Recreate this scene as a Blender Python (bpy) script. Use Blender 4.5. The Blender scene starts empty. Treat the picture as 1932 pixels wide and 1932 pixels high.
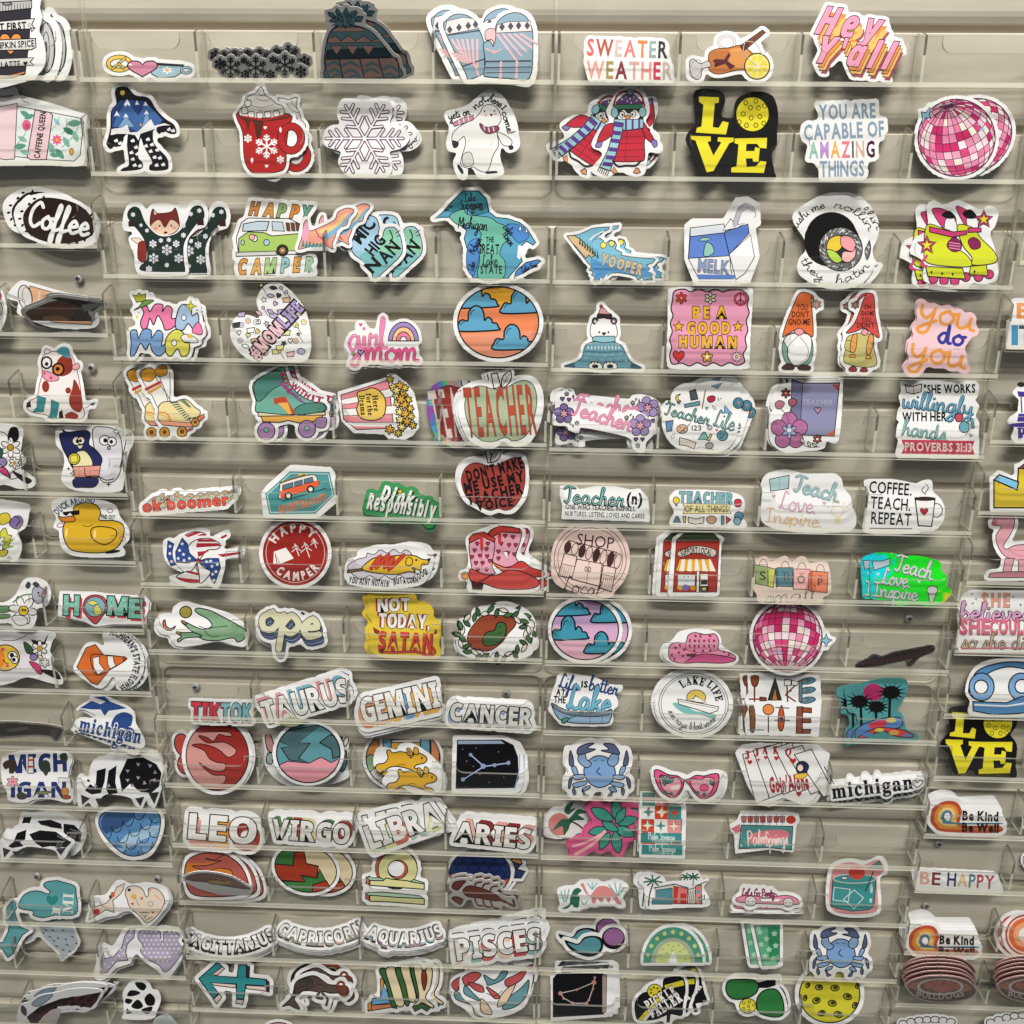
import bpy, math, random
import numpy as np
from mathutils import Matrix, Vector
from mathutils.geometry import tessellate_polygon

SC = bpy.context.scene
COL = SC.collection
# ------------------------------------------------------------------ camera
CAMP = np.array([-0.0012, -0.9128, -0.1057])
PITCH, YAW, ROLL, FOC = 0.33037, 0.03496, 0.00854, 1900.0
def _rx(a): c, s = math.cos(a), math.sin(a); return np.array([[1,0,0],[0,c,-s],[0,s,c]])
def _rz(a): c, s = math.cos(a), math.sin(a); return np.array([[c,-s,0],[s,c,0],[0,0,1]])
CR = _rz(YAW) @ _rx(math.pi/2 - PITCH) @ _rz(ROLL)
cd = bpy.data.cameras.new('camera'); cam = bpy.data.objects.new('camera', cd); COL.objects.link(cam)
cd.sensor_width = 36; cd.lens = 36*FOC/1932; cd.clip_start = .01; cd.clip_end = 50
cam.matrix_world = Matrix.Translation(Vector(CAMP)) @ Matrix(CR.tolist()).to_4x4()
SC.camera = cam
# ------------------------------------------------------------------ light: ceiling light fittings above and before the wall
w = bpy.data.worlds.new('World'); SC.world = w; w.use_nodes = True
w.node_tree.nodes['Background'].inputs[0].default_value = (.95, .97, 1, 1)
w.node_tree.nodes['Background'].inputs[1].default_value = .11
def area(name, loc, target, sx, sy, power, col=(1,.965,.91)):
    l = bpy.data.lights.new(name, 'AREA'); l.shape = 'RECTANGLE'; l.size = sx; l.size_y = sy; l.energy = power; l.color = col
    o = bpy.data.objects.new(name, l); COL.objects.link(o); o.location = loc
    o.rotation_euler = (Vector(target)-Vector(loc)).to_track_quat('-Z', 'Y').to_euler()
    o['label'] = 'bright ceiling light fitting above the sticker wall'; return o
area('ceiling_light', (.2, -3.3, 3.4), (0, 0, -.45), 2.0, .27, 188)
area('ceiling_light', (.25, -1.15, 2.6), (0, 0, -.5), 1.3, .13, 99)
area('ceiling_light', (-.6, -3.4, 2.3), (0, 0, -.5), 1.2, .25, 34)
SC.view_settings.view_transform = 'Standard'; SC.view_settings.look = 'None'
SC.view_settings.exposure = 0.0; SC.view_settings.gamma = 1
SC.render.engine = 'CYCLES'
cy = SC.cycles; cy.transparent_max_bounces = 40; cy.max_bounces = 8; cy.diffuse_bounces = 3; cy.glossy_bounces = 3
cy.caustics_reflective = False; cy.caustics_refractive = False

# ------------------------------------------------------------------ pixel maths (traced outlines are put on the real plane each thing lies in)
def ray(px, py):
    d = CR @ np.array([(px-966)/FOC, (966-py)/FOC, -1.0]); return d/np.linalg.norm(d)
def hit_y(px, py, Y):
    d = ray(px, py); return CAMP + d*((Y-CAMP[1])/d[1])
def lin(h):
    if len(h) == 3: h = ''.join(c+c for c in h)
    r = [int(h[i:i+2], 16)/255 for i in (0, 2, 4)]
    return tuple(c/12.92 if c <= .04045 else ((c+.055)/1.055)**2.4 for c in r) + (1,)

# ------------------------------------------------------------------ materials
def new_mat(name):
    m = bpy.data.materials.new(name); m.use_nodes = True
    nt = m.node_tree; return m, nt, nt.nodes['Principled BSDF'], nt.nodes['Material Output']
MATS = {}
def ink(h):
    if h in MATS: return MATS[h]
    m, nt, b, o = new_mat('vinyl_print_' + h); L = nt.links.new
    tc = nt.nodes.new('ShaderNodeTexCoord'); n = nt.nodes.new('ShaderNodeTexNoise'); n.inputs['Scale'].default_value = 55
    L(tc.outputs['Object'], n.inputs['Vector'])
    if h.startswith('holo'):  # iridescent sheen of the foil is painted into the base colour
        n.inputs['Scale'].default_value = 45; n.inputs['Distortion'].default_value = .8
        sp = nt.nodes.new('ShaderNodeSeparateXYZ'); L(tc.outputs['Object'], sp.inputs[0])
        m1 = nt.nodes.new('ShaderNodeMath'); m1.operation = 'MULTIPLY_ADD'; m1.inputs[1].default_value = 9.5; m1.inputs[2].default_value = .5; L(sp.outputs['X'], m1.inputs[0])
        m2 = nt.nodes.new('ShaderNodeMath'); m2.operation = 'MULTIPLY_ADD'; m2.inputs[1].default_value = .55; L(n.outputs['Fac'], m2.inputs[0]); L(m1.outputs[0], m2.inputs[2])
        m3 = nt.nodes.new('ShaderNodeMath'); m3.operation = 'SUBTRACT'; m3.inputs[1].default_value = .27; L(m2.outputs[0], m3.inputs[0])
        cr = nt.nodes.new('ShaderNodeValToRGB'); e = cr.color_ramp.elements; g = (.22,.24,.25,1)
        st = [(.02, g), (.12, (.05,.45,.6,1)), (.16,(.01,.72,.85,1)), (.24,(.01,.75,.70,1)), (.30,(.01,.80,.03,1)), (.80,(.02,.85,.02,1)), (.86,(.75,.8,.02,1)), (.93,(.85,.25,.38,1)), (1, g)] if h == 'holo2' else \
             [(.0, (.35,.1,.5,1)), (.06,(.1,.3,.8,1)), (.10,(.1,.7,.3,1)), (.14,(.8,.3,.3,1)), (.2,(.45,.45,.46,1)), (1,(.5,.5,.5,1))]
        e[0].position, e[0].color = st[0]; e[1].position, e[1].color = st[-1]
        for p, c in st[1:-1]:
            k = e.new(p); k.color = c
        L(m3.outputs[0], cr.inputs['Fac']); L(cr.outputs['Color'], b.inputs['Base Color'])
        b.inputs['Metallic'].default_value = .2; b.inputs['Roughness'].default_value = .25
    else:
        c = lin(h); g = .3*c[0]+.6*c[1]+.1*c[2]; c = tuple(min((x*.97+g*.03)*.85, .80) for x in c[:3]) + (1,)
        mx = nt.nodes.new('ShaderNodeMix'); mx.data_type = 'RGBA'
        mx.inputs[6].default_value = tuple(x*.94 for x in c[:3]) + (1,); mx.inputs[7].default_value = c
        L(n.outputs['Fac'], mx.inputs[0]); L(mx.outputs[2], b.inputs['Base Color'])
        b.inputs['Roughness'].default_value = .27; b.inputs['Specular IOR Level'].default_value = .38
    n2 = nt.nodes.new('ShaderNodeTexNoise'); n2.inputs['Scale'].default_value = 22; bp = nt.nodes.new('ShaderNodeBump')
    bp.inputs['Strength'].default_value = .03; bp.inputs['Distance'].default_value = .0015
    L(tc.outputs['Object'], n2.inputs['Vector']); L(n2.outputs['Fac'], bp.inputs['Height']); L(bp.outputs['Normal'], b.inputs['Normal'])
    MATS[h] = m; return m
def acrylic(name, tint, dif, diffac, rough, wav):
    m, nt, b, o = new_mat(name); L = nt.links.new; nt.nodes.remove(b)
    tr = nt.nodes.new('ShaderNodeBsdfTransparent'); tr.inputs[0].default_value = tint + (1,)
    df = nt.nodes.new('ShaderNodeBsdfDiffuse'); df.inputs[0].default_value = dif + (1,)
    m1 = nt.nodes.new('ShaderNodeMixShader'); m1.inputs[0].default_value = diffac
    gl = nt.nodes.new('ShaderNodeBsdfGlossy'); gl.inputs['Roughness'].default_value = rough; gl.inputs[0].default_value = (1,1,1,1)
    lw = nt.nodes.new('ShaderNodeLayerWeight'); pw = nt.nodes.new('ShaderNodeMath'); pw.operation = 'POWER'; pw.inputs[1].default_value = 5
    fr = nt.nodes.new('ShaderNodeMath'); fr.operation = 'MULTIPLY_ADD'; fr.inputs[1].default_value = .9; fr.inputs[2].default_value = .035
    L(lw.outputs['Facing'], pw.inputs[0]); L(pw.outputs[0], fr.inputs[0])
    tc = nt.nodes.new('ShaderNodeTexCoord'); n = nt.nodes.new('ShaderNodeTexNoise'); n.inputs['Scale'].default_value = 9
    bp = nt.nodes.new('ShaderNodeBump'); bp.inputs['Strength'].default_value = wav; bp.inputs['Distance'].default_value = .01
    m2 = nt.nodes.new('ShaderNodeMixShader')
    # smears and scuffs left on the plastic
    sm = nt.nodes.new('ShaderNodeTexNoise'); sm.inputs['Scale'].default_value = 14; sm.inputs['Detail'].default_value = 6
    rmp = nt.nodes.new('ShaderNodeMapRange'); rmp.inputs[1].default_value = .5; rmp.inputs[2].default_value = .8
    rmp.inputs[3].default_value = diffac; rmp.inputs[4].default_value = min(1, diffac + .005)
    L(tc.outputs['Object'], n.inputs['Vector']); L(tc.outputs['Object'], sm.inputs['Vector']); L(sm.outputs['Fac'], rmp.inputs[0]); L(rmp.outputs[0], m1.inputs[0])
    L(n.outputs['Fac'], bp.inputs['Height']); L(bp.outputs['Normal'], gl.inputs['Normal'])
    L(tr.outputs[0], m1.inputs[1]); L(df.outputs[0], m1.inputs[2])
    L(fr.outputs[0], m2.inputs[0]); L(m1.outputs[0], m2.inputs[1]); L(gl.outputs[0], m2.inputs[2]); L(m2.outputs[0], o.inputs['Surface'])
    return m
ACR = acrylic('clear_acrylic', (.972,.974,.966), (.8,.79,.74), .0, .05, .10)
EDGE = acrylic('acrylic_cut_edge', (.88,.87,.79), (.97,.95,.84), .45, .15, .3)  # cream diffuse painted in for light gathered at the cut edges
DARK = acrylic('acrylic_painted_shade_edge', (.36,.35,.31), (.22,.21,.18), .36, .12, .3)  # shade painted in as dark tint on upper divider and panel edges

LIT = acrylic('acrylic_painted_light_edge', (.92,.90,.80), (1.0,.97,.86), .46, .12, .3)  # bright cream painted in for light caught by shelf and lower edges
NOTCH = acrylic('acrylic_notch_edge', (.52,.52,.48), (.40,.39,.35), .34, .12, .3)  # grey paints in the dark look of the clear lip's upper edges
# ------------------------------------------------------------------ mesh helpers
def link_mesh(name, vs, fs, mats, mi=None, parent=None, smooth=False):
    me = bpy.data.meshes.new(name); me.from_pydata([tuple(v) for v in vs], [], [tuple(f) for f in fs])
    for m in mats: me.materials.append(m)
    if mi is not None: me.polygons.foreach_set('material_index', mi)
    me.update(); o = bpy.data.objects.new(name, me); COL.objects.link(o)
    if parent is not None: o.parent = parent
    return o
class MB:
    def __init__(s): s.v = []; s.f = []; s.m = []
    def box(s, x0, x1, y0, y1, z0, z1, fm=0, em=1, face='y'):
        b = len(s.v)
        s.v += [(x0,y0,z0),(x1,y0,z0),(x1,y1,z0),(x0,y1,z0),(x0,y0,z1),(x1,y0,z1),(x1,y1,z1),(x0,y1,z1)]
        q = [((0,1,5,4),'y'),((2,3,7,6),'y'),((1,2,6,5),'x'),((3,0,4,7),'x'),((0,3,2,1),'z'),((4,5,6,7),'z')]
        for idx, ax in q: s.f.append([b+i for i in idx]); s.m.append(fm if ax == face else em)
    def prism(s, poly, t0, t1, plane='xz', fm=0, em=1, edgefn=None):
        n = len(poly); b = len(s.v)
        P = (lambda a, c, t: (a, t, c)) if plane == 'xz' else (lambda a, c, t: (t, a, c))
        for t in (t0, t1):
            for a, c in poly: s.v.append(P(a, c, t))
        for tri in tessellate_polygon([[Vector((a, c, 0)) for a, c in poly]]):
            s.f.append([b+i for i in tri]); s.m.append(fm); s.f.append([b+n+i for i in reversed(tri)]); s.m.append(fm)
        for i in range(n):
            j = (i+1) % n; s.f.append([b+i, b+j, b+n+j, b+n+i])
            s.m.append(em if edgefn is None else edgefn(poly[i], poly[j]))
    def build(s, name, mats, parent=None):
        o = link_mesh(name, s.v, s.f, mats, s.m, parent)
        import bmesh
        bm = bmesh.new(); bm.from_mesh(o.data); bmesh.ops.recalc_face_normals(bm, faces=bm.faces); bm.to_mesh(o.data); bm.free()
        return o
def tag(o, label, cat, group=None, kind=None):
    if label: o['label'] = label
    if cat: o['category'] = cat
    if group: o['group'] = group
    if kind: o['kind'] = kind
    return o
def empty(name, loc):
    o = bpy.data.objects.new(name, None); o.empty_display_size = .02; COL.objects.link(o); o.location = loc; return o
def arc(cx, cz, r, a0, a1, n=6):
    return [(cx+r*math.cos(math.radians(a0+(a1-a0)*i/n)), cz+r*math.sin(math.radians(a0+(a1-a0)*i/n))) for i in range(n+1)]

# ------------------------------------------------------------------ slat wall
def seam_x(y): return 1052 - .0212*y
GY = [51,240,420,603,757,905,1040,1172,1300,1421,1534,1640,1740,1835,1925]
GZ = [hit_y(seam_x(y), y, 0)[2] for y in GY]
GZ = [GZ[0]+.0762*k for k in (4,3,2,1)] + GZ + [GZ[-1]-.0762*k for k in (1,2,3,4,5)]
m, nt, b, o = new_mat('beige_slat_laminate'); L = nt.links.new
tc = nt.nodes.new('ShaderNodeTexCoord'); mp = nt.nodes.new('ShaderNodeMapping'); mp.inputs['Scale'].default_value = (5, 30, 30)
n = nt.nodes.new('ShaderNodeTexNoise'); n.inputs['Scale'].default_value = 3; n.inputs['Detail'].default_value = 5
cr = nt.nodes.new('ShaderNodeValToRGB'); cr.color_ramp.elements[0].color = lin('cdc5b5'); cr.color_ramp.elements[1].color = lin('dbd3c5')
cr.color_ramp.elements[0].position = .3; cr.color_ramp.elements[1].position = .7
n2 = nt.nodes.new('ShaderNodeTexNoise'); n2.inputs['Scale'].default_value = 900; bp = nt.nodes.new('ShaderNodeBump'); bp.inputs['Strength'].default_value = .12; bp.inputs['Distance'].default_value = .0006
L(tc.outputs['Object'], mp.inputs[0]); L(mp.outputs[0], n.inputs['Vector']); L(n.outputs['Fac'], cr.inputs[0]); L(cr.outputs[0], b.inputs['Base Color'])
L(tc.outputs['Object'], n2.inputs['Vector']); L(n2.outputs['Fac'], bp.inputs['Height']); L(bp.outputs[0], b.inputs['Normal'])
b.inputs['Roughness'].default_value = .42; b.inputs['Specular IOR Level'].default_value = .4
prof = [(0.0, .35)]
for z in GZ:
    prof += [(0, z+.013), (.0008, z+.0090), (.0026, z+.0044), (.0040, z+.0036), (.0100, z+.0036), (.0100, z-.0030), (.0018, z-.0030), (.0005, z-.0034), (0, z-.0042)]
prof += [(0, -1.5)]
X0, X1 = -1.3, 1.3; vs = []; fs = []
for yy, zz in prof: vs += [(X0, yy, zz), (X1, yy, zz)]
for i in range(len(prof)-1): fs.append((2*i, 2*i+2, 2*i+3, 2*i+1))
nb = len(vs); vs += [(X0, .02, .35), (X1, .02, .35), (X0, .02, -1.5), (X1, .02, -1.5)]
fs += [(nb, nb+1, nb+3, nb+2), (0, 1, nb+1, nb), (nb-2, nb+2, nb+3, nb-1)]
wall = link_mesh('slat_wall', vs, fs, [m]); tag(wall, 'beige slat wall with horizontal grooves behind the acrylic racks', 'wall')

# ------------------------------------------------------------------ acrylic racks
W = .3925; LIPY = -.0275; TH = .0026; FT = .0036
m, nt, b, o = new_mat('screw_steel'); b.inputs['Metallic'].default_value = .55; b.inputs['Roughness'].default_value = .35; b.inputs['Base Color'].default_value = (.5,.5,.5,1); STEEL = m
n = nt.nodes.new('ShaderNodeTexNoise'); n.inputs['Scale'].default_value = 400; nt.links.new(n.outputs['Fac'], b.inputs['Roughness'])
m, nt, b, o = new_mat('screw_slot'); b.inputs['Base Color'].default_value = (.01,.01,.01,1); SLOT = m
ROWS = {0: [], 1: [], 2: [], 3: []}        # floor heights per column
def rounded(x0, x1, z0, z1, r, top, bot):
    p = []
    p += arc(x1-r, z0+r, r, -90, 0) if bot else [(x1, z0)]
    p += arc(x1-r, z1-r, r, 0, 90) if top else [(x1, z1)]
    p += arc(x0+r, z1-r, r, 90, 180) if top else [(x0, z1)]
    p += arc(x0+r, z0+r, r, 180, 270) if bot else [(x0, z0)]
    return p
def screw(x, z, parent):
    mb = MB(); k = 14; ring = lambda r, y: [(x+r*math.cos(2*math.pi*i/k), y, z+r*math.sin(2*math.pi*i/k)) for i in range(k)]
    mb.v = ring(.0042, -.0042) + ring(.0036, -.0056) + ring(.0018, -.0062) + [(x, -.0063, z)]
    for a in range(2):
        for i in range(k): j = (i+1) % k; mb.f.append((a*k+i, a*k+j, a*k+k+j, a*k+k+i)); mb.m.append(0)
    for i in range(k): mb.f.append((2*k+i, 2*k+(i+1) % k, 3*k)); mb.m.append(0)
    for w_, h_ in ((.0022,.0005),(.0005,.0022)): mb.box(x-w_, x+w_, -.00665, -.0060, z-h_, z+h_, 1, 1)
    o = mb.build('screw', [STEEL, SLOT], parent); o.matrix_parent_inverse = Matrix.Translation(-parent.location); return o
def rack(col, ztop, zbot, row_z, label, screws=(), top=True, bot=True):
    x0, x1 = (col-2)*W + .0012, (col-1)*W - .0012
    root = empty('acrylic_rack', ((x0+x1)/2, -.003, zbot)); tag(root, label, 'sticker rack', 'clear acrylic sticker racks')
    inv = Matrix.Translation(-root.location)
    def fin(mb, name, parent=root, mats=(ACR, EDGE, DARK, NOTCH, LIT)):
        o = mb.build(name, list(mats), parent)
        if parent is root: o.matrix_parent_inverse = inv
        return o
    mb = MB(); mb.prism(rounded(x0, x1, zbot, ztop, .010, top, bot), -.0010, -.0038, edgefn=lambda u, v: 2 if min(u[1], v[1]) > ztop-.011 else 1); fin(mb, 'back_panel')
    n = 4; dx = (x1-x0-TH)/n
    for zf in row_z:
        ROWS[col].append(zf)
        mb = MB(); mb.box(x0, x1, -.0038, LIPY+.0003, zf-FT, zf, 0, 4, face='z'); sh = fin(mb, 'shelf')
        # front lip with a finger notch before every pocket
        H = .0335; h = .0215; p = [(x0, zf-FT-.0022), (x1, zf-FT-.0022)]
        for k in range(n-1, -1, -1):
            a, c = x0+TH+k*dx, x0+k*dx+dx
            p += [(c+TH*(k == n-1), zf+H), (c-.011, zf+H)]
            p += arc(c-.019, zf+h+.008, .008, 0, -90, 5) + arc(a+.019, zf+h+.008, .008, 270, 180, 5)
            p += [(a+.011, zf+H), (a-TH*(k == 0), zf+H)]
        # drop doubled points
        q = [p[0]]
        for t in p[1:]:
            if abs(t[0]-q[-1][0])+abs(t[1]-q[-1][1]) > 1e-6: q.append(t)
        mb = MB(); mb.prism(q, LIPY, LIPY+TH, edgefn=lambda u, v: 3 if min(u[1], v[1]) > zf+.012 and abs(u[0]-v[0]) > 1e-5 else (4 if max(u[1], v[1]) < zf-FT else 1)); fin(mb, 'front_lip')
        for k in range(n+1):
            xa = x0 + k*dx; mb = MB()
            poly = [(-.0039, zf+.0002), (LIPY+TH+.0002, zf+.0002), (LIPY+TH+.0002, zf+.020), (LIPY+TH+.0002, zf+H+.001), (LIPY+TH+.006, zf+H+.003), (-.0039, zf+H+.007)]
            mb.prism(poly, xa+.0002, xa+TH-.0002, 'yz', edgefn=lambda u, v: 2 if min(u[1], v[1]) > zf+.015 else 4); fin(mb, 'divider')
    for sx, sz in screws: screw(sx, sz, root)
    return root
def zrow(x, y): return hit_y(x, y, LIPY)[2] + FT + .0022
def zp(x, y): return hit_y(x, y, -.004)[2]
def scr(x, y): h = hit_y(x, y, -.004); return (h[0], h[2])
sx_ = seam_x
rack(1, zp(1045,-60), zp(1040,368), [zrow(1042,y) for y in (165,345)], 'clear acrylic rack holding the hats, mittens and yeti stickers, top left of centre', top=False)
rack(2, zp(1055,-60), zp(1050,369), [zrow(1060,y) for y in (166,345)], 'clear acrylic rack holding the penguin and pink disco ball stickers, top right', top=False)
rack(1, zp(1040,415), zp(1020,1268), [zrow(1030,y) for y in (540,697,848,993,1126,1253)], 'clear acrylic rack from the fox sweater down to the green hand sticker', [scr(1205,1000)][:0])
rack(2, zp(1045,415), zp(1030,1270), [zrow(1045,y) for y in (541,706,856,998,1130,1256)], 'clear acrylic rack from the milk carton down to the pink cowboy hat sticker', [scr(1715,1166)])
rack(1, zp(1015,1277), zp(1010,2000), [zrow(1015,y) for y in (1378,1506,1620,1729,1833,1932)], 'clear acrylic rack of zodiac stickers, bottom left of centre', [scr(369,1295), scr(955,1307)])
rack(2, zp(1025,1277), zp(1020,2000), [zrow(1030,y) for y in (1387,1508,1622,1729,1833,1932)], 'clear acrylic rack of lake, crab and palm stickers, bottom right of centre', [])
rack(0, zp(150,-60), zp(150,658), [zrow(100,y) for y in (157,318,473,640)], 'clear acrylic rack of coffee stickers at the top left edge', [scr(148,525)], top=False)
rack(0, zp(150,663), zp(150,1480), [zrow(180,y) for y in (803,941,1068,1195,1312,1421)], 'clear acrylic rack of cow, duck and traffic cone stickers at the left edge', [scr(173,693)])
rack(0, zp(250,1484), zp(250,2040), [zrow(250,y) for y in (1533,1634,1754,1846,1945)], 'clear acrylic rack of state map stickers at the bottom left', [scr(70,1652), scr(297,1657)])
rack(3, zp(1900,-60), zp(1900,690), [zrow(1900,y) for y in (180,345,505,664)], 'clear acrylic rack cut off by the right edge, beside the roller skates', top=False)
rack(3, zp(1900,700), zp(1900,1492), [zrow(1870,y) for y in (842,976,1108,1238,1358,1476)], 'clear acrylic rack of flamingo and black and yellow stickers at the right edge', [])
rack(3, zp(1900,1496), zp(1900,2040), [zrow(1860,y) for y in (1585,1689,1807,1906)], 'clear acrylic rack of rainbow stickers at the bottom right', [scr(1771,1591), scr(1747,1708)])

# ------------------------------------------------------------------ sticker drawing: flat printed shapes on a thick die-cut vinyl blank
GL = {}
GSC = bpy.data.scenes.new('glyph_workshop')
FONTS = {'s': (0x1D400, 0x1D41A), 'c': (0x1D4D0, 0x1D4EA), 'b': (0x1D5D4, 0x1D5EE), 'i': (0x1D63C, 0x1D656), 'h': (0x1D608, 0x1D622)}
def glyph(ch, font, off):
    key = (ch, font, off)
    if key in GL: return GL[key]
    c2 = ch
    if font in FONTS and ch.isalpha() and ord(ch) < 128:
        A, a = FONTS[font]; c2 = chr(A+ord(ch)-65) if ch.isupper() else chr(a+ord(ch)-97)
    cu = bpy.data.curves.new('glyph', 'FONT'); cu.body = c2; cu.resolution_u = 2; cu.offset = off
    ob = bpy.data.objects.new('glyph', cu); GSC.collection.objects.link(ob); vl = GSC.view_layers[0]; vl.update()
    me = ob.evaluated_get(vl.depsgraph).to_mesh()
    v = [(p.co.x, p.co.y) for p in me.vertices]; t = []
    for p in me.polygons:
        q = list(p.vertices)
        for i in range(1, len(q)-1): t.append((q[0], q[i], q[i+1]))
    bpy.data.objects.remove(ob); bpy.data.curves.remove(cu)
    GL[key] = (v, t); return GL[key]
# single-line handwriting: x-height 1, ascender 2, descender -1; 'points / points | advance'
HAND = {}
for ln in """a 75,88 40,100 8,50 28,3 60,28 78,90 77,22 100,6|100
b 5,40 40,190 25,200 15,100 18,8 50,2 80,50 50,95 25,60|85
c 75,80 45,100 10,50 35,2 80,20|80
d 75,85 40,100 8,50 28,3 60,28 78,200 77,22 100,6|100
e 8,45 70,62 45,100 10,50 35,2 85,22|85
f 0,10 50,170 38,200 20,100 12,-80 -5,-90 5,-20 60,15|60
g 75,88 40,100 8,50 28,5 60,28 78,90 70,-60 40,-98 15,-70 95,10|95
h 5,0 20,100 45,190 28,200 15,100 12,0 20,60 52,100 65,70 65,15 88,6|88
i 5,20 20,95 18,20 42,6/20,140 21,142|40
j 20,95 15,-60 -10,-95 -30,-70 35,10/20,140 21,142|35
k 5,0 20,100 45,190 28,200 15,100 12,0/70,95 18,45 50,40 62,12 85,6|82
l 0,20 42,170 32,200 16,120 20,15 50,8|46
m 2,95 10,0 20,70 45,100 55,70 53,0 65,75 92,100 102,70 100,15 125,6|122
n 2,95 10,0 22,70 52,100 65,70 64,15 90,6|88
o 50,98 12,60 22,8 60,5 82,55 50,98 62,82 98,88|92
p 5,95 8,-95/8,50 40,100 80,55 50,2 10,20|86
q 75,88 40,100 8,50 28,5 60,28 78,90 76,-95 98,-60|98
r 2,10 18,100 28,82 62,88 52,20 75,6|74
s 5,10 45,100 58,50 40,4 8,14 70,10|68
t 25,180 20,30 35,4 62,18/0,115 55,122|56
u 5,95 8,20 35,3 65,40 72,95 72,20 98,6|95
v 5,95 22,20 40,3 70,60 68,98 95,85|85
w 5,95 12,10 40,15 52,80 55,12 85,15 98,92 118,85|108
x 5,90 70,5/70,95 5,5|78
y 5,95 10,40 40,15 68,60 74,95 62,-60 30,-95 10,-65 92,10|92
z 8,95 70,95 10,5 80,8|82
T 5,170 45,195 120,185/68,190 62,60 40,5 15,20|95
L 90,175 60,200 40,120 25,15 8,25 30,35 70,5 105,20|100
C 105,165 75,200 25,140 15,50 50,2 100,40|102
S 85,170 50,200 25,150 75,70 50,5 5,25|88
I 10,190 75,192/45,190 40,5/5,5 80,8|85
M 5,0 15,190 55,60 100,190 105,5|115
H 10,195 12,0/80,195 78,0/10,95 80,105|92
P 15,195 12,0/5,170 60,200 95,140 55,95 15,100|98
D 15,195 12,0/2,190 70,185 100,95 60,5 5,5|105
R 15,195 12,0/5,170 60,200 95,150 55,100 20,100 70,30 105,5|104
G 105,165 75,200 25,140 15,50 50,2 95,30 95,90 60,90|105
A 5,0 50,195 95,0/22,75 82,75|100
B 12,195 10,0/5,190 70,190 70,110 15,105 90,85 80,5 10,4|95
E 90,185 40,195 25,140 65,105 20,80 20,15 95,15|95
O 55,198 10,120 45,2 100,70 60,198|108
. 10,8 14,4|28
, 14,14 4,-25|28
' 10,200 8,165|24
! 10,200 12,60/12,8 13,4|30
- 10,80 50,80|60
& 90,10 20,150 50,195 65,150 10,50 40,2 90,70|98""".split('\n'):
    k = ln[0]; body, adv = ln[2:].split('|')
    HAND[k] = ([[tuple(float(t)/100 for t in p.split(',')) for p in s.split()] for s in body.split('/')], float(adv)/100)

def catmull(pts, closed, n=5):
    P = [np.array(p, float) for p in pts]; m = len(P); out = []
    if m < 3: return [tuple(p) for p in P]
    for i in range(m if closed else m-1):
        if closed: a, b_, c, d = P[i-1], P[i], P[(i+1) % m], P[(i+2) % m]
        else: a, b_, c, d = P[max(i-1, 0)], P[i], P[i+1], P[min(i+2, m-1)]
        for k in range(n):
            t = k/n
            out.append(tuple(.5*((2*b_)+(c-a)*t+(2*a-5*b_+4*c-d)*t*t+(3*b_-a-3*c+d)*t**3)))
    if not closed: out.append(tuple(P[-1]))
    return out
def ribbon(pts, w, closed=False, cap=True):
    q = [pts[0]]
    for p in pts[1:]:
        if math.hypot(p[0]-q[-1][0], p[1]-q[-1][1]) > 1e-3: q.append(p)
    if closed and len(q) > 2 and math.hypot(q[0][0]-q[-1][0], q[0][1]-q[-1][1]) < 1e-3: q.pop()
    n = len(q)
    if n == 1: q = [q[0], (q[0][0]+.5, q[0][1])]; n = 2
    h = w/2; V = []; T = []
    for i in range(n):
        a = q[i-1] if (i or closed) else None; b_ = q[(i+1) % n] if (i < n-1 or closed) else None; p = q[i]
        def nrm(u, v):
            dx, dy = v[0]-u[0], v[1]-u[1]; l = math.hypot(dx, dy) or 1; return (-dy/l, dx/l)
        n1 = nrm(a, p) if a else None; n2 = nrm(p, b_) if b_ else None
        if n1 is None: m = n2
        elif n2 is None: m = n1
        else:
            m = (n1[0]+n2[0], n1[1]+n2[1]); l2 = m[0]**2+m[1]**2
            k = 2/l2 if l2 > .5 else 2/.5/(1)
            k = min(k, 1.6); m = (m[0]*k, m[1]*k) if l2 > 1e-6 else n1
        V += [(p[0]+m[0]*h, p[1]+m[1]*h), (p[0]-m[0]*h, p[1]-m[1]*h)]
    for i in range(n if closed else n-1):
        j = (i+1) % n; T += [(2*i, 2*j, 2*i+1), (2*i+1, 2*j, 2*j+1)]
    if cap and not closed:
        for i, s in ((0, 1), (n-1, -1)):
            c = q[i]; u = V[2*i]; b0 = len(V); V.append(c); ang = math.atan2(u[1]-c[1], u[0]-c[0]); K = 4
            for k in range(K+1):
                t = ang + s*math.pi*k/K; V.append((c[0]+h*math.cos(t), c[1]+h*math.sin(t)))
            for k in range(K): T.append((b0, b0+1+k, b0+2+k))
    return V, T
def ell(cx, cy, rx, ry, rot=0, n=None):
    n = n or int(max(10, min(44, 8+max(abs(rx), abs(ry))*.14))); r = math.radians(-rot); c, s = math.cos(r), math.sin(r)
    return [(cx+rx*math.cos(a)*c-ry*math.sin(a)*s, cy+rx*math.cos(a)*s+ry*math.sin(a)*c) for a in [2*math.pi*i/n for i in range(n)]]
def star(n, r2, off=-90): return [((1 if i % 2 == 0 else r2)*math.cos(math.radians(off+180*i/n)), (1 if i % 2 == 0 else r2)*math.sin(math.radians(off+180*i/n))) for i in range(2*n)]
def flow(n, r0=.55): return [((r0+(1-r0)*abs(math.cos(n*t/2)))*math.sin(t), -(r0+(1-r0)*abs(math.cos(n*t/2)))*math.cos(t)) for t in [2*math.pi*i/(n*6) for i in range(n*6)]]
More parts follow.
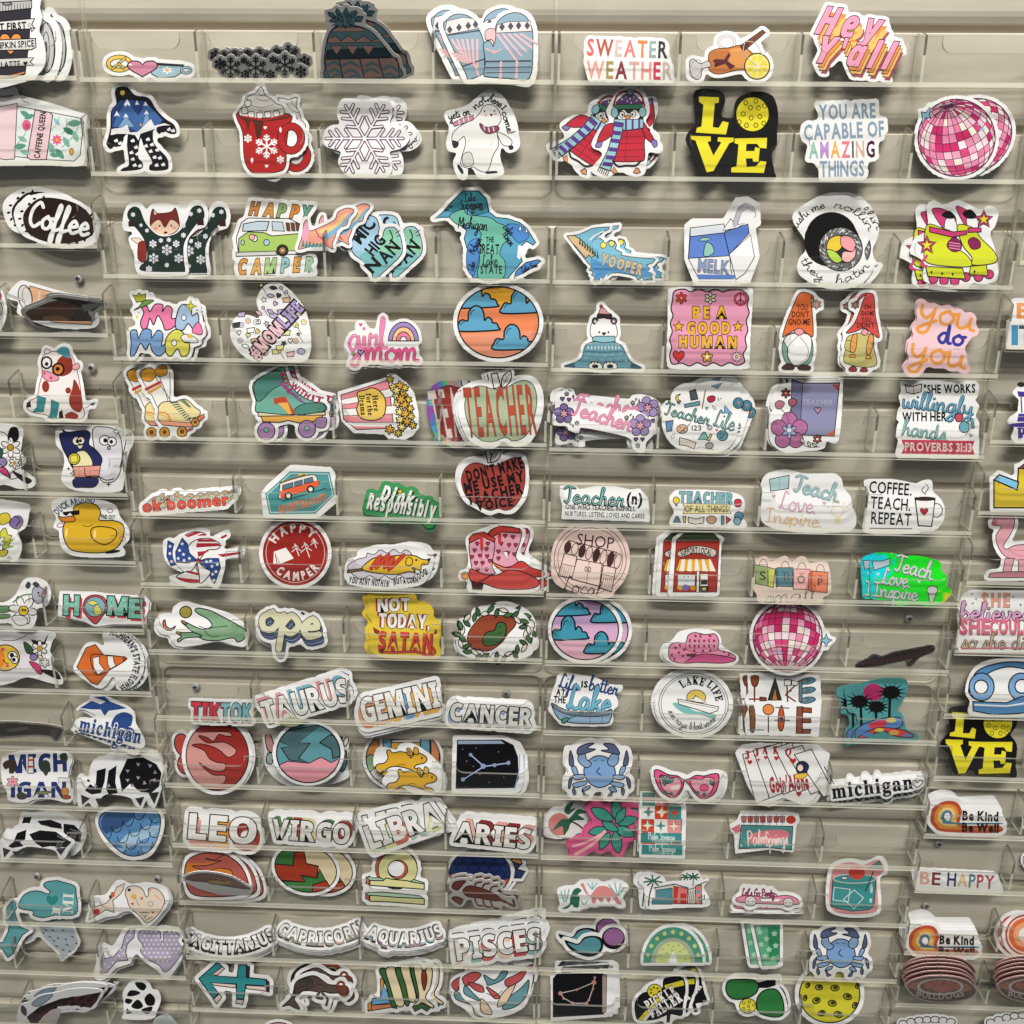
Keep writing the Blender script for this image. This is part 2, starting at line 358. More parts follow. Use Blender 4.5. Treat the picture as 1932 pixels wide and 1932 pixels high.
HEART = catmull([(0,-.55),(.25,-.9),(.75,-.95),(1,-.5),(.85,.05),(0,.95),(0,.95),(-.85,.05),(-1,-.5),(-.75,-.95),(-.25,-.9)], True, 3)
SHAPES = {'heart': HEART, 'star': star(5, .45), 'spark': star(4, .3), 'flower': flow(5, .5), 'flow6': flow(6, .45), 'tri': [(0,-1),(.9,.8),(-.9,.8)],
          'moon': catmull([(.5,-.9),(-.4,-.7),(-.8,0),(-.4,.8),(.6,.85),(-.05,.4),(-.1,-.4)], True, 3), 'leaf': catmull([(0,-1),(.45,-.2),(.35,.5),(0,1),(-.35,.5),(-.45,-.2)], True, 3),
          'sun8': star(8, .6), 'sq': [(-1,-1),(1,-1),(1,1),(-1,1)], 'burst': star(10, .55),
          'mitt': [(-.25,-1),(.2,-.85),(.35,-.5),(.25,-.15),(.5,-.35),(.75,.1),(.55,.45),(.4,1),(-.5,1),(-.55,.5),(-.6,-.2),(-.45,-.7)],
          'upmap': [(-1,.1),(-.5,-.3),(-.3,-.6),(-.2,-.25),(.2,-.1),(.6,-.3),(1,-.1),(.7,.1),(.3,.1),(.1,.4),(-.1,.1),(-.5,.2)]}
def flakes(s, x, y, r, n=6):
    out = []
    for i in range(n):
        a = math.pi*2*i/n + math.pi/2; c, d = math.cos(a), math.sin(a)
        out.append([(x, y), (x+r*c, y+r*d)])
        for f, l in ((.45, .35), (.7, .28)):
            for sg in (-.9, .9): out.append([(x+r*f*c, y+r*f*d), (x+r*f*c+r*l*math.cos(a+sg), y+r*f*d+r*l*math.sin(a+sg))])
    return out
def clip_tri(poly, C):
    for i in range(len(C)):
        a, b_ = C[i], C[(i+1) % len(C)]; out = []
        f = lambda p: (b_[0]-a[0])*(p[1]-a[1])-(b_[1]-a[1])*(p[0]-a[0])
        for j in range(len(poly)):
            p, q = poly[j], poly[(j+1) % len(poly)]; fp, fq = f(p), f(q)
            if fp >= 0: out.append(p)
            if (fp >= 0) != (fq >= 0): t = fp/(fp-fq); out.append((p[0]+t*(q[0]-p[0]), p[1]+t*(q[1]-p[1])))
        poly = out
        if len(poly) < 3: return []
    return poly

class Art:
    """collects layers: (colour, verts, tris) in traced units; self.pts = points that shape the die-cut edge"""
    def __init__(s): s.layers = []; s.pts = []; s.flag = []; s.clip = None; s.same = None; s.boxes = []
    def add(s, col, V, T, edge=None, flagged=False):
        if s.clip is not None:
            V2 = []; T2 = []
            for t in T:
                p = [V[i] for i in t]
                ar = (p[1][0]-p[0][0])*(p[2][1]-p[0][1])-(p[1][1]-p[0][1])*(p[2][0]-p[0][0])
                if ar < 0: p.reverse()
                p = clip_tri(p, s.clip)
                if len(p) > 2:
                    b0 = len(V2); V2 += p
                    for i in range(1, len(p)-1): T2.append((b0, b0+i, b0+i+1))
            V, T = V2, T2; edge = None
            if not T: return
        if flagged and col == 'fff': col = 'none'
        xs = [p[0] for p in V]; ys = [p[1] for p in V]; bx = (min(xs), min(ys), max(xs), max(ys))
        lv = s.same
        if lv is None:
            lv = 1 + max([l for (a, b_, c, d), l in s.boxes if a < bx[2] and bx[0] < c and b_ < bx[3] and bx[1] < d], default=0)
        if col != 'none': s.boxes.append((bx, lv))
        s.layers.append((col, V, T, lv))
        e = edge if edge is not None else V
        (s.flag if flagged else s.pts).append(e)
    def poly(s, col, pts, flagged=False):
        T = tessellate_polygon([[Vector((x, y, 0)) for x, y in pts]])
        s.add(col, pts, [tuple(t) for t in T], pts+[pts[0]], flagged)
    def stroke(s, col, pts, w, closed=False, flagged=False, cap=True):
        V, T = ribbon(pts, w, closed, cap); s.add(col, V, T, None, flagged)
    def shaped(s, col, w, pts, flagged, kc):
        s.poly(col, pts, flagged)
        if w: s.stroke(kc, pts, w*1.3+.5, True, flagged)
    def glyphs(s, o, place, txt, h, col, flagged):
        # place(u, v): text units (u along, v up) -> traced units; h = cap height
        f = o['f']
        if f == 'w':
            sc = h/2.0; xs = 0; items = []
            for ch in txt:
                if ch == ' ': xs += .6; continue
                st, adv = HAND.get(ch) or HAND.get(ch.lower()) or HAND['-']
                for q in st: items.append([(xs+p[0], p[1]) for p in q])
                xs += adv + .22*o['b']/sc
            tot = xs*sc; sq = o['w']/tot if o['w'] else 1
            lay = []
            if o.get('d'): lay += [(o['d'][2], o['b'], o['d'][0]*(i+1)/o['d'][3], o['d'][1]*(i+1)/o['d'][3]) for i in reversed(range(int(o['d'][3])))]
            if o.get('k'): lay.append((o['k'][1], o['b']+2*o['k'][0], 0, 0))
            lay.append((col, o['b'], 0, 0))
            for c, wd, dx, dy in lay:
                for q in items:
                    cv = catmull([place(p[0]*sc*sq+o['sk']*p[1]*sc, p[1]*sc) for p in q], False, 4)
                    s.stroke(c, [(p[0]+dx, p[1]+dy) for p in cv], wd, False, flagged)
            return
        o['b'] = min(o['b'], h*(.075 if f == 'n' else .035))
        sc = h/.70; adv = []; xs = 0; o['tr'] = o['tr'] + 1.7*o['b']/sc + (.9*o['k'][0]/sc if o.get('k') else 0)
        for ch in txt:
            if ch == ' ': xs += o['sp']; continue
            v, t = glyph(ch, f, 0.0)
            if not v: continue
            x0 = min(p[0] for p in v); x1 = max(p[0] for p in v); adv.append((ch, xs-x0)); xs += x1-x0+o['tr']
        xs -= o['tr']; sq = o['w']/(xs*sc) if o['w'] else 1
        lay = []
        b0 = o['b']/sc
        if o.get('d'):
            dx, dy, dc, n = o['d']
            for i in reversed(range(int(n))): lay.append((dc, b0, dx*(i+1)/n, dy*(i+1)/n))
        if o.get('k'): lay.append((o['k'][1], b0+o['k'][0]/sc, 0, 0))
        lay.append((col, b0, 0, 0))
        multi = o.get('m')
        for li, (c, off, dx, dy) in enumerate(lay):
            for gi, (ch, xo) in enumerate(adv):
                v, t = glyph(ch, f, round(off, 3)); V = []
                for p in v:
                    q = place((p[0]+xo)*sc*sq+o['sk']*p[1]*sc, p[1]*sc); V.append((q[0]+dx, q[1]+dy))
                cc = multi[gi % len(multi)] if (multi and li == len(lay)-1) else c
                if o.get('dm') and (dx or dy): cc = o['dm'][gi % len(o['dm'])]
                s.add(cc, V, t, None, flagged)
def topts(tok):
    o = dict(f='n', b=0.0, sk=0.0, tr=.10, sp=.28)
    for t in tok:
        if '=' in t:
            k, v = t.split('=')
            if k == 'k': a = v.split(','); o['k'] = (float(a[0]), a[1] if len(a) > 1 else '111')
            elif k == 'd': a = v.split(','); o['d'] = (float(a[0]), float(a[1]), a[2], int(a[3]) if len(a) > 3 else 2)
            elif k in ('m', 'dm'): o[k] = v.split(',')
            else: o[k] = float(v)
        else: o['f'] = t
    return o
def N(t): return [float(x) for x in t]
def XY(t):
    v = N(t); return list(zip(v[0::2], v[1::2]))
def draw(spec):
    A = Art(); kc = '1a1718'
    for ln in spec.replace(';', '\n').split('\n'):
        ln = ln.strip()
        if not ln: continue
        txt = None
        if '|' in ln: ln, txt = ln.split('|', 1)
        t = ln.split(); op = t[0]; fl = op[0] == '!'; op = op.lstrip('!')
        if op == 'kc': kc = t[1]
        elif op == 'p': A.shaped(t[1], float(t[2]), XY(t[3:]), fl, kc)
        elif op == 'b': A.shaped(t[1], float(t[2]), catmull(XY(t[3:]), True, 4), fl, kc)
        elif op == 'l': A.stroke(t[1], XY(t[3:]), float(t[2]), False, fl)
        elif op == 'lc': A.stroke(t[1], XY(t[3:]), float(t[2]), True, fl)
        elif op == 'c': A.stroke(t[1], catmull(XY(t[3:]), False, 5), float(t[2]), False, fl)
        elif op == 'cc': A.stroke(t[1], catmull(XY(t[3:]), True, 5), float(t[2]), True, fl)
        elif op == 'e': v = N(t[3:]); A.shaped(t[1], float(t[2]), ell(*v), fl, kc)
        elif op == 'er': v = N(t[3:]); A.stroke(t[1], ell(*v), float(t[2]), True, fl)
        elif op == 'x':
            nm, c, wd = t[1], t[2], float(t[3]); v = N(t[4:]); x, y, r = v[:3]; a = math.radians(-(v[3] if len(v) > 3 else 0)); ay = v[4] if len(v) > 4 else 1
            if nm == 'flake':
                for q in flakes(None, x, y, r): A.stroke(c, q, wd, False, fl, False)
            else: A.shaped(c, wd, [(x+r*(p[0]*math.cos(a)-p[1]*ay*math.sin(a)), y+r*(p[0]*math.sin(a)+p[1]*ay*math.cos(a))) for p in SHAPES[nm]], fl, kc)
        elif op == 'clip':
            C = ell(*N(t[2:])) if t[1] == 'e' else XY(t[1:])
            ar = sum(C[i][0]*C[(i+1) % len(C)][1]-C[(i+1) % len(C)][0]*C[i][1] for i in range(len(C)))
            A.clip = C if ar > 0 else C[::-1]
        elif op == 'noclip': A.clip = None
        elif op == 'same': A.same = 1 + max([l[3] for l in A.layers], default=0)
        elif op == 'next': A.same = None
        elif op == 't':
            c = t[1]; x, y, wd, h, rot = N(t[2:7]); o = topts(t[7:]); o['w'] = wd; a = math.radians(rot); ca, sa = math.cos(a), math.sin(a)
            A.glyphs(o, lambda u, v: (x+(u-wd/2)*ca-(v-h/2)*sa, y-(u-wd/2)*sa-(v-h/2)*ca), txt, h, c, fl)
        elif op == 'a':
            c = t[1]; cx, cy_, r, a0, a1, h = N(t[2:8]); o = topts(t[8:]); L_ = math.radians(abs(a1-a0))*(r+h/2 if a0 > a1 else r-h/2); o['w'] = L_
            ry = o.get('ry', r)/r
            if a0 > a1: fn = lambda u, v: (cx+(r+v)*math.cos(math.radians(a0)-u/L_*math.radians(a0-a1)), cy_-ry*(r+v)*math.sin(math.radians(a0)-u/L_*math.radians(a0-a1)))
            else: fn = lambda u, v: (cx+(r-v)*math.cos(math.radians(a0)+u/L_*math.radians(a1-a0)), cy_-ry*(r-v)*math.sin(math.radians(a0)+u/L_*math.radians(a1-a0)))
            A.glyphs(o, fn, txt, h, c, fl)
        else: raise ValueError(op)
    return A
def die_cut(paths, b, close=14, cell=4.0):
    allp = [p for e in paths for p in e]
    x0 = min(p[0] for p in allp)-b-close-5*cell; y0 = min(p[1] for p in allp)-b-close-5*cell
    x1 = max(p[0] for p in allp)+b+close+5*cell; y1 = max(p[1] for p in allp)+b+close+5*cell
    nx, ny = int((x1-x0)/cell)+2, int((y1-y0)/cell)+2; M = np.zeros((ny, nx), bool)
    for e in paths:
        P = np.array(e, float)
        if len(P) > 1:
            d = np.hypot(*(P[1:]-P[:-1]).T); k = np.clip((d/cell).astype(int)+1, 1, 400)
            k = np.where(d > 0, k, 1); Q = [P]
            for i in np.nonzero(k > 1)[0]:
                tt = np.linspace(0, 1, k[i]+1)[1:-1, None]; Q.append(P[i]+(P[i+1]-P[i])*tt)
            P = np.concatenate(Q)
        M[((P[:, 1]-y0)/cell).round().astype(int), ((P[:, 0]-x0)/cell).round().astype(int)] = True
    def disc(M, r):
        o = np.zeros_like(M); R = int(r/cell)
        for dy in range(-R, R+1):
            hw = int(math.sqrt(max(0, (r/cell)**2-dy*dy)))
            row = np.roll(M, dy, 0).astype(np.int32); cs = np.cumsum(np.pad(row, ((0, 0), (hw+1, hw))), 1)
            o |= (cs[:, 2*hw+1:]-cs[:, :-(2*hw+1)]) > 0
        return o
    M = disc(M, b+close)
    # fill holes: flood from the corner
    out = np.zeros_like(M); out[0, :] = out[-1, :] = True; out[:, 0] = out[:, -1] = True
    while True:
        n = out.copy(); n[1:] |= out[:-1]; n[:-1] |= out[1:]; n[:, 1:] |= out[:, :-1]; n[:, :-1] |= out[:, 1:]; n &= ~M; n |= out
        if (n == out).all(): break
        for _ in range(6):
            o2 = n.copy(); o2[1:] |= n[:-1]; o2[:-1] |= n[1:]; o2[:, 1:] |= n[:, :-1]; o2[:, :-1] |= n[:, 1:]; o2 &= ~M; n = o2 | n
        out = n
    S = ~out; S = ~disc(~S, close)
    F = S.astype(float)
    for _ in range(2):
        G = np.pad(F, 1); F = (G[:-2, 1:-1]+G[2:, 1:-1]+G[1:-1, :-2]+G[1:-1, 2:]+2*F)/6
    F -= .5
    # marching squares
    seg = {}
    ys, xs = np.nonzero((np.minimum.reduce([F[:-1, :-1], F[1:, :-1], F[:-1, 1:], F[1:, 1:]]) < 0) & (np.maximum.reduce([F[:-1, :-1], F[1:, :-1], F[:-1, 1:], F[1:, 1:]]) >= 0))
    def ip(a, b_): fa, fb = F[a[1], a[0]], F[b_[1], b_[0]]; t = fa/(fa-fb); return (x0+cell*(a[0]+t*(b_[0]-a[0])), y0+cell*(a[1]+t*(b_[1]-a[1])))
    ptm = {}
    for j, i in zip(ys.tolist(), xs.tolist()):
        c = [(i, j), (i+1, j), (i+1, j+1), (i, j+1)]; s = [F[q[1], q[0]] >= 0 for q in c]; ent = []; ex = []
        for k in range(4):
            a, b_ = c[k], c[(k+1) % 4]
            if s[k] != s[(k+1) % 4]:
                key = (min(a, b_), max(a, b_)); ptm[key] = ip(a, b_); (ex if s[k] else ent).append((k, key))
        for q in range(len(ex)):
            seg[ex[q][1]] = ent[q][1] if len(ent) == 1 else min(ent, key=lambda z: (z[0]-ex[q][0]) % 4)[1]
    loops = []
    while seg:
        k = next(iter(seg)); lp = []
        while k in seg: lp.append(ptm[k]); k = seg.pop(k)
        if len(lp) > 8: loops.append(lp)
    res = []
    for lp in loops:
        a = abs(sum(lp[i-1][0]*lp[i][1]-lp[i][0]*lp[i-1][1] for i in range(len(lp)))/2)
        if a < 1500: continue
        # simplify
        q = [lp[0]]; acc = 0
        for i in range(1, len(lp)-1):
            v1 = (lp[i][0]-q[-1][0], lp[i][1]-q[-1][1]); v2 = (lp[i+1][0]-lp[i][0], lp[i+1][1]-lp[i][1])
            l1 = math.hypot(*v1); dv = abs(v1[0]*v2[1]-v1[1]*v2[0])/(l1*math.hypot(*v2)+1e-9)
            if (dv > .06 and l1 > 7) or l1 > 26: q.append(lp[i])
        res.append((a, q))
    res.sort(key=lambda z: -z[0]); return [q for a, q in res]

def w3(text, x, y, w_, h, rot, cols, dx=14, dy=26, b=8, face='f6f5f2', f='b', kw=8, sk=0):
    """white block letters with black outlines and coloured sides"""
    return f't 1a1718 {x} {y} {w_} {h} {rot} {f} b={b+kw} d={dx},{dy},1a1718,2 sk={sk} tr=.05|{text};t {face} {x} {y} {w_} {h} {rot} {f} b={b} k={kw} d={dx},{dy},888,3 dm={cols} sk={sk} tr=.05|{text}'
def disco(cx, cy, r, ax, ay, seed, step=.21):
    R2 = _rz(math.radians(ay)) @ _rx(math.radians(ax)); rn = random.Random(seed); out = [f'e ee7fa8 0 {cx} {cy} {r} {r}', 'same']
    P = lambda la, lo: R2 @ np.array([math.cos(la)*math.cos(lo), math.cos(la)*math.sin(lo), math.sin(la)])
    nl = int(math.pi/step); st = math.pi/nl
    for i in range(nl):
        for j in range(2*nl):
            q = [P(-math.pi/2+st*a, st*b_) for a, b_ in ((i, j), (i, j+1), (i+1, j+1), (i+1, j))]
            c = rn.choice(['e0487f', 'd02a6a', 'f6c8d8', 'f2a8c4', 'f6eedc', 'ee7fa8', 'fbe4ec', 'ee8fb4'])
            if min(v[1] for v in q) < .02: continue
            pts = ' '.join(f'{cx+r*v[0]:.0f} {cy-r*v[2]:.0f}' for v in q)
            if i in (0, nl-1): pts = ' '.join(pts.split()[(2 if i == 0 else 0):(8 if i == 0 else 6)])
            out.append(f'p {c} 0 {pts}')
    out += ['next', 'same']
    for k in range(nl+1):
        v = [P(-math.pi/2+st*k, st*j/1.0) for j in range(2*nl+1)]; run = []
        for p in v+[None]:
            if p is not None and p[1] > 0: run.append(f'{cx+r*p[0]:.0f} {cy-r*p[2]:.0f}')
            else:
                if len(run) > 1: out.append('l 5a2a4a 5 ' + ' '.join(run))
                run = []
    out += ['next', 'same']
    for j in range(2*nl):
        run = []
        for k in range(nl+1):
            p = P(-math.pi/2+st*k, st*j)
            if p[1] > 0: run.append(f'{cx+r*p[0]:.0f} {cy-r*p[2]:.0f}')
        if len(run) > 1: out.append('l 5a2a4a 5 ' + ' '.join(run))
    out.append('next'); out.append(f'er 5a2a4a 7 {cx} {cy} {r} {r}'); return ';'.join(out)
LAYER = 1.6e-5; THICK = 7e-4
ALL = []
def floor_y(col, px, py):
    """depth at which the traced foot of a sticker meets the nearest shelf of its rack"""
    d = ray(px, py); best = None
    for zf in ROWS[col]:
        if abs(d[2]) < .12:
            z = (CAMP + d*((-.016-CAMP[1])/d[1]))[2]; c = (abs(z-zf), -.016)
        else:
            Y = CAMP[1] + d[1]*((zf+.0006-CAMP[2])/d[2]); c = (abs(Y+.015), Y)
        if best is None or c[0] < best[0]: best = c
    return min(-.0075, max(-.0215, best[1]))
def S(tx, ty, name, label, spec, tilt=9, bd=22, base='fff', copies=(), clabel=None, y=None, cat='sticker', foot=None, close=14):
    """tilt: degrees the sticker leans back; bd: border width; copies: (dx, dy, turn) of the ones stacked behind it"""
    A = draw(spec); paths = A.flag or A.pts
    loops = die_cut(paths, bd, close)
    toP = lambda p: (tx*483+p[0]/4, ty*483+p[1]/4)
    allp = [p for q in loops for p in q]
    yb = max(p[1] for p in allp); xb = sum(p[0] for p in allp)/len(allp)
    fx, fy = toP((xb, yb) if foot is None else foot)
    Xc = hit_y(fx, fy, 0)[0]; col = min(3, max(0, int(math.floor(Xc/W))+2))
    Y = floor_y(col, fx, fy) if y is None else y
    O = hit_y(fx, fy, Y); t = math.radians(tilt)
    u = np.array([0, math.sin(t), math.cos(t)]); nrm = np.array([0, -math.cos(t), math.sin(t)])
    # keep clear of the back panel
    top = min(p[1] for p in allp)
    def loc(p):
        d = ray(*toP(p)); k = np.dot(O-CAMP, nrm)/np.dot(d, nrm); h = CAMP+d*k-O
        return (h[0], float(np.dot(h, u)))
    mid_xy = loc(((min(p[0] for p in allp)+max(p[0] for p in allp))/2, (top+yb)/2))
    vs = []; fs = []; mi = []; mats = [ink(base)]; mid = {base: 0}
    for q in loops:
        L2 = [loc(p) for p in q]; n = len(L2); b0 = len(vs)
        vs += [(a, c, 0.0) for a, c in L2] + [(a, c, -THICK) for a, c in L2]
        for tr in tessellate_polygon([[Vector((a, c, 0)) for a, c in L2]]):
            fs.append([b0+i for i in tr]); fs.append([b0+n+i for i in reversed(tr)]); mi += [0, 0]
        for i in range(n): j = (i+1) % n; fs.append((b0+i, b0+j, b0+n+j, b0+n+i)); mi.append(0)
    for li, (c, V, T, lv) in enumerate(A.layers):
        if c == 'none': continue
        if c not in mid: mid[c] = len(mats); mats.append(ink(c))
        b0 = len(vs); nv = max(1, len(V)); z = LAYER*lv
        vs += [(*loc(p), z + LAYER*.8*i/nv) for i, p in enumerate(V)]
        for tr in T: fs.append([b0+i for i in tr]); mi.append(mid[c])
    # orient art faces to +z
    V3 = np.array(vs)
    out = []
    for f, k in zip(fs, mi):
        if len(f) == 3:
            a, b_, c = V3[f[0]], V3[f[1]], V3[f[2]]; zc = (b_[0]-a[0])*(c[1]-a[1])-(b_[1]-a[1])*(c[0]-a[0])
            want = -1 if a[2] < -1e-6 else 1
            if zc*want < 0: f = [f[0], f[2], f[1]]
        out.append(f)
    o = link_mesh(name, vs, out, mats, mi)
    M = Matrix(((1, 0, 0), (0, u[1], nrm[1]), (0, u[2], nrm[2]))).to_4x4()
    o.matrix_world = Matrix.Translation(Vector(O)) @ M
    tag(o, label, cat, 'die-cut stickers in the racks')
    ALL.append((o, (tx, ty), toP, fx, fy, Y))
    for i, cp in enumerate(copies):
        dx, dy = cp[0], cp[1]; rot = cp[2] if len(cp) > 2 else 0
        Yi = min(-.0048, Y+.0021*(i+1)); Oc = hit_y(fx+dx/4, fy+dy/4, Yi)
        if len(cp) > 3: Oc = Oc + np.array([0, cp[3], 0])
        c = o.copy(); COL.objects.link(c)
        mc = Matrix.Translation(Vector((mid_xy[0], mid_xy[1], 0)))
        c.matrix_world = Matrix.Translation(Vector(Oc)) @ M @ mc @ Matrix.Rotation(math.radians(rot), 4, 'Z') @ mc.inverted()
        lb = clabel or ('copy stacked behind the ' + label)
        if isinstance(lb, (list, tuple)): lb = lb[i]
        ws = lb.split(); tag(c, ' '.join(ws[:16]), cat, ('copies behind the ' + label) if len(copies) > 1 else 'die-cut stickers in the racks')
    return o


# ------------------------------------------------------------------ the stickers, rack by rack
S(0,0,'coffee_cup_sticker','dark coffee cup sticker with banners reading FIRST, PUMPKIN SPICE and LATTE','''
!b fff 0 -200 -100 250 -100 275 60 290 140 270 230 305 320 320 420 310 490 270 540 200 590 -200 600
p 33323a 4 -200 -60 240 -60 222 300 190 560 100 590 -200 600
p c9c8c6 5 -200 -90 222 -90 240 62 -200 110;p bdbcba 5 -200 30 240 5 240 62 -200 110
'''+';'.join(f'l 1a1718 4 {x} {40-x*.08:.0f} {x} {95-x*.12:.0f}' for x in range(0,235,22))+'''
e 8f8e8c 5 55 28 36 12;x heart f79a4c 5 80 335 82
p e4e2de 6 -200 178 262 140 240 185 265 215 -200 240;p e4e2de 6 262 212 240 240 232 210
p e4e2de 6 -200 310 268 290 272 355 240 375 -200 385;p e4e2de 6 -200 450 255 435 228 468 258 492 -200 515
t 1a1718 60 200 275 52 4 b=3|BUT FIRST;t 1a1718 85 338 345 48 4 b=2|PUMPKIN SPICE;t 1a1718 80 486 142 46 3 b=2|LATTE
x heart 1a1718 0 192 480 17;l 1a1718 4 210 190 228 172;l 1a1718 4 212 200 234 192;c f79a4c 10 -150 590 60 575 180 548
''',foot=(60,598))
S(0,0,'cup_lid_sticker','grey ribbed cup sticker lying on its side behind the pumpkin spice cup','''
!b fff 0 270 100 300 85 330 130 400 170 440 300 430 480 380 590 300 575 240 540 240 300
b c4c3c1 5 295 170 340 160 390 240 415 370 395 500 340 555 300 545 260 350;er 1a1718 6 352 360 58 190
er 1a1718 5 348 370 24 130;e 777 4 346 360 9 45;p 8f8e8c 5 290 130 300 108 315 130
'''+';'.join(f'l 1a1718 4 {300} {y} {330} {y+8}' for y in range(190,540,18)),copies=[(85,-2)],y=-.011,foot=(340,590))
S(0,0,'peace_love_coffee_sticker','small sticker of a yellow peace sign, pink heart and blue teacup','''
er 1a1718 36 900 480 84 50;er f4cf55 24 900 480 84 50;l 1a1718 22 945 438 850 518;l f4cf55 12 945 438 850 518;l 1a1718 22 900 482 935 520;l f4cf55 12 900 482 935 520
p a9cbd8 5 1140 475 1385 490 1370 550 1320 580 1200 588 1145 560;p 26242a 4 1140 472 1390 488 1375 500 1150 488;er 1a1718 22 1405 530 36 22;er a9cbd8 12 1405 530 36 22
x heart df8fae 6 1075 520 112 0 .55;e fff 0 985 488 12 8;x flow6 fff 0 1262 530 42 0 .7;e f4b23a 0 1262 530 14 10''',bd=26)
S(0,0,'snowflake_strip_sticker','shade-grey sticker of black snowflakes bending forward, front of its stack','''
'''+';'.join(f'x flake 1d1e26 {10 if r>40 else 7} {x} {y} {r} 0' for x,y,r in [(1740,510,85),(1930,510,88),(2150,490,85),(1850,560,36),(2040,560,38),(2270,540,45),(1660,480,45),(1840,455,28),(2060,450,30)]),
base='d8d7d4',tilt=-32,bd=16,close=6,copies=[(30,-60,3),(-30,-40,-4)])  # blank coloured grey for the shade of its forward lean
S(0,0,'yeti_sticker','striding yeti silhouette filled with blue mountains and snowy pines','''
b 17171b 3 868 700 890 660 960 660 1020 720 1120 740 1180 830 1250 900 1310 940 1330 1000 1290 1010 1230 985 1200 1010 1160 960 1160 1080 1250 1180 1270 1240 1255 1280 1140 1285 1130 1250 1150 1220 1090 1110 1060 1040 1040 1180 1075 1230 1060 1275 920 1290 930 1270 975 1240 960 1100 965 1010 930 1040 910 1100 860 1105 840 1120 805 1090 820 1030 835 960 840 840 880 780
p 2e4788 0 845 820 905 760 960 750 1040 760 1100 765 1160 830 1235 905 1200 960 1040 1000 845 970
p 416cab 3 845 960 890 850 960 750 1045 870 1100 770 1180 850 1230 910 1150 990 1040 1000 960 960;p 7fa6cc 3 890 960 950 870 1020 960;p 7fa6cc 3 1060 990 1105 840 1160 980
p eef2f6 0 935 790 960 748 985 790 972 800 960 785 948 805;p eef2f6 0 1080 800 1098 765 1118 800 1100 795;p eef2f6 0 862 880 882 835 905 880 885 870;p eef2f6 0 1085 865 1105 830 1125 865 1105 858;p eef2f6 0 930 890 950 855 972 890 950 882;p eef2f6 0 1020 790 1033 758 1050 790
p f4f4f4 0 842 975 930 960 960 940 980 1000 1040 995 1140 900 1165 950 1240 930 1300 950 1320 990 1250 985 1160 975 1060 1010 1045 1060 1020 1020 960 1010 900 1010 835 1020
b 17171b 0 815 1050 850 1020 900 1010 935 1040 915 1085 890 1060 878 1112 848 1082 835 1125 808 1095;b 17171b 0 1180 965 1230 948 1315 950 1325 990 1290 1000 1270 980 1230 1000 1200 985
e cdb444 0 925 700 18 20;e f2a93b 0 1064 942 9 9
'''+';'.join(f'p f2f2f2 0 {x} {y} {x+24} {y-14} {x+34} {y+10} {x+8} {y+14}' for x,y in [(985,1060),(1010,1110),(975,1150),(1020,1160),(985,1200),(1000,1245),(1040,1250),(1100,1050),(1085,1100),(1130,1090),(1120,1140),(1170,1130),(1150,1185),(1190,1190),(1215,1240),(1165,1245),(860,1060),(890,1080),(1260,975),(1290,985)]),bd=26)
S(0,0,'tumbler_sticker','pink floral tumbler sticker lying sideways, reading CAFFEINE QUEEN, at left edge','''
!b fff 0 -150 760 60 770 130 740 150 790 400 830 620 880 650 910 620 1180 570 1230 330 1220 60 1225 -150 1190
p eaf2ee 4 130 800 390 850 600 890 632 920 605 1170 560 1215 340 1205 100 1180
p f6d9de 4 -150 820 30 800 130 780 110 1200 40 1205 -150 1170
p f3cfd6 5 265 830 375 848 398 870 350 1205 230 1205 205 1185
t 1a1718 302 1020 350 44 82 b=2|CAFFEINE QUEEN
e e86a96 0 200 945 34 42;e d94f80 0 205 955 18 22;x sun8 ee5d8f 0 430 1055 45;e f4b23a 0 432 1055 12 12
'''+';'.join(f'x leaf {c} 0 {x} {y} {r} {a}' for c,x,y,r,a in [('5f9d8a',190,860,42,60),('5f9d8a',220,880,40,110),('8fc0ae',170,1050,40,60),('5f9d8a',150,1105,48,100),('8fc0ae',190,1150,40,75),('5f9d8a',560,930,55,95),('2f7d6a',520,990,50,60),('8fc0ae',570,1030,45,20),('7fb5a8',390,1120,50,20),('5f9d8a',450,1160,50,40),('5f9d8a',410,1170,36,80),('9cc7d6',430,920,36,40),('7fb5a8',500,1070,45,30)])+'''
c 5f9d8a 4 110 1110 190 1010 180 960;c 5f9d8a 4 470 1110 560 1020 600 930;c 7fb5a8 4 385 985 430 930 450 880;e f0a54a 3 540 1145 16 26''',copies=[(-45,-50,-6)],bd=24)
S(0,0,'coffee_beans_sticker','oval brown coffee bean sticker with COFFEE lettered in white, front one','''
!b fff 0 130 1600 200 1520 330 1480 480 1500 620 1560 720 1650 730 1740 690 1820 560 1850 420 1845 280 1800 170 1740
b 2e1c18 0 185 1600 290 1500 450 1500 600 1550 700 1650 715 1740 650 1805 520 1835 370 1830 230 1775 180 1690
'''+';'.join(f'e 24150f 0 {x} {y} 14 9 {a}' for x,y,a in [(150,1650,20),(170,1700,60),(165,1595,10),(220,1540,40),(260,1500,0),(330,1490,70),(400,1505,20),(470,1520,60),(540,1540,0),(580,1570,40),(640,1590,10),(690,1620,60),(715,1690,0),(690,1770,30),(640,1810,80),(580,1830,20),(520,1840,50),(440,1835,0),(370,1830,60),(300,1800,10),(240,1770,50),(200,1745,0)])+'''
t fff 455 1650 470 190 -10 w b=25|Coffee''',copies=[(-85,-45,0)])
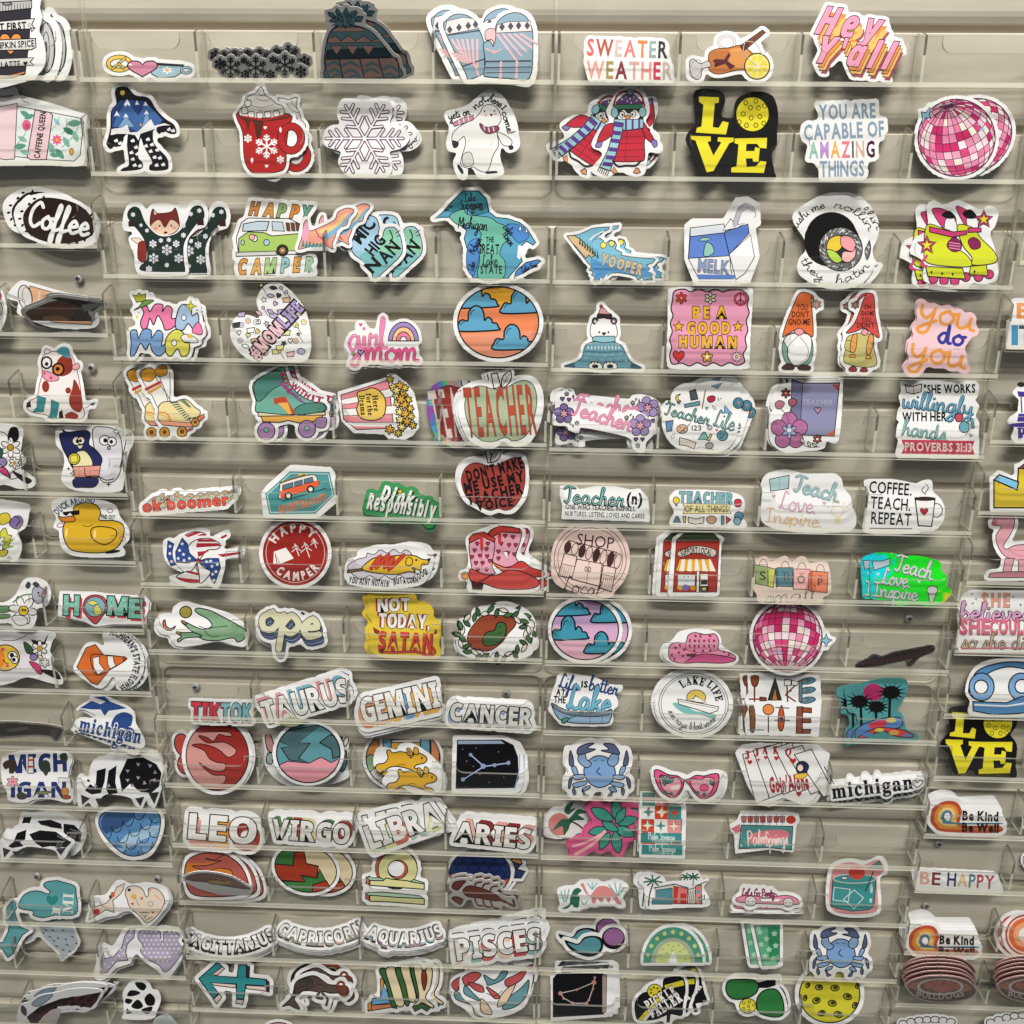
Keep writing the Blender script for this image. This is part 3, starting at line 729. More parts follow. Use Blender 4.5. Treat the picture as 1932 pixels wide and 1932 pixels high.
S(0,0,'fox_sweater_sticker','fox in a dark green snowflake sweater with both arms raised','''
!b fff 0 950 1640 980 1560 1060 1555 1110 1660 1150 1560 1300 1560 1340 1600 1400 1650 1450 1540 1520 1540 1550 1600 1540 1690 1470 1720 1400 1800 1390 1930 1405 2030 1370 2060 1090 2060 1040 2010 1035 1930 990 1800 1050 1790 1010 1730 950 1720
b 24362f 4 965 1640 990 1570 1050 1575 1100 1690 1200 1780 1320 1770 1400 1690 1450 1570 1520 1560 1540 1640 1480 1690 1390 1830 1385 1960 1395 2040 1360 2050 1090 2045 1060 2010 1110 1960 1105 1850 1060 1760
b 7a2f2a 4 1135 1700 1150 1580 1190 1610 1290 1600 1325 1570 1350 1660 1350 1720 1300 1765 1210 1765
b f1cfb4 0 1140 1705 1200 1660 1245 1720 1290 1660 1350 1700 1320 1750 1245 1775 1170 1750;p f1cfb4 0 1165 1620 1160 1590 1185 1615
e 111 0 1205 1705 7 8;e 111 0 1292 1702 7 8;e 111 0 1250 1755 14 9;e e8a58c 0 1175 1725 18 12;e e8a58c 0 1315 1720 18 12
p 3a2427 0 968 1670 1020 1660 1030 1710 970 1710;p 3a2427 0 1480 1660 1535 1640 1540 1700 1490 1700
b f1d9c4 3 990 1800 1060 1800 1080 1850 1040 1840;b 8a2f26 3 1050 1830 1100 1830 1100 1970 1045 1960 1040 1880
'''+';'.join(f'x flake eef 5 {x} {y} {r}' for x,y,r in [(1005,1620,18),(1155,1840,30),(1330,1840,28),(1260,1885,42),(1215,1815,18),(1275,1810,18),(1065,1700,14),(1110,1740,16),(1160,1950,40),(1350,1950,36),(1440,1615,18),(1505,1590,18),(1385,1705,18),(1260,2000,18),(1125,2030,26),(1385,1775,20)]),copies=[(165,8)],bd=18,foot=(1230,2065))
S(0,1,'iced_drink_sticker','orange iced drink cup with straw lying on its side, in the left rack','''
!b fff 0 60 300 150 200 230 210 400 260 640 330 720 420 710 530 400 530 160 440 140 400 150 340 90 320
p e9b48f 4 225 225 400 275 700 380 715 440 690 520 400 500 215 400;p b03a20 0 420 290 700 385 700 400 400 300;l f1d8c6 10 300 270 280 400;l 444 4 330 290 320 340
e e3dfdc 5 190 310 52 92 10;er 444 4 205 310 34 74 10;l 444 16 60 290 180 340;l f0ecec 8 60 290 180 340''',bd=8)
S(0,1,'folded_drink_sticker','dark brown drink sticker folding forward in front of the orange cup','''
b 5a3a2c 4 200 425 300 380 420 340 560 350 640 400 690 480 680 530 540 535 300 525 230 470;p 2b2a28 0 380 320 440 310 600 330 780 360 700 420 620 390 500 350
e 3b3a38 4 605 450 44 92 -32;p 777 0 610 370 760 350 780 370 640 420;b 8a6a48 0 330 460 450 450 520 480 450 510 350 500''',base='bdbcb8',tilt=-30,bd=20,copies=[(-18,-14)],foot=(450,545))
S(0,1,'cream_drink_sticker','sliver of a pale sticker at the left edge beside the iced drink','''
!b fff 0 -180 240 -20 240 30 320 45 420 20 520 -20 550 -200 540;c 777 4 -30 260 20 350 30 420 5 480;e c03a5a 0 -10 300 25 32;e cfcac4 4 -20 400 40 60''',bd=4)
S(0,1,'mama_sticker','puffy pastel lettering MA MA with a tulip, fried egg and butterfly','''
b ef7fae 6 1075 550 1060 500 1085 430 1070 390 1110 380 1130 420 1170 365 1230 370 1225 420 1260 375 1300 400 1295 470 1340 470 1320 530 1250 560 1225 500 1190 450 1160 520 1130 470 1110 540
b a9c4e2 6 1325 540 1335 440 1370 370 1440 380 1450 450 1490 430 1500 500 1460 550 1420 510 1380 560;e fff 4 1388 465 18 22
b 7fa8dc 6 985 750 990 650 985 570 1030 560 1045 620 1080 555 1140 560 1145 620 1190 560 1230 590 1220 680 1260 650 1255 710 1200 755 1150 720 1130 660 1100 710 1060 660 1020 740
b e6e05a 6 1250 720 1255 620 1320 555 1385 580 1390 650 1430 660 1420 740 1370 755 1340 700 1290 755;e fff 4 1315 655 20 24
b fdfdfb 4 1365 610 1400 590 1450 605 1480 620 1495 650 1450 655 1420 650 1385 645;e e9c52e 0 1435 605 22 14;b ef7fae 4 1450 560 1490 500 1520 530 1525 590 1470 585
p a8b03a 4 1000 290 1030 300 1050 278 1070 295 1100 285 1095 340 1030 350;b 6f9a4a 4 1050 380 1090 335 1160 335 1110 370 1060 390 1010 410;x spark dede3a 4 1440 378 50;e dede3a 0 1035 460 11 11;e 8fa8d0 0 1048 428 6 6;e 8fa8d0 0 1488 408 8 8''',copies=[(38,12)],bd=24,close=20)
S(0,1,'cow_sticker','sitting white cow with red patches, round black glasses and a blue hat','''
kc 8a2a2a
b f6f1ee 4 320 880 310 800 340 740 420 720 520 740 560 790 590 900 610 1020 620 1130 640 1190 600 1230 480 1220 400 1230 350 1200 250 1180 200 1140 230 1090 280 1060 300 960
b 9a3a2a 0 430 800 480 750 540 770 545 860 500 900 440 900;b 9a3a2a 0 560 930 600 1000 625 1120 600 1180 540 1150 520 1080 545 1000;e 9a3a2a 0 345 985 28 44;e 9a3a2a 0 515 1015 22 24;b 9a3a2a 0 490 1200 540 1175 590 1200 580 1225 510 1225
b ef9fb0 4 320 870 360 870 430 900 440 935 370 945 325 915;e c23a6a 0 335 885 8 10;e c23a6a 0 385 920 12 10;b f6f1ee 4 340 740 345 700 385 720;b f1b8b8 4 545 830 590 810 600 845 560 860
b 4f9aa8 0 425 720 470 685 520 700 525 770 470 750
er 1a1718 13 352 805 38 44;e e8853a 0 440 855 36 38;er 1a1718 14 440 855 42 44;l 1a1718 10 385 828 402 840;e 1a1718 0 352 815 14 15;e 1a1718 0 436 852 16 16
p 3f8f94 0 280 1050 350 1070 330 1180 240 1180 275 1140;p 3f8f94 0 385 1080 450 1110 430 1220 360 1225 380 1180;p 26242a 0 200 1110 230 1090 235 1140 205 1145;p 26242a 0 445 1180 470 1160 480 1220 445 1220
c 8a2a2a 4 625 1150 660 1140 690 1110;p 26242a 0 680 1120 720 1100 705 1130''',bd=22)
S(0,1,'yellow_skates_sticker','pair of cream roller skates with tall striped socks, front copy','''
kc 4a4038
b f4f1ea 4 1070 930 1060 870 1140 840 1170 900 1200 960 1280 1080 1290 1150 1200 1150 1150 1060
b d99a2e 4 1065 920 1070 865 1150 850 1180 890 1140 945 1090 940;b d99a2e 4 1170 880 1190 835 1250 830 1260 890 1200 910
p b8442e 0 1090 1000 1210 940 1220 960 1100 1020;p d9a44a 0 1110 1025 1220 965 1225 985 1120 1045;c 666 6 1200 900 1250 1030 1270 1110;c 666 6 1280 880 1285 1000 1280 1100
b f1dfa0 5 1200 1130 1240 1100 1320 1100 1400 1080 1470 1140 1510 1170 1500 1210 1430 1230 1440 1270 1300 1260 1200 1240 1195 1180
'''+';'.join(f'l 4f6f70 9 {1290+i*15} {1110+i*16} {1340+i*12} {1105+i*14}' for i in range(9))+';'+';'.join(f'l 4f6f70 7 {1350+i*14} {1085+i*10} {1400+i*8} {1090+i*10}' for i in range(6))+'''
c e8853a 12 1205 1180 1260 1190 1290 1245;c f0c04a 9 1205 1198 1250 1208 1275 1245;p e8a080 4 1195 1240 1440 1260 1470 1285 1400 1290 1230 1275
e e0a03a 5 1243 1330 38 38;e 6a4a2a 0 1243 1330 17 17;e e0a03a 5 1375 1325 38 38;e 6a4a2a 0 1375 1325 17 17;e e0a03a 5 1475 1255 30 30;e 6a4a2a 0 1475 1255 13 13;p e8805a 4 1490 1220 1540 1190 1545 1215 1500 1250;p e8805a 4 1400 1310 1460 1290 1450 1310 1410 1325''',copies=[(-98,0)],bd=22)
S(0,1,'cat_ghost_sticker','dark blue cat with a yellow shield beside a pale wide-eyed ghost','''
!b fff 0 430 1310 500 1290 700 1280 900 1300 990 1330 1000 1410 960 1500 930 1700 900 1770 740 1780 560 1760 470 1690 490 1570 480 1480 430 1420
b e7e4ea 5 700 1310 790 1290 880 1320 920 1420 915 1600 860 1700 760 1690 720 1500;e fff 5 790 1390 40 38;e fff 5 845 1400 34 34;e 1a1718 0 795 1392 16 17;e 1a1718 0 840 1402 14 15;er 1a1718 8 822 1448 11 12;c 1a1718 7 960 1340 940 1450 905 1600;x spark fff 4 880 1325 34
b 2a2f62 6 480 1330 470 1310 510 1330 600 1320 660 1320 680 1350 670 1420 720 1460 770 1530 740 1600 660 1620 560 1610 510 1520 470 1440 450 1350;b f1e6b0 4 560 1500 640 1470 700 1560 660 1620 560 1610
e f0e8d0 5 580 1395 34 34;e f0e8d0 5 612 1392 28 30;e 1a1718 0 585 1398 13 15;e 1a1718 0 608 1394 11 13;p e8e0d0 4 580 1430 630 1425 615 1455 595 1455
e e8dc4a 6 560 1530 44 44;e 8a8a30 4 560 1530 30 30;e e8dc4a 0 560 1530 28 28;p eaa090 4 550 1590 760 1580 745 1670 565 1670;l d8706a 4 560 1620 750 1615;l d8706a 4 600 1590 600 1665;l d8706a 4 680 1590 680 1665
b 2a2f62 5 565 1680 735 1675 715 1740 620 1745 560 1740;c 1a1718 7 640 1600 650 1660 730 1660 800 1690 860 1680;x spark 1a1718 0 518 1605 18;x spark 1a1718 0 820 1725 22;x spark fff 4 550 1640 22''',bd=5)
S(0,1,'flower_heap_sticker','black and white daisy and mushroom sticker at the far left edge','''
!b fff 0 -200 1290 140 1290 160 1400 150 1480 190 1540 160 1600 200 1640 260 1690 240 1740 140 1750 40 1720 -200 1700
b 1f1d1e 4 80 1300 130 1300 140 1370 110 1400 60 1380;x flow6 f4f2ee 5 80 1445 78;e c8a02a 4 80 1445 26 26;b 8a78a8 5 -20 1540 30 1520 50 1560 20 1590;b c83a7a 5 -30 1600 40 1600 80 1670 30 1650;b 2f5a4a 4 -40 1440 20 1460 10 1520 -40 1520
b 1f1d1e 0 90 1620 160 1650 240 1690 210 1720 140 1680;er 1a1718 6 130 1640 70 30 30;x flow6 f4f2ee 5 110 1560 45;e c8a02a 0 110 1560 14 14;c 1a1718 6 -30 1320 40 1340 80 1400''',bd=4)
S(0,1,'ok_boomer_sticker','retro red bubble lettering sticker reading ok boomer','''
'''+';'.join(f't {c} {1405+dx} {1862-dy} 640 70 5 b b=15 k=3,444|ok boomer' for c,dx,dy in [('9fb0a8',62,50),('f0b070',50,40),('8fb4b4',38,30),('f4c890',26,20),('b8cfc8',14,10)])+';t e8503c 1400 1868 640 72 5 b b=16 k=4,7a1a1a|ok boomer',bd=26,close=30,tilt=25)
S(0,2,'flower_heap_sticker','daisy and bee sticker in black, white and yellow at the far left edge','''
!b fff 0 -200 -60 190 -60 210 20 190 110 130 160 160 260 130 350 90 375 40 350 -200 380
b e8d03a 4 0 20 60 10 80 60 40 90 0 90;b 8a78a8 4 100 40 150 30 175 70 150 120 110 125 70 90;c 1a1718 6 110 30 150 60 120 110;b d8d83a 4 0 160 40 120 60 170 90 180 60 230 20 240;p a8b83a 4 20 230 110 200 60 250 110 260 20 280;b d8c83a 4 0 290 60 290 40 330 0 330;x spark fff 4 70 350 22;x flow6 f4f2ee 4 -10 220 50''',bd=4)
S(0,2,'duck_sticker','yellow rubber duck in sunglasses with bent words DUCK AROUND and FIND OUT','''
!b fff 0 390 -60 480 -100 640 -100 780 -80 870 -40 900 40 960 120 970 200 920 260 940 310 880 335 640 335 520 310 460 240 450 140 410 110 430 40
b e3b51e 6 480 100 520 50 560 20 560 -40 640 -70 730 -50 760 10 750 60 860 65 930 100 930 190 880 270 780 305 640 305 530 280 480 190
b e88a2a 5 440 30 480 40 540 30 565 45 560 70 480 75 455 60;p 1a1718 0 470 0 600 -15 600 20 545 25 530 5 500 30 480 20;b e3b51e 6 690 130 740 110 840 120 880 150 860 210 790 245 720 220 690 180
c 1a1718 4 620 100 660 110 700 95;c 1a1718 4 830 180 870 180;c 1a1718 4 820 205 865 200;b f8e8a0 0 495 140 510 125 505 180 495 180;b f8e8a0 0 710 150 725 140 720 190 708 190;e 1a1718 0 850 300 60 12 8
er a85a70 6 455 100 26 16 20;er a85a70 6 925 200 22 18;er a85a70 6 830 -10 22 14;t 1a1718 815 38 105 30 -4 n b=5|FIND OUT;a 5a7080 640 190 260 140 75 50 n b=9|DUCK AROUND''',bd=4)
S(0,2,'pinwheel_sticker','stars and stripes pinwheel sticker, front one of two','''
!b fff 0 1310 300 1340 200 1380 180 1420 200 1500 185 1640 195 1700 240 1640 290 1820 275 1840 300 1820 330 1690 355 1695 400 1650 560 1600 560 1560 540 1450 570 1350 540 1280 490 1400 460 1330 380
b f6f4f2 5 1495 365 1410 320 1420 260 1480 210 1580 200 1660 240 1640 280 1560 290;p b3283a 0 1485 235 1640 235 1680 255 1480 268;p b3283a 0 1490 300 1580 290 1520 330 1495 340;p b3283a 0 1495 205 1600 205 1640 225 1490 225
p 2f4f94 4 1375 195 1415 240 1430 310 1490 365 1420 385 1330 380 1325 300;p 2f4f94 4 1495 370 1560 350 1650 350 1665 420 1620 545 1590 500 1580 440
b f6f4f2 5 1490 375 1480 420 1510 480 1500 530 1420 530 1330 490 1400 450 1450 440;p b3283a 0 1330 490 1400 530 1500 535 1505 510 1400 500;p b3283a 0 1400 455 1505 480 1500 460 1440 445;b f6f4f2 5 1490 375 1540 420 1590 450 1560 500 1510 540 1505 480
p b3283a 0 1640 320 1815 300 1818 315 1680 340
'''+';'.join(f'x star fff 0 {x} {y} 15' for x,y in [(1375,240),(1355,290),(1385,320),(1345,350),(1390,365),(1430,350),(1590,370),(1640,395),(1600,410),(1630,450),(1605,470),(1615,515),(1560,375)])+';x flower b3283a 3 1495 368 22',bd=4,copies=[(-60,-50,20)])
S(0,2,'daisy_panda_sticker','daisy with a yellow centre and small grey bear, at left edge','''
!b fff 0 -200 700 20 690 120 630 180 520 260 500 340 530 380 610 350 700 270 730 270 800 230 870 120 870 60 830 -200 850
b 6f9a6a 4 -100 720 40 710 110 720 40 760 -100 760;b 6f9a6a 4 -100 790 60 770 60 800 -100 810;x flow6 f4f2f2 5 175 740 110 20;e e8c82a 5 178 745 38 36;e 1a1718 0 172 738 8 9;e 1a1718 0 190 740 8 9
b b8bcc8 4 245 640 250 580 290 560 340 600 325 670 280 690;b 4a4a52 0 190 560 210 525 235 545 215 580;b 4a4a52 0 245 545 270 525 300 550 280 570;b c85a8a 4 335 575 350 600 345 635 325 615;c 6f9a6a 12 100 680 170 630 235 620;e 1a1718 0 290 610 8 9;e 1a1718 0 300 632 8 9;b f4f2f2 4 90 790 160 780 210 810 190 850 130 850''',bd=4)
S(0,2,'home_sticker','sticker reading HOME in teal dots, a red map pin for its O','''
!p fff 0 455 600 560 605 700 605 800 620 1090 640 1120 680 1100 840 860 840 720 860 640 820 440 780
'''+w3('H',540,705,110,140,-2,'d8505a',20,22,6,'7fc4b4')+';'+w3('M',890,710,150,130,-2,'d8505a',22,22,6,'7fc4b4')+';'+w3('E',1025,730,95,135,-3,'d8505a',22,22,6,'7fc4b4')+'''
b d8505a 5 625 730 650 650 720 625 790 650 810 730 770 790 720 845 660 790;e 7fb8c0 4 718 715 78 76;b e8dc6a 3 715 770 710 720 735 700 765 740 760 770;p e8dc6a 3 655 685 700 665 745 690 700 705
'''+';'.join(f'e e8e0a0 0 {x} {y} 5 5' for x,y in [(500,650),(505,690),(500,730),(575,650),(575,695),(580,740),(540,705),(840,660),(840,710),(840,750),(935,665),(940,710),(940,755),(1000,680),(1000,720),(1000,770),(1050,670),(1045,725)]),bd=4,copies=[(16,12)],foot=(720,862))
S(0,2,'green_hand_sticker','green open hand sticker with a red crescent moon and gold ball','''
!b fff 0 1185 850 1210 780 1270 770 1320 770 1340 700 1400 680 1480 700 1600 730 1750 780 1860 870 1870 960 1840 1010 1760 1000 1650 970 1480 1000 1360 1010 1300 970 1290 930 1220 910
e a89a48 6 1402 755 46 44;b d8705a 6 1230 830 1245 815 1255 860 1290 880 1325 860 1300 890 1260 890 1235 870
b 86b08a 6 1470 740 1500 725 1590 745 1680 790 1790 850 1860 900 1840 960 1790 980 1760 950 1640 970 1530 960 1450 900 1370 830 1400 830 1480 870 1540 885 1600 860 1570 810 1500 770
b 86b08a 6 1335 910 1400 910 1470 910 1520 940 1400 950 1350 980 1340 960 1370 940;c 1a1718 5 1500 860 1560 880 1620 870 1720 860;c 1a1718 5 1540 890 1590 940 1650 940;b a8884a 4 1368 820 1395 825 1410 850 1385 840;b a8884a 4 1328 905 1355 905 1365 925 1340 920''',bd=5,copies=[(-20,10,2)],tilt=14)
S(0,2,'smiley_sticker','grey cloud-like sticker with yellow smiling ball and flowers at left edge','''
!b fff 0 -200 905 370 905 385 980 370 1050 400 1110 400 1180 450 1230 470 1290 400 1290 200 1240 60 1290 -200 1290
p e2dfe2 0 -200 905 360 905 340 1000 350 1150 280 1230 60 1280 -200 1280;e e3c23a 6 40 1100 108 98;e e8852a 0 -10 1110 50 70;e fff 5 95 1085 36 34;e fff 5 110 1115 28 28;e 1a1718 0 90 1080 17 18;e 1a1718 0 105 1115 15 16;e d8506a 0 20 1035 16 14;e d8506a 0 55 1160 15 12;c 1a1718 6 25 1115 45 1140 65 1140
p 26221e 0 230 960 330 980 370 910 340 1000 260 1010;b 3a5a3a 4 180 980 240 1020 250 1070 200 1060;x flow6 f4f2ee 5 300 1030 62;e c8a02a 3 300 1030 22 22;b c83a6a 4 220 1130 290 1150 320 1210 290 1220;e 8a78a8 4 255 1095 30 26;b e8d8a8 4 285 1080 320 1090 310 1120;x flow6 f4f2ee 4 340 1140 36;b 26221e 0 300 1190 420 1200 460 1260 400 1250;c 1a1718 5 -50 960 100 970 200 930''',bd=4)
S(0,2,'traffic_cone_sticker','orange traffic cone lying sideways with curved words MICHIGANS STATE FLOWER','''
!b fff 0 780 900 900 905 1000 960 1060 1040 1085 1140 1060 1240 1000 1310 920 1340 880 1320 880 1270 850 1230 800 1300 740 1325 640 1260 560 1190 580 1130 640 1010 720 985 800 1040
p e0702a 5 580 1170 650 1025 720 1000 790 1090 820 1200 735 1305 690 1290;b e0702a 5 690 1080 800 1080 940 1095 945 1120 830 1190 740 1230 700 1180;p f4f2f0 4 700 1100 750 1088 750 1140 790 1195 740 1230 705 1170;p f4f2f0 4 810 1085 855 1088 860 1130 875 1160 830 1185 812 1140;e a8501a 3 938 1108 9 20
a 3a4048 800 1130 205 82 20 52 n b=6|MICHIGAN'S;a 3a4048 800 1130 210 14 -20 48 n b=6|STATE;a 3a4048 800 1130 215 -26 -62 50 n b=6|FLOWER''',bd=4,copies=[(40,10,4)])
S(0,2,'blue_state_sticker','navy state map sticker with word michigan across it, front one','''
!b fff 0 590 1480 680 1420 690 1385 780 1390 880 1430 960 1470 1010 1520 1020 1600 1060 1670 1090 1740 1060 1780 960 1750 600 1650 580 1630 600 1560 680 1560 760 1550 650 1490
p 2f5090 0 600 1480 690 1425 760 1450 800 1430 700 1395 790 1390 830 1430 960 1480 900 1490 820 1500 790 1540 760 1490 690 1490
b 2f5090 0 850 1570 880 1530 940 1510 1000 1540 990 1610 970 1620 1010 1640 1030 1700 960 1720 870 1680 840 1620;t fff 835 1645 470 110 -12 s b=20 k=10,fff|michigan;t 2f5090 835 1645 470 110 -12 s b=7|michigan''',bd=4,copies=[(-20,30,-6)])
S(0,2,'dark_strip_sticker','dark brown sticker folded into a thin strip in the left rack','''
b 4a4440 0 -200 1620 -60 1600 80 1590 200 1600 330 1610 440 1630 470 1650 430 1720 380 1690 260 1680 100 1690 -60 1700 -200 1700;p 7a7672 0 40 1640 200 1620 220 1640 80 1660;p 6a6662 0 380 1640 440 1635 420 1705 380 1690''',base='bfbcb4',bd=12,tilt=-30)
S(0,2,'word_sticker','red and teal block-letter word sticker just left of the TAURUS one',w3('TIK',1550,1505,210,125,-3,'6fa8a8',8,14,6,'d8384e','b',6)+';'+w3('TOK',1785,1512,225,125,-1,'c03a4a',-8,14,6,'7fc0cc','b',6),bd=22,close=20)
S(0,2,'flame_oval_sticker','red round sticker with pink wavy flames, front of its stack','''
!e fff 0 1640 1840 262 290;e a8322c 0 1640 1840 236 262;clip e 1640 1840 236 262 0
b d89a94 5 1350 1800 1420 1640 1490 1660 1560 1660 1720 1660 1750 1690 1700 1690 1650 1680 1610 1730 1560 1700 1500 1690 1560 1740 1620 1740 1700 1740 1780 1790 1770 1830 1720 1850 1660 1800 1600 1770 1520 1750 1450 1760 1540 1800 1580 1860 1640 1890 1700 1900 1690 1950 1600 1950 1500 1890 1600 1980 1700 1990 1680 2050 1560 2060 1420 2000
noclip;er 1a1718 8 1640 1840 236 262''',bd=3,foot=(1640,2135),copies=[(20,-8,5)])
S(0,2,'red_oval_sticker','pair of small red ovals peeking out left behind the flame sticker','''
e c85048 6 1380 1760 60 90 20;e c85048 6 1410 1900 70 80;e d8807a 6 1430 1930 34 40''',bd=20,y=-.009,foot=(1400,2010))
S(0,3,'state_icons_sticker','white sticker lettered MICH IGAN in navy with a lighthouse, blossom and fish','''
!b fff 0 20 -70 100 -110 250 -130 480 -120 540 -60 520 0 510 80 550 120 545 230 500 255 380 230 250 235 190 260 70 240 60 180 20 100
t 2a3a7a 285 -35 430 130 2 b b=6|MICH;t 2a3a7a 290 165 410 110 0 b b=4|iGAN
x flow6 f0a8b0 3 95 105 46;e d85a6a 0 95 105 10 10;p f4f0ec 4 215 -90 250 -90 255 40 210 40;l c03a3a 14 215 -60 252 -60;l c03a3a 14 213 -10 254 -10;b 4a3a30 0 20 -30 60 -60 120 -50 110 30 80 40 70 0 40 10;b 3a4a38 0 300 -40 350 -60 380 -20 350 60 320 20;b 8a8a60 3 260 190 320 175 390 180 330 200;e e8a04a 3 490 180 28 36;e b0603a 3 500 220 36 16;b 4a4a4a 0 125 200 160 180 200 200 190 235 140 235;b 3a4a38 0 450 -100 500 -110 510 -60 470 -40''',bd=3,copies=[(18,8,2)])
MITC='''p 141417 3 {pts}'''
S(0,3,'cow_map_sticker','black and white cow-patterned state map stickers bunched in a pocket, front one','''
!b fff 0 590 180 610 100 640 90 680 150 700 20 740 -40 800 -60 900 -100 1040 -110 1180 -70 1240 0 1250 60 1220 140 1170 290 1140 280 1110 220 1060 310 1000 230 900 200 780 200 730 290 690 280 680 240 600 295
p 141417 0 640 170 680 120 720 150 730 20 800 0 790 100 760 190 690 200;p 141417 0 800 160 820 20 880 -20 870 110 890 190 820 200;p 141417 0 900 60 960 -70 1080 -80 1180 -30 1220 40 1200 140 1140 190 1060 180 980 120 920 180;p 3a3a40 0 610 200 680 230 620 280;p 3a3a40 0 720 230 800 230 740 280;p 2a2a30 0 1020 230 1090 215 1060 290;p 2a2a30 0 1120 190 1200 180 1165 275
'''+';'.join(f'x tri 9a9aa8 0 {x} {y} 16 {x%90}' for x,y in [(720,130),(820,130),(960,20),(1040,-30),(1130,-20),(1000,130),(1090,110),(1160,90),(1040,70),(1170,30),(960,90)]),bd=3,copies=[(-14,-26,-3),(10,-40,3)],foot=(900,300),clabel='cow-patterned state map sticker squeezed behind the black and white front one')
S(0,3,'cow_map_sticker','dark state map sticker marked mi, front of the pile under the MICH IGAN sticker','''
!b fff 0 5 560 30 500 60 460 90 480 120 440 200 425 340 445 440 480 520 530 560 560 530 600 480 680 450 680 420 620 330 600 200 590 100 640 30 700 10 660
p 141417 0 60 590 100 560 130 490 200 465 190 540 150 560 180 590 90 605;p 141417 0 220 500 300 470 420 480 490 530 540 560 500 600 380 590 320 600 260 560;p 3a3a40 0 20 600 80 620 30 680;p 3a3a40 0 90 630 170 625 120 670;p 3a3a40 0 420 610 500 600 460 660;t 6a6a72 445 560 100 60 68 s b=1|mi''',bd=3,foot=(250,700))
S(0,3,'cow_map_sticker','upper dark state map sticker marked mi leaning behind the lower one','''
!b fff 0 150 400 180 350 260 340 400 345 540 390 620 440 650 500 610 600 540 660 510 600 300 560 160 520
p 141417 0 165 420 180 370 240 370 220 430;p 141417 0 280 400 380 390 460 420 470 460 320 440;p 141417 0 480 420 560 430 620 490 600 560 520 540 480 480;t 6a6a72 545 500 80 60 70 s b=1|mi''',bd=3,y=-.011,foot=(400,680),copies=[(4,-22,0)])
S(0,3,'blue_waves_sticker','oval sticker of blue scalloped waves','''
!b fff 0 725 390 760 320 870 290 1000 300 1150 290 1225 350 1235 440 1200 560 1130 660 1020 690 920 670 820 590 750 490
b 5a90c4 6 745 400 780 340 880 310 1000 315 1130 310 1200 350 1210 430 1180 550 1120 630 1020 665 930 645 840 570 770 480
clip 760 400 800 335 880 315 1130 315 1195 350 1208 430 1178 550 1118 630 1020 662 930 642 840 565 775 480
p 3a5a8a 0 740 300 1040 300 1000 380 920 440 800 500 760 450;p a8c8e4 0 900 560 960 500 1050 480 1100 440 1220 430 1220 490 1080 540 940 620;p 9abce0 0 850 600 950 610 900 650;p 7aa8d8 0 1020 600 1190 480 1190 580 1100 650
'''+';'.join(f'c 1a1718 6 {x} {y} {x+20} {y+40} {x+65} {y+35} {x+90} {y-30}' for x,y in [(760,495),(840,440),(925,395),(1010,345),(790,590),(885,520),(975,470),(1060,420),(1130,370),(865,620),(950,570),(1045,520),(1125,480),(960,650),(1060,600),(1150,560)])+';noclip;cc 1a1718 6 745 400 780 340 880 310 1000 315 1130 310 1200 350 1210 430 1180 550 1120 630 1020 665 930 645 840 570 770 480',bd=3)
S(0,3,'love_state_sticker','teal state map sticker reading I heart MI, hanging over the pocket front','''
b 62aab0 5 150 1060 145 1020 180 960 240 930 300 930 360 950 375 930 330 890 350 860 430 850 470 860 560 890 575 950 575 1100 420 1110 320 1130 250 1110 250 1080
p 62aab0 5 60 1040 90 1010 115 1010 125 1060 110 1080 130 1150 150 1200 220 1225 170 1260 140 1310 100 1400 60 1430 20 1370 -20 1330 -30 1310 20 1320 60 1240 70 1190 50 1160 45 1080
x heart 2f8a84 0 395 1005 45;t f0f0ea 425 1075 70 60 80 s b=1|I;t f0f0ea 512 1020 150 80 86 s b=1|MI''',bd=24,close=8,y=-.0205,foot=(150,1440))
S(0,3,'floral_map_sticker','cream state map sticker printed with autumn leaves and a red heart, front copy','''
!b fff 0 650 1160 670 1080 680 1000 720 970 800 960 850 890 900 850 990 880 1100 870 1220 890 1260 930 1270 1010 1200 1110 1110 1200 1060 1150 990 1080 900 1090 880 1110 800 1120 720 1150
p ead8c6 4 670 1145 690 1070 715 1010 715 1050 800 1020 850 970 880 900 940 870 930 920 900 960 850 1000 860 1040 860 1090 800 1070 700 1130
b ead8c6 4 945 950 960 900 1030 890 1080 920 1100 970 1120 960 1120 910 1180 910 1230 960 1240 1020 1190 1110 1110 1170 1060 1120 980 1050 960 990
e c83a3a 0 730 1085 26 22 30;e d8603a 0 850 955 16 22;e 222 0 832 972 9 14;e e8b050 0 1010 970 22 20;l 9a9a94 6 1020 980 1050 1040;p b84a3a 0 1055 985 1080 970 1075 995;p b84a3a 0 985 1020 1010 1015 1005 1040;er b0aaa4 7 1135 1025 20 20;p e08a5a 0 1120 920 1140 910 1130 940;l e8a850 7 1170 960 1220 1000;p a84030 0 1140 1080 1170 1085 1150 1100;l 333 4 1060 1090 1110 1090;l 333 5 1100 1150 1150 1120;e 333 0 975 920 14 12
'''+';'.join(f'l 333 3 1095 1130 {x} 1095;e 333 0 {x} 1092 5 5' for x in (1060,1080,1100,1120)),bd=3,copies=[(14,4,0),(26,14,0)],foot=(1000,1205))
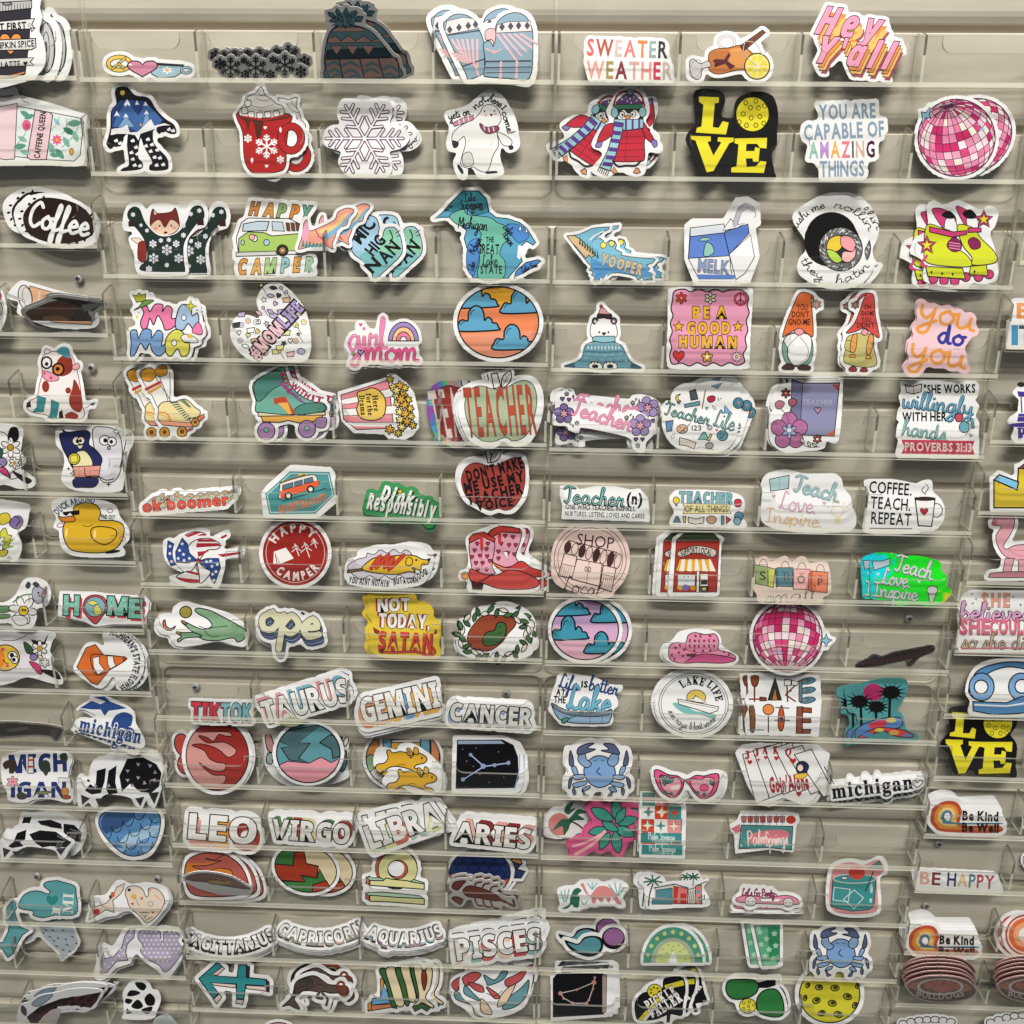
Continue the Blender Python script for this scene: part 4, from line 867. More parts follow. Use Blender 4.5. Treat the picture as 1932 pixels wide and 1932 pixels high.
S(0,3,'grey_map_sticker','pale grey blue speckled state map sticker hanging low in shade','''
p a8b4bc 0 290 1180 540 1180 590 1310 560 1370 470 1440 440 1380 330 1280;p a8b4bc 0 160 1270 250 1200 245 1290 200 1310
'''+';'.join(f'l 2a3038 8 {x} {y} {x+14} {y+8}' for x,y in [(320,1240),(370,1270),(400,1300),(430,1280),(470,1220),(490,1290),(540,1270),(500,1330),(420,1340),(470,1370),(390,1220),(340,1220),(570,1320),(520,1380)]),base='d8d8d4',bd=16,close=30,foot=(450,1470))
S(0,3,'polka_dot_map_sticker','lavender polka dot state map sticker with white dots','''
!b fff 0 720 1580 740 1460 750 1360 790 1330 860 1350 920 1260 960 1210 1100 1190 1280 1200 1370 1230 1400 1330 1380 1420 1290 1560 1250 1590 1200 1530 1100 1460 1040 1400 1000 1420 980 1470 870 1510 790 1590
p bcb0cc 4 755 1560 760 1480 780 1390 790 1440 860 1420 920 1350 940 1270 980 1210 1020 1210 1010 1280 960 1330 950 1390 965 1450 880 1460 810 1540
b bcb0cc 4 1040 1280 1060 1230 1150 1210 1210 1240 1215 1300 1235 1300 1240 1240 1330 1240 1385 1320 1370 1400 1290 1510 1240 1540 1200 1490 1110 1440 1060 1380 1080 1340
'''+';'.join(f'e f6f2f8 0 {1075+i*34+(j%2)*17} {1235+j*32} 8 8' for i in range(9) for j in range(8) if 1060+60*max(0,j-5)<1075+i*34+(j%2)*17<1370-max(0,j-4)*30 and abs(1075+i*34-1225)+abs(j*32-20)>45)+';'+';'.join(f'e f6f2f8 0 {x} {y} 7 7' for x,y in [(790,1480),(780,1530),(820,1500),(850,1470),(870,1440),(900,1420),(930,1400),(920,1440),(940,1350),(960,1300),(980,1260),(990,1230),(910,1370)]),bd=3,copies=[(-8,-4,0),(12,10,1)],foot=(1000,1600))
S(0,3,'plaid_map_sticker','red and black plaid state map stickers curling in a fan at the bottom left','''
!b fff 0 140 1870 160 1790 220 1770 300 1720 420 1700 560 1670 770 1680 740 1760 690 1820 560 1810 420 1830 330 1900 280 1980 140 1980
b 9ab0bc 3 240 1780 300 1730 400 1710 340 1770 280 1800;p 4a2226 0 230 1900 280 1830 420 1770 600 1720 765 1690 730 1760 685 1810 560 1790 430 1800 330 1870 260 1960;p 1a1718 0 200 1880 300 1800 460 1740 590 1720 430 1780 290 1850 240 1940
'''+';'.join(f'p 16120f 0 {x} {y} {x+36} {y-8} {x+30} {y+20} {x-6} {y+28}' for x,y in [(470,1760),(540,1770),(600,1730),(660,1740),(520,1730),(700,1710),(610,1780),(400,1800)])+';b cfc8c2 0 380 1830 460 1820 430 1900 330 1960 300 1920;x leaf 555 4 180 1830 40 20',tilt=-12,bd=3,copies=[(-20,30,6),(16,-50,-3),(50,-70,-8)],foot=(400,1960))
S(0,3,'cow_print_sticker','small white state mitten with black cow spots','''
!b fff 0 935 1860 940 1770 930 1700 960 1650 1000 1610 1100 1610 1140 1660 1130 1690 1180 1680 1210 1740 1180 1830 1140 1890 940 1890
b 141417 0 960 1720 980 1680 1030 1680 1060 1700 1010 1720;b 141417 0 1020 1620 1080 1620 1105 1650 1080 1680 1040 1660;b 141417 0 1090 1740 1130 1700 1170 1740 1160 1790 1110 1790;b 141417 0 990 1800 1030 1750 1060 1760 1080 1800 1040 1820;b 141417 0 950 1740 1000 1750 980 1780 945 1770;p 141417 0 955 1810 1000 1850 955 1855;b 141417 0 1070 1820 1150 1800 1130 1850 1090 1850;p f4f4f2 0 850 1610 880 1640 905 1610''',bd=3)
S(0,3,'grey_map_sticker','pale grey sticker tip at the bottom edge beside the cow print mitten','''p b8c0c0 0 1180 1900 1260 1870 1300 1910 1340 1960 1160 1960''',base='c8ccca',bd=14)
S(0,3,'leo_sticker','word sticker LEO in white letters with pink and orange sides',w3('LEO',1680,460,500,180,-5,'e89a90,e8a04a,a83a30',26,54,6),bd=28,close=30,copies=[(10,-12,0)])
S(0,3,'flame_circle_sticker','round sticker of orange and maroon flames, front of two','''
!b fff 0 1380 760 1420 660 1550 620 1700 630 1830 720 1890 850 1880 960 1700 990 1450 980 1390 880
b b05a50 6 1395 760 1435 680 1550 640 1690 650 1810 730 1870 850 1860 940 1700 970 1470 960 1405 870;b c8782a 0 1400 760 1440 680 1560 645 1680 650 1690 670 1620 680 1560 680 1600 720 1670 700 1560 730 1450 740 1560 770 1640 750 1740 770 1750 830 1700 880 1500 860 1410 850;c 1a1718 6 1690 655 1620 690 1550 680 1600 700 1670 700 1560 735 1450 740 1560 775 1650 755 1740 770 1755 800''',bd=3,copies=[(60,4,0),(110,20,0)],foot=(1600,1000))
S(0,3,'lion_sticker','white and maroon sticker folded forward in front of the flame circles','''
b 8a4a3a 5 1400 830 1480 800 1600 800 1740 830 1850 890 1880 915 1700 890 1550 860 1450 850;b c89a3a 4 1560 850 1640 845 1690 860 1730 845 1740 870 1690 880 1600 875;p f4f2ee 0 1395 840 1560 880 1700 900 1860 925 1880 940 1800 945 1650 940 1500 895''',tilt=-30,bd=14,y=-.021,foot=(1640,955))
S(0,3,'arrow_sign_sticker','teal three-dimensional archer arrow zodiac sign sticker','''
p 2f9094 6 1500 1590 1640 1465 1680 1500 1590 1565 1790 1580 1800 1485 1860 1485 1860 1580 2010 1595 2010 1645 1855 1635 1840 1745 1785 1740 1785 1630 1590 1620 1650 1700 1610 1740
p e8cfc8 5 1600 1560 1680 1500 1695 1515 1640 1565;p e8cfc8 5 1590 1622 1780 1632 1780 1660 1620 1640;p e8cfc8 5 1855 1640 2010 1648 2012 1685 1860 1665;p e8cfc8 5 1785 1745 1840 1750 1830 1785 1780 1775;p e8cfc8 5 1610 1745 1655 1705 1675 1730 1635 1780;p 3a2a4a 5 1862 1490 1885 1500 1880 1580 1862 1580;p 3a2a4a 5 2010 1595 2032 1615 2032 1690 2012 1685''',bd=26,foot=(1750,1815))
S(0,3,'sagittarius_sticker','sagging stack of white word stickers reading SAGITTARIUS, front one',
'a 1a1718 1720 760 640 238 304 90 b b=3 k=11,1a1718|SAGITTARIUS;a f2f0ec 1724 750 640 238 304 86 b b=3 k=3,888|SAGITTARIUS',bd=20,close=40,tilt=24,copies=[(0,14,0),(-4,26,0),(6,38,0)],foot=(1720,1440))
S(1,0,'beanie_sticker','dark winter beanie sticker with zigzag bands, bending forward in shadow','''
b 587a82 5 620 195 760 195 870 240 960 340 1035 430 1060 440 1080 500 1070 590 560 605 520 500 515 450 530 330 560 240
p a5857a 4 525 450 1045 435 1072 470 1078 580 560 602 530 520;p 2c3d47 4 540 380 980 360 1020 430 525 440
p a5857a 4 610 205 790 205 830 235 570 240;p a5857a 3 545 290 600 270 640 310 700 265 750 310 810 270 870 310 920 290 940 315 540 325
'''+';'.join(f'p a5857a 3 {x} 345 {x+95} 345 {x+50} 415' for x in (560,680,800))+';'+';'.join(f'c 587a82 22 {x} {y} {x+50} {y-20} {x+105} {y+10}' for x,y in [(540,490),(665,490),(545,545),(670,550),(820,540),(960,520),(830,495),(960,575),(700,590),(570,585)])+'''
x burst 44737d 5 675 142 135 0 .52;x burst 587a82 0 675 142 128 18 .48
l 333 10 628 450 660 600;l 333 10 785 450 820 600;l 333 10 925 445 965 590
'''+';'.join(f'x leaf 3f6c76 3 {x} {y} 34 {a}' for x,y,a in [(570,110,60),(620,95,20),(680,90,0),(740,105,-30),(780,140,-60),(590,150,100),(640,140,30),(700,140,-10)]),base='c9c8c5',tilt=-30,bd=22,copies=[(70,-40,-3)])  # grey blank colour stands in for shadow on the forward-leaning border
S(1,0,'mittens_sticker','pair of striped blue and pink mittens with diamond cuffs','''
!b fff 0 1405 220 1430 130 1520 85 1620 110 1690 180 1730 200 1790 190 1820 200 1840 130 1930 90 2030 100 2090 180 2105 320 2085 610 1940 620 1740 600 1610 615 1560 560
b 8aa9bb 5 1420 220 1445 145 1520 105 1620 130 1680 220 1720 320 1725 490 1740 540 1610 600 1575 540
p e9dcdc 3 1425 240 1440 160 1560 130 1640 140 1680 215 1450 260
'''+';'.join(f'p 3c414c 0 {x} {y} {x+22} {y-32} {x+44} {y-2} {x+22} {y+30}' for x,y in [(1440,225),(1510,208),(1580,195),(1635,185)])+';'+';'.join(f'l ecb9bd 16 {1480+i*38} 300 {1545+i*25} {400+i*22}' for i in range(6))+';'+';'.join(f'l ecb9bd 14 {1480+i*18} {400+i*24} {1600+i*15} {440+i*22}' for i in range(3))+''';l 3c414c 10 1450 265 1690 230;l 3c414c 10 1560 500 1740 440;l ecb9bd 14 1640 460 1680 570
b 8aa9bb 5 1720 560 1730 460 1715 340 1750 310 1775 320 1790 350 1800 260 1820 170 1880 115 1960 95 2030 120 2080 200 2090 330 2065 590 1900 590 1745 580
b ecb9bd 4 1730 240 1760 215 1800 220 1810 260 1800 330 1780 300 1735 300;p e9dcdc 3 1820 190 1900 165 2070 160 2085 235 1810 250
'''+';'.join(f'p 3c414c 0 {x} {y} {x+22} {y-32} {x+44} {y-2} {x+22} {y+30}' for x,y in [(1835,205),(1900,200),(1960,195),(2025,195)])+';'+';'.join(f'l ecb9bd 16 {1820+i*45} 260 {1960+i*40} {450-i*30}' for i in range(5))+';'+';'.join(f'l ecb9bd 13 {1740+i*26} {370+i*12} {1800+i*24} {400-i*10}' for i in range(3))+''';l 3c414c 12 1730 465 2075 460;l ecb9bd 18 1850 470 1845 585;l ecb9bd 18 1970 465 1965 585;l 3c414c 6 1730 510 2075 505;l 3c414c 6 1735 550 2070 545''',copies=[(-92,-30,0)],bd=20)
S(1,0,'cocoa_mug_sticker','red mug of hot cocoa with whipped cream and a white snowflake','''
kc 2a1a1a
b b81f1f 5 -130 840 -100 1000 -90 1180 -60 1270 0 1310 150 1300 220 1260 230 1100 245 960 248 860
er 2a1a1a 62 265 1045 76 92;er b81f1f 50 265 1045 76 92
b e9e4de 4 -125 830 -60 760 -80 740 -40 720 0 700 40 655 70 720 110 740 150 780 200 800 215 850 180 885 0 890 -110 880
c 6b625c 4 0 740 50 760 110 750;c 6b625c 4 -60 790 40 810 130 790;c 6b625c 4 20 830 90 840 200 820;c 6b625c 4 10 690 40 720 80 720
'''+';'.join(f'b f2eeea 4 {x} {y} {x+40} {y-8} {x+48} {y+30} {x+10} {y+38}' for x,y in [(5,855),(65,850),(130,845),(-60,850),(-110,820),(-85,765)])+'''
b 5a2a1d 0 -130 870 60 895 245 855 240 890 100 915 60 920 30 1040 5 1040 -10 950 -40 910 -60 990 -80 920
l b81f1f 14 -100 880 60 905 240 870;x flake fff 11 80 1105 92;x flake fff 6 185 1205 30;x flake fff 6 -60 1045 32
x heart fff 0 70 965 13;x leaf fff 0 185 980 22;x heart fff 0 80 1255 13;x leaf fff 0 -30 1210 22''',copies=[(95,60,-32)],bd=22)
S(1,0,'snowflake_sticker','large white snowflake sticker with thin purple lines, front of its stack','''
!b fff 0 500 1040 560 960 640 940 620 850 650 760 720 750 790 770 860 760 930 740 1000 770 1020 850 1000 940 1100 960 1150 1040 1090 1110 1000 1140 1020 1230 1000 1320 930 1330 820 1330 700 1320 630 1230 650 1140 540 1100
'''+';'.join(f'l 643260 28 820 1045 {820+290*math.cos(a):.0f} {1045+285*math.sin(a):.0f}' for a in [math.pi/3*i for i in range(6)])+';'+
';'.join(f'l {c} {w} {820+r*math.cos(a):.0f} {1045+r*math.sin(a):.0f} {820+r*math.cos(a)+l*math.cos(a+s):.0f} {1045+r*math.sin(a)+l*math.sin(a+s):.0f}' for c,w in (('643260',28),('fff',12)) for a in [math.pi/3*i for i in range(6)] for r,l in ((95,85),(165,85),(225,65)) for s in (-.95,.95))+';'+
';'.join(f'l fff 12 820 1045 {820+290*math.cos(a):.0f} {1045+285*math.sin(a):.0f}' for a in [math.pi/3*i for i in range(6)]),copies=[(60,5,8),(95,-12,-5)],bd=8)
S(1,0,'yeti_pun_sticker','white yeti in a pink scarf under the words Yeti or not here I come','''
!b fff 0 1440 850 1530 830 1620 790 1700 720 1770 680 1850 730 1900 800 1950 900 1970 1000 1975 1110 1900 1140 1850 1060 1830 1180 1860 1290 1830 1320 1700 1340 1640 1260 1590 1260 1580 1340 1530 1330 1500 1220 1540 1140 1460 1130 1450 1060 1470 960 1440 900
b f1efec 4 1690 850 1720 800 1780 790 1830 830 1850 900 1820 960 1820 1010 1830 1100 1790 1170 1750 1290 1690 1290 1640 1260 1600 1270 1545 1240 1560 1160 1580 1090 1570 1030 1520 1070 1480 1070 1490 1000 1560 940 1640 900
b f1efec 4 1820 1000 1880 1020 1930 1060 1920 1100 1860 1090;b d9d6d4 3 1560 1170 1620 1150 1640 1240 1570 1250
p c08aa0 4 1480 930 1560 890 1640 870 1640 905 1500 955;b 8d3f5f 4 1690 930 1740 960 1820 950 1830 985 1750 1010 1700 970
'''+';'.join(f'l f4d8de 8 {x} {y} {x+6} {y+30}' for x,y in [(1530,908),(1565,893),(1600,880),(1720,950),(1755,965),(1790,960)])+'''
b 26242a 0 1480 1060 1530 1075 1520 1110 1490 1115;b 26242a 0 1530 1240 1565 1290 1555 1315 1520 1260;b 26242a 0 1740 1295 1810 1290 1820 1305 1740 1312;b 26242a 0 1905 1100 1940 1100 1940 1125 1915 1130
e 111 0 1725 840 6 7;e 111 0 1800 838 6 7;b 111 0 1765 860 1785 862 1775 880;e f2b0a0 0 1735 870 14 8;e f2b0a0 0 1805 862 14 8
c 777 3 1600 1070 1612 1060;c 777 3 1770 1090 1785 1085;t 1a1718 1530 855 165 62 14 w b=9|Yeti or;t 1a1718 1690 765 130 62 38 w b=9|not,;t 1a1718 1815 760 110 62 -32 w b=9|here;t 1a1718 1872 812 20 40 -50 w b=9|I;t 1a1718 1905 925 180 56 -74 w b=9|come!''',bd=10)
S(1,0,'camper_van_sticker','white and lime camper van with rainbow lettering HAPPY CAMPER','''
t d9893c 185 1590 470 95 -4 i b=9 k=6,111 tr=.2 m=c9843c,d99a4c,8fae6a,d9893c,6f9f8a|HAPPY
p f4f4f2 5 -110 1680 -60 1645 250 1650 330 1690 360 1740 360 1900 320 1920 -130 1920 -150 1800
p a9c964 5 -130 1800 -60 1750 60 1755 120 1780 360 1760 355 1890 -130 1905;p cfe3ee 5 -95 1690 15 1670 100 1672 80 1740 -100 1745
p cfe3ee 4 120 1672 200 1676 215 1745 125 1740
'''+';'.join(f'p 7a4a3a 3 {x} 1680 {x+28} 1684 {x+34} 1745 {x+8} 1742' for x in (225,262,298))+'''
e f4f4f2 5 -10 1800 20 24;e a9c9d8 4 80 1830 22 24;e a9c9d8 4 -100 1830 14 20;e 333 4 200 1890 44 44;e c9884a 4 200 1890 26 26;e e4e2de 3 200 1890 12 12;p d8d8d4 4 -150 1905 150 1895 160 1925 -150 1935
e f4b0a8 4 -30 1790 22 22
t e8a04c 150 2005 560 105 2 i b=9 k=6,111 tr=.2 m=e8a04c,f0b860,b8d890,a0cfd0,f0b050,a8d0b0|CAMPER''',bd=26,foot=(200,2100))
S(1,0,'lake_fish_sticker','small rainbow lower state shape sticker with pines, beside the camper van','''
b f6a58f 4 345 1790 360 1690 385 1660 400 1740 470 1720 560 1680 600 1650 620 1600 690 1570 740 1590 700 1650 680 1700 620 1720 600 1780 575 1840 580 1880 520 1850 440 1850 340 1880 320 1870
p f4cf8a 0 420 1760 600 1690 640 1630 700 1600 640 1690 560 1760;p 7fb8d8 0 500 1790 640 1690 720 1600 735 1595 690 1670 600 1760 540 1810;b e8a8c0 0 345 1780 362 1700 385 1670 400 1745 370 1820
'''+';'.join(f'p 3f8f8f 0 {x} 1870 {x+16} {1800+i*6} {x+28} 1860' for i,x in enumerate(range(340,500,26)))+''';l d0485a 10 450 1740 480 1790;l d0485a 10 490 1790 530 1840''',copies=[(120,-32,0)],bd=22)
S(1,0,'mitten_word_sticker','blue green state mitten sticker lettered MICHIGAN, front copy','''
b a6cfe6 5 715 1700 740 1640 820 1625 900 1640 930 1710 920 1790 950 1830 960 1760 985 1720 1050 1720 1090 1790 1105 1870 1090 1930 1010 2010 900 2100 870 2050 820 1980 740 1920 720 1860
b 8fd0b0 0 960 1780 985 1735 1050 1735 1080 1800 1095 1870 1080 1920 960 1960 930 1900;b 7fc4c8 0 780 1930 900 1900 1070 1930 1000 2010 905 2085 870 2040
t 1a1718 810 1740 190 95 52 n b=5|MIC;t 1a1718 900 1850 150 85 50 n b=5|HIG;t 1a1718 1000 1900 160 100 48 n b=5|AN;t 1a1718 880 2000 90 90 45 n b=5|N
c 1a1718 9 1010 1740 1030 1790 1010 1840;l 1a1718 6 1055 1760 1085 1740;l 1a1718 6 1062 1785 1090 1775''',copies=[(150,-5,0)],bd=24)
S(1,0,'great_lakes_sticker','teal map sticker of a state labelled with its lakes, THE GREAT LAKE STATE','''
p 5aa7c8 5 1345 1650 1400 1610 1460 1540 1560 1440 1680 1440 1740 1500 1760 1600 1810 1640 1900 1650 1990 1680 2040 1720 2080 1780 2110 1830 2090 1850 2040 1820 2000 1860 1990 1920 2010 1970 1960 2030 1900 2100 1640 2095 1590 2020 1600 1900 1570 1800 1590 1740 1470 1640 1400 1640
p 2f8596 3 1420 1590 1560 1440 1680 1445 1740 1505 1755 1600 1640 1630 1590 1570 1520 1600
b 6fbfa8 4 1460 1630 1560 1580 1600 1620 1760 1640 1820 1680 1880 1710 1900 1800 1860 1850 1840 1920 1880 1980 1860 2100 1680 2100 1690 1950 1670 1850 1700 1760 1600 1700 1530 1700
b 4f8fd8 3 1600 1850 1660 1800 1690 1850 1680 1960 1640 2080 1590 2010;b 4f8fd8 3 1890 1700 1990 1700 2060 1780 1990 1830 1950 1800
p fff 0 1980 1850 2030 1860 1990 1960 1970 1940
t 1a1718 1615 1490 85 60 8 w b=7|Lake;t 1a1718 1625 1540 170 70 4 w b=7|Superior;t 1a1718 1640 1685 220 90 -6 w b=8|Michigan;t 1a1718 1650 1850 130 60 62 w b=6|Michigan;t 1a1718 1910 1730 90 55 -45 w b=6|Lake;t 1a1718 1910 1800 110 55 -55 w b=6|Huron
t 1a1718 1765 1808 60 40 0 n b=2|THE;t 1a1718 1752 1878 165 75 -2 n b=2|GREAT;t 1a1718 1765 1962 120 80 3 w b=7|Lake;t 1a1718 1775 2035 160 60 0 n b=2|STATE;t 1a1718 1625 2010 70 50 80 w b=6|Lake
'''+';'.join(f'e 333 0 {x} {y} 20 9 {a}' for x,y,a in [(1440,1585,30),(1470,1560,20),(1640,1580,10),(1670,1565,0),(1700,1580,10),(1635,1605,0)])+''';p fff 3 1980 1740 1995 1700 2005 1740;p fff 3 2030 1755 2042 1722 2052 1755
p 4f8fd8 5 1980 2030 2040 1980 2130 1960 2150 1970 2100 2010 2020 2060 1950 2090 1960 2050;t 1a1718 2060 2015 130 40 22 w b=6|Lake Erie''',bd=24,foot=(1760,2115))
def icons(seed, pts, cols, s=22):
    r = random.Random(seed); out = []
    for x, y in pts:
        k = r.randrange(7); c = r.choice(cols); a = r.randrange(0, 90)
        if k == 0: out.append(f'x heart {c} 4 {x} {y} {s*.6} {a-45}')
        elif k == 1: out.append(f'er 333 4 {x} {y} {s*.7} {s*.7};e {c} 0 {x} {y} {s*.5} {s*.5}')
        elif k == 2: out.append(f'p {c} 4 {x-s} {y-s*.4} {x+s} {y-s*.7} {x+s*.8} {y+s*.6} {x-s*.8} {y+s*.7}')
        elif k == 3: out.append(f'x star {c} 4 {x} {y} {s*.8} {a}')
        elif k == 4: out.append(f'l 333 5 {x-s*.7} {y-s} {x+s*.5} {y+s};e {c} 3 {x-s*.7} {y-s} {s*.4} {s*.4}')
        elif k == 5: out.append(f'b {c} 4 {x-s} {y} {x-s*.3} {y-s*.8} {x+s} {y-s*.3} {x+s*.6} {y+s*.7} {x-s*.5} {y+s*.6}')
        else: out.append(f'x leaf {c} 4 {x} {y} {s} {a}')
    return ';'.join(out)
CLOUD = lambda c, x, y, sx, sy=1: f'b {c} 9 ' + ' '.join(f'{x+px*sx:.0f} {y+py*sx*sy:.0f}' for px, py in
    [(-1, .45), (-1.02, .1), (-.85, -.12), (-.55, -.08), (-.5, -.5), (-.25, -.8), (.05, -.78), (.25, -.5), (.3, -.1), (.45, -.25), (.65, -.15), (.7, .02), (.9, .05), (1, .25), (.92, .4)]) + f';c 1a1718 6 {x-.4*sx:.0f} {y-.35*sx:.0f} {x-.33*sx:.0f} {y-.55*sx:.0f} {x-.18*sx:.0f} {y-.62*sx:.0f};c 1a1718 6 {x-.9*sx:.0f} {y+.15*sx:.0f} {x-.8*sx:.0f} {y-.0*sx:.0f} {x-.72*sx:.0f} {y-.02*sx:.0f}'
S(1,1,'mom_life_sticker','heart-shaped white sticker of tiny baby icons with MOMLIFE running diagonally','''
!b fff 0 10 330 60 240 150 200 250 260 320 340 370 420 400 540 410 640 400 740 350 790 200 790 0 790 -100 740 -170 650 -190 560 -150 470 -60 450 20 480 30 420
'''+icons(5,[(60,250),(130,240),(210,270),(110,300),(145,360),(230,330),(60,330),(75,420),(130,450),(190,420),(330,430),(0,500),(80,510),(10,570),(360,500),(300,520),(230,580),(340,620),(-110,520),(-60,490),(-130,580),(-120,640),(-60,600),(-80,680),(-20,740),(60,730),(150,720),(210,660),(300,640),(340,720),(260,740),(90,680),(200,750),(-10,640),(20,430),(170,300),(250,300),(110,420),(280,400),(330,560),(260,640),(120,640),(40,640),(-40,560),(-110,440),(-150,520),(20,500),(180,690)],['f3c8d0','cdbbe0','f0e6a0','e8b890','fff','444','f6e070'],30)+'''
t 222 150 560 520 95 47 b b=12 k=14,222|#MOMLIFE;t f4c8d0 150 560 520 95 47 b b=12 m=f4c4cc,f4c8d0,f4c4cc,f4c8d0,c0a8dc,b9a0d8,c0a8dc,b9a0d8|#MOMLIFE''',bd=5,foot=(100,800))
S(1,1,'girl_mom_sticker','sticker reading girl mom in pink script with a small pastel rainbow','''
t ef8fb8 835 595 290 230 4 w b=18 k=4,d65f90|girl
t e85a90 1025 700 400 190 0 w b=19 k=4,b23c6c|mom
'''+';'.join(f'p {c} 5 '+' '.join(f'{1113+r*math.cos(t):.0f} {640-r*1.25*math.sin(t):.0f}' for t in [math.pi*i/14 for i in range(15)]) for c,r in (('a58cc9',114),('f6c890',84),('ef7f9f',54),('fff',26)))+'''
x heart e8538c 0 790 520 15;x heart b9a0d8 5 790 730 22;x heart f0d890 4 735 742 12''',copies=[(-6,20,0)],bd=24,close=20)
S(1,1,'orange_sky_sticker','round sticker of blue clouds on an orange sunset sky','''
!e fff 0 1828 500 336 296;e f08f62 0 1828 500 306 268;clip e 1828 500 306 268 0
p e9a92e 0 1500 200 2150 200 2150 410 1500 350;p f08a58 0 1500 350 2150 405 2150 600 1500 590;p f29a78 0 1500 590 2150 560 2150 800 1500 800
'''+CLOUD('5fa8cc',1660,320,160)+';'+CLOUD('5fa8cc',1680,500,150)+';'+CLOUD('5fa8cc',2000,370,140)+';'+CLOUD('5fa8cc',1950,640,150)+';noclip;er 1a1718 10 1828 500 306 268',bd=3)
S(1,1,'teal_skate_sticker','teal high-top roller skate with purple wheels and words ROLL WITH IT','''
b 6fae9c 5 -20 960 140 860 210 840 230 900 260 970 330 1050 440 1100 510 1110 520 1170 300 1195 20 1190 0 1090
b 4f8a7c 4 -10 960 100 880 190 870 200 960 120 1010 40 1090 0 1080;b 4f8a7c 4 290 1190 310 1140 400 1110 510 1120 515 1170 400 1195
p c04a30 0 130 1075 220 1060 300 1190 260 1195 200 1110 140 1120;p e8b04a 0 165 1110 240 1105 270 1190 250 1195
'''+';'.join(f'l 8a5a90 14 {160+i*26} {950+i*22} {215+i*25} {975+i*22}' for i in range(7))+'''
p f1dfae 5 15 1180 300 1205 520 1175 525 1200 300 1225 20 1210;p eab050 5 40 1210 500 1200 505 1240 330 1260 240 1240 180 1255 50 1250
e b088b8 5 78 1320 66 66;e 7fbfa8 3 78 1312 19 19;e b088b8 5 385 1305 66 66;e 7fbfa8 3 385 1300 19 19;b b088b8 4 450 1230 530 1220 520 1290 460 1290
t b03060 232 955 160 44 -68 n b=5|ROLL;t b03060 335 1015 160 44 -36 n b=5|WITH;t b03060 465 1080 80 44 -14 n b=5|IT''',copies=[(68,-8)],bd=22)
S(1,1,'popcorn_sticker','striped popcorn bucket lying sideways, labelled Here for the Drama','''
!p fff 0 620 1030 990 920 1000 890 1040 890 1130 960 1190 1040 1220 1180 1225 1290 1180 1350 1120 1380 1000 1370 970 1340 740 1330 650 1240
p e98f98 5 640 1050 1000 935 1040 1300 760 1310 660 1230;p f4f1ec 0 645 1085 1010 1000 1020 1060 650 1125;p f4f1ec 0 655 1155 1030 1130 1050 1190 665 1205;p f4f1ec 0 680 1255 1090 1255 1100 1290 740 1285
l 1a1718 4 640 1085 1015 1000;l 1a1718 4 648 1125 1025 1060;l 1a1718 4 655 1155 1035 1130;l 1a1718 4 665 1205 1050 1190;l 1a1718 4 680 1255 1090 1255
b e9c65a 6 765 1030 830 1010 870 995 920 1010 960 1050 980 1110 970 1190 930 1230 860 1240 790 1220 760 1160 775 1100
t 1a1718 905 1110 120 42 -84 s b=1|Here;t 1a1718 858 1120 165 40 -84 s b=1|for the;t 1a1718 806 1125 150 42 -84 s b=1|Drama
'''+';'.join(f'x flow6 {c} 5 {x} {y} {r} {x%60}' for c,x,y,r in [(['e8c84a','f0dc80','dfa93a'][i%3],x,y,30+i%3*4) for i,(x,y) in enumerate([(1010,930),(1040,990),(1085,980),(1125,995),(1060,1050),(1110,1050),(1150,1085),(1070,1110),(1120,1120),(1165,1150),(1085,1175),(1130,1190),(1170,1210),(1090,1235),(1140,1250),(1185,1275),(1100,1290),(1010,1310),(1075,1335),(1060,1015),(1095,1080)])]),bd=4)
AP = '''!b fff 0 1545 1150 1570 1020 1660 960 1760 970 1800 1000 1900 960 2050 920 2130 990 2150 1130 2110 1300 2040 1400 1950 1420 1900 1390 1850 1380 1790 1430 1700 1420 1600 1340'''
def APT(c, tc): return AP + f'''
b {c} 4 1575 1150 1600 1030 1680 980 1780 1000 1860 1005 2000 940 2090 970 2120 1100 2080 1280 2020 1370 1940 1395 1880 1370 1790 1400 1700 1390 1620 1310
!p f4f2ee 6 1795 1000 1775 890 1820 885 1850 990;!x leaf f4f2ee 6 1890 930 70 -25;l 1a1718 4 1860 985 1915 880;l 1a1718 3 1880 950 1860 925;l 1a1718 3 1895 920 1880 890;l 1a1718 3 1885 945 1915 935
t {tc} 1850 1165 520 360 3 n b=12 k=3,5a1a1a sk=-.05 tr=.2|TEACHER'''
S(1,1,'teacher_apple_sticker','green apple sticker lettered TEACHER in red, front of its stack',APT('aebf9c','b8523c'),copies=[(-20,4,2),(-36,8,3)],bd=20,foot=(1850,1430))
S(1,1,'teacher_apple_sticker','red apple sticker with silver holographic rim behind the green TEACHER apple',APT('a83a34','e8dcd4').replace('1850 1165 520 360 3','1830 1165 520 360 8'),base='holo1',copies=[(-30,-14,6)],bd=20,y=-.009,foot=(1990,1420))
ALL[-1][0].location.x -= .029
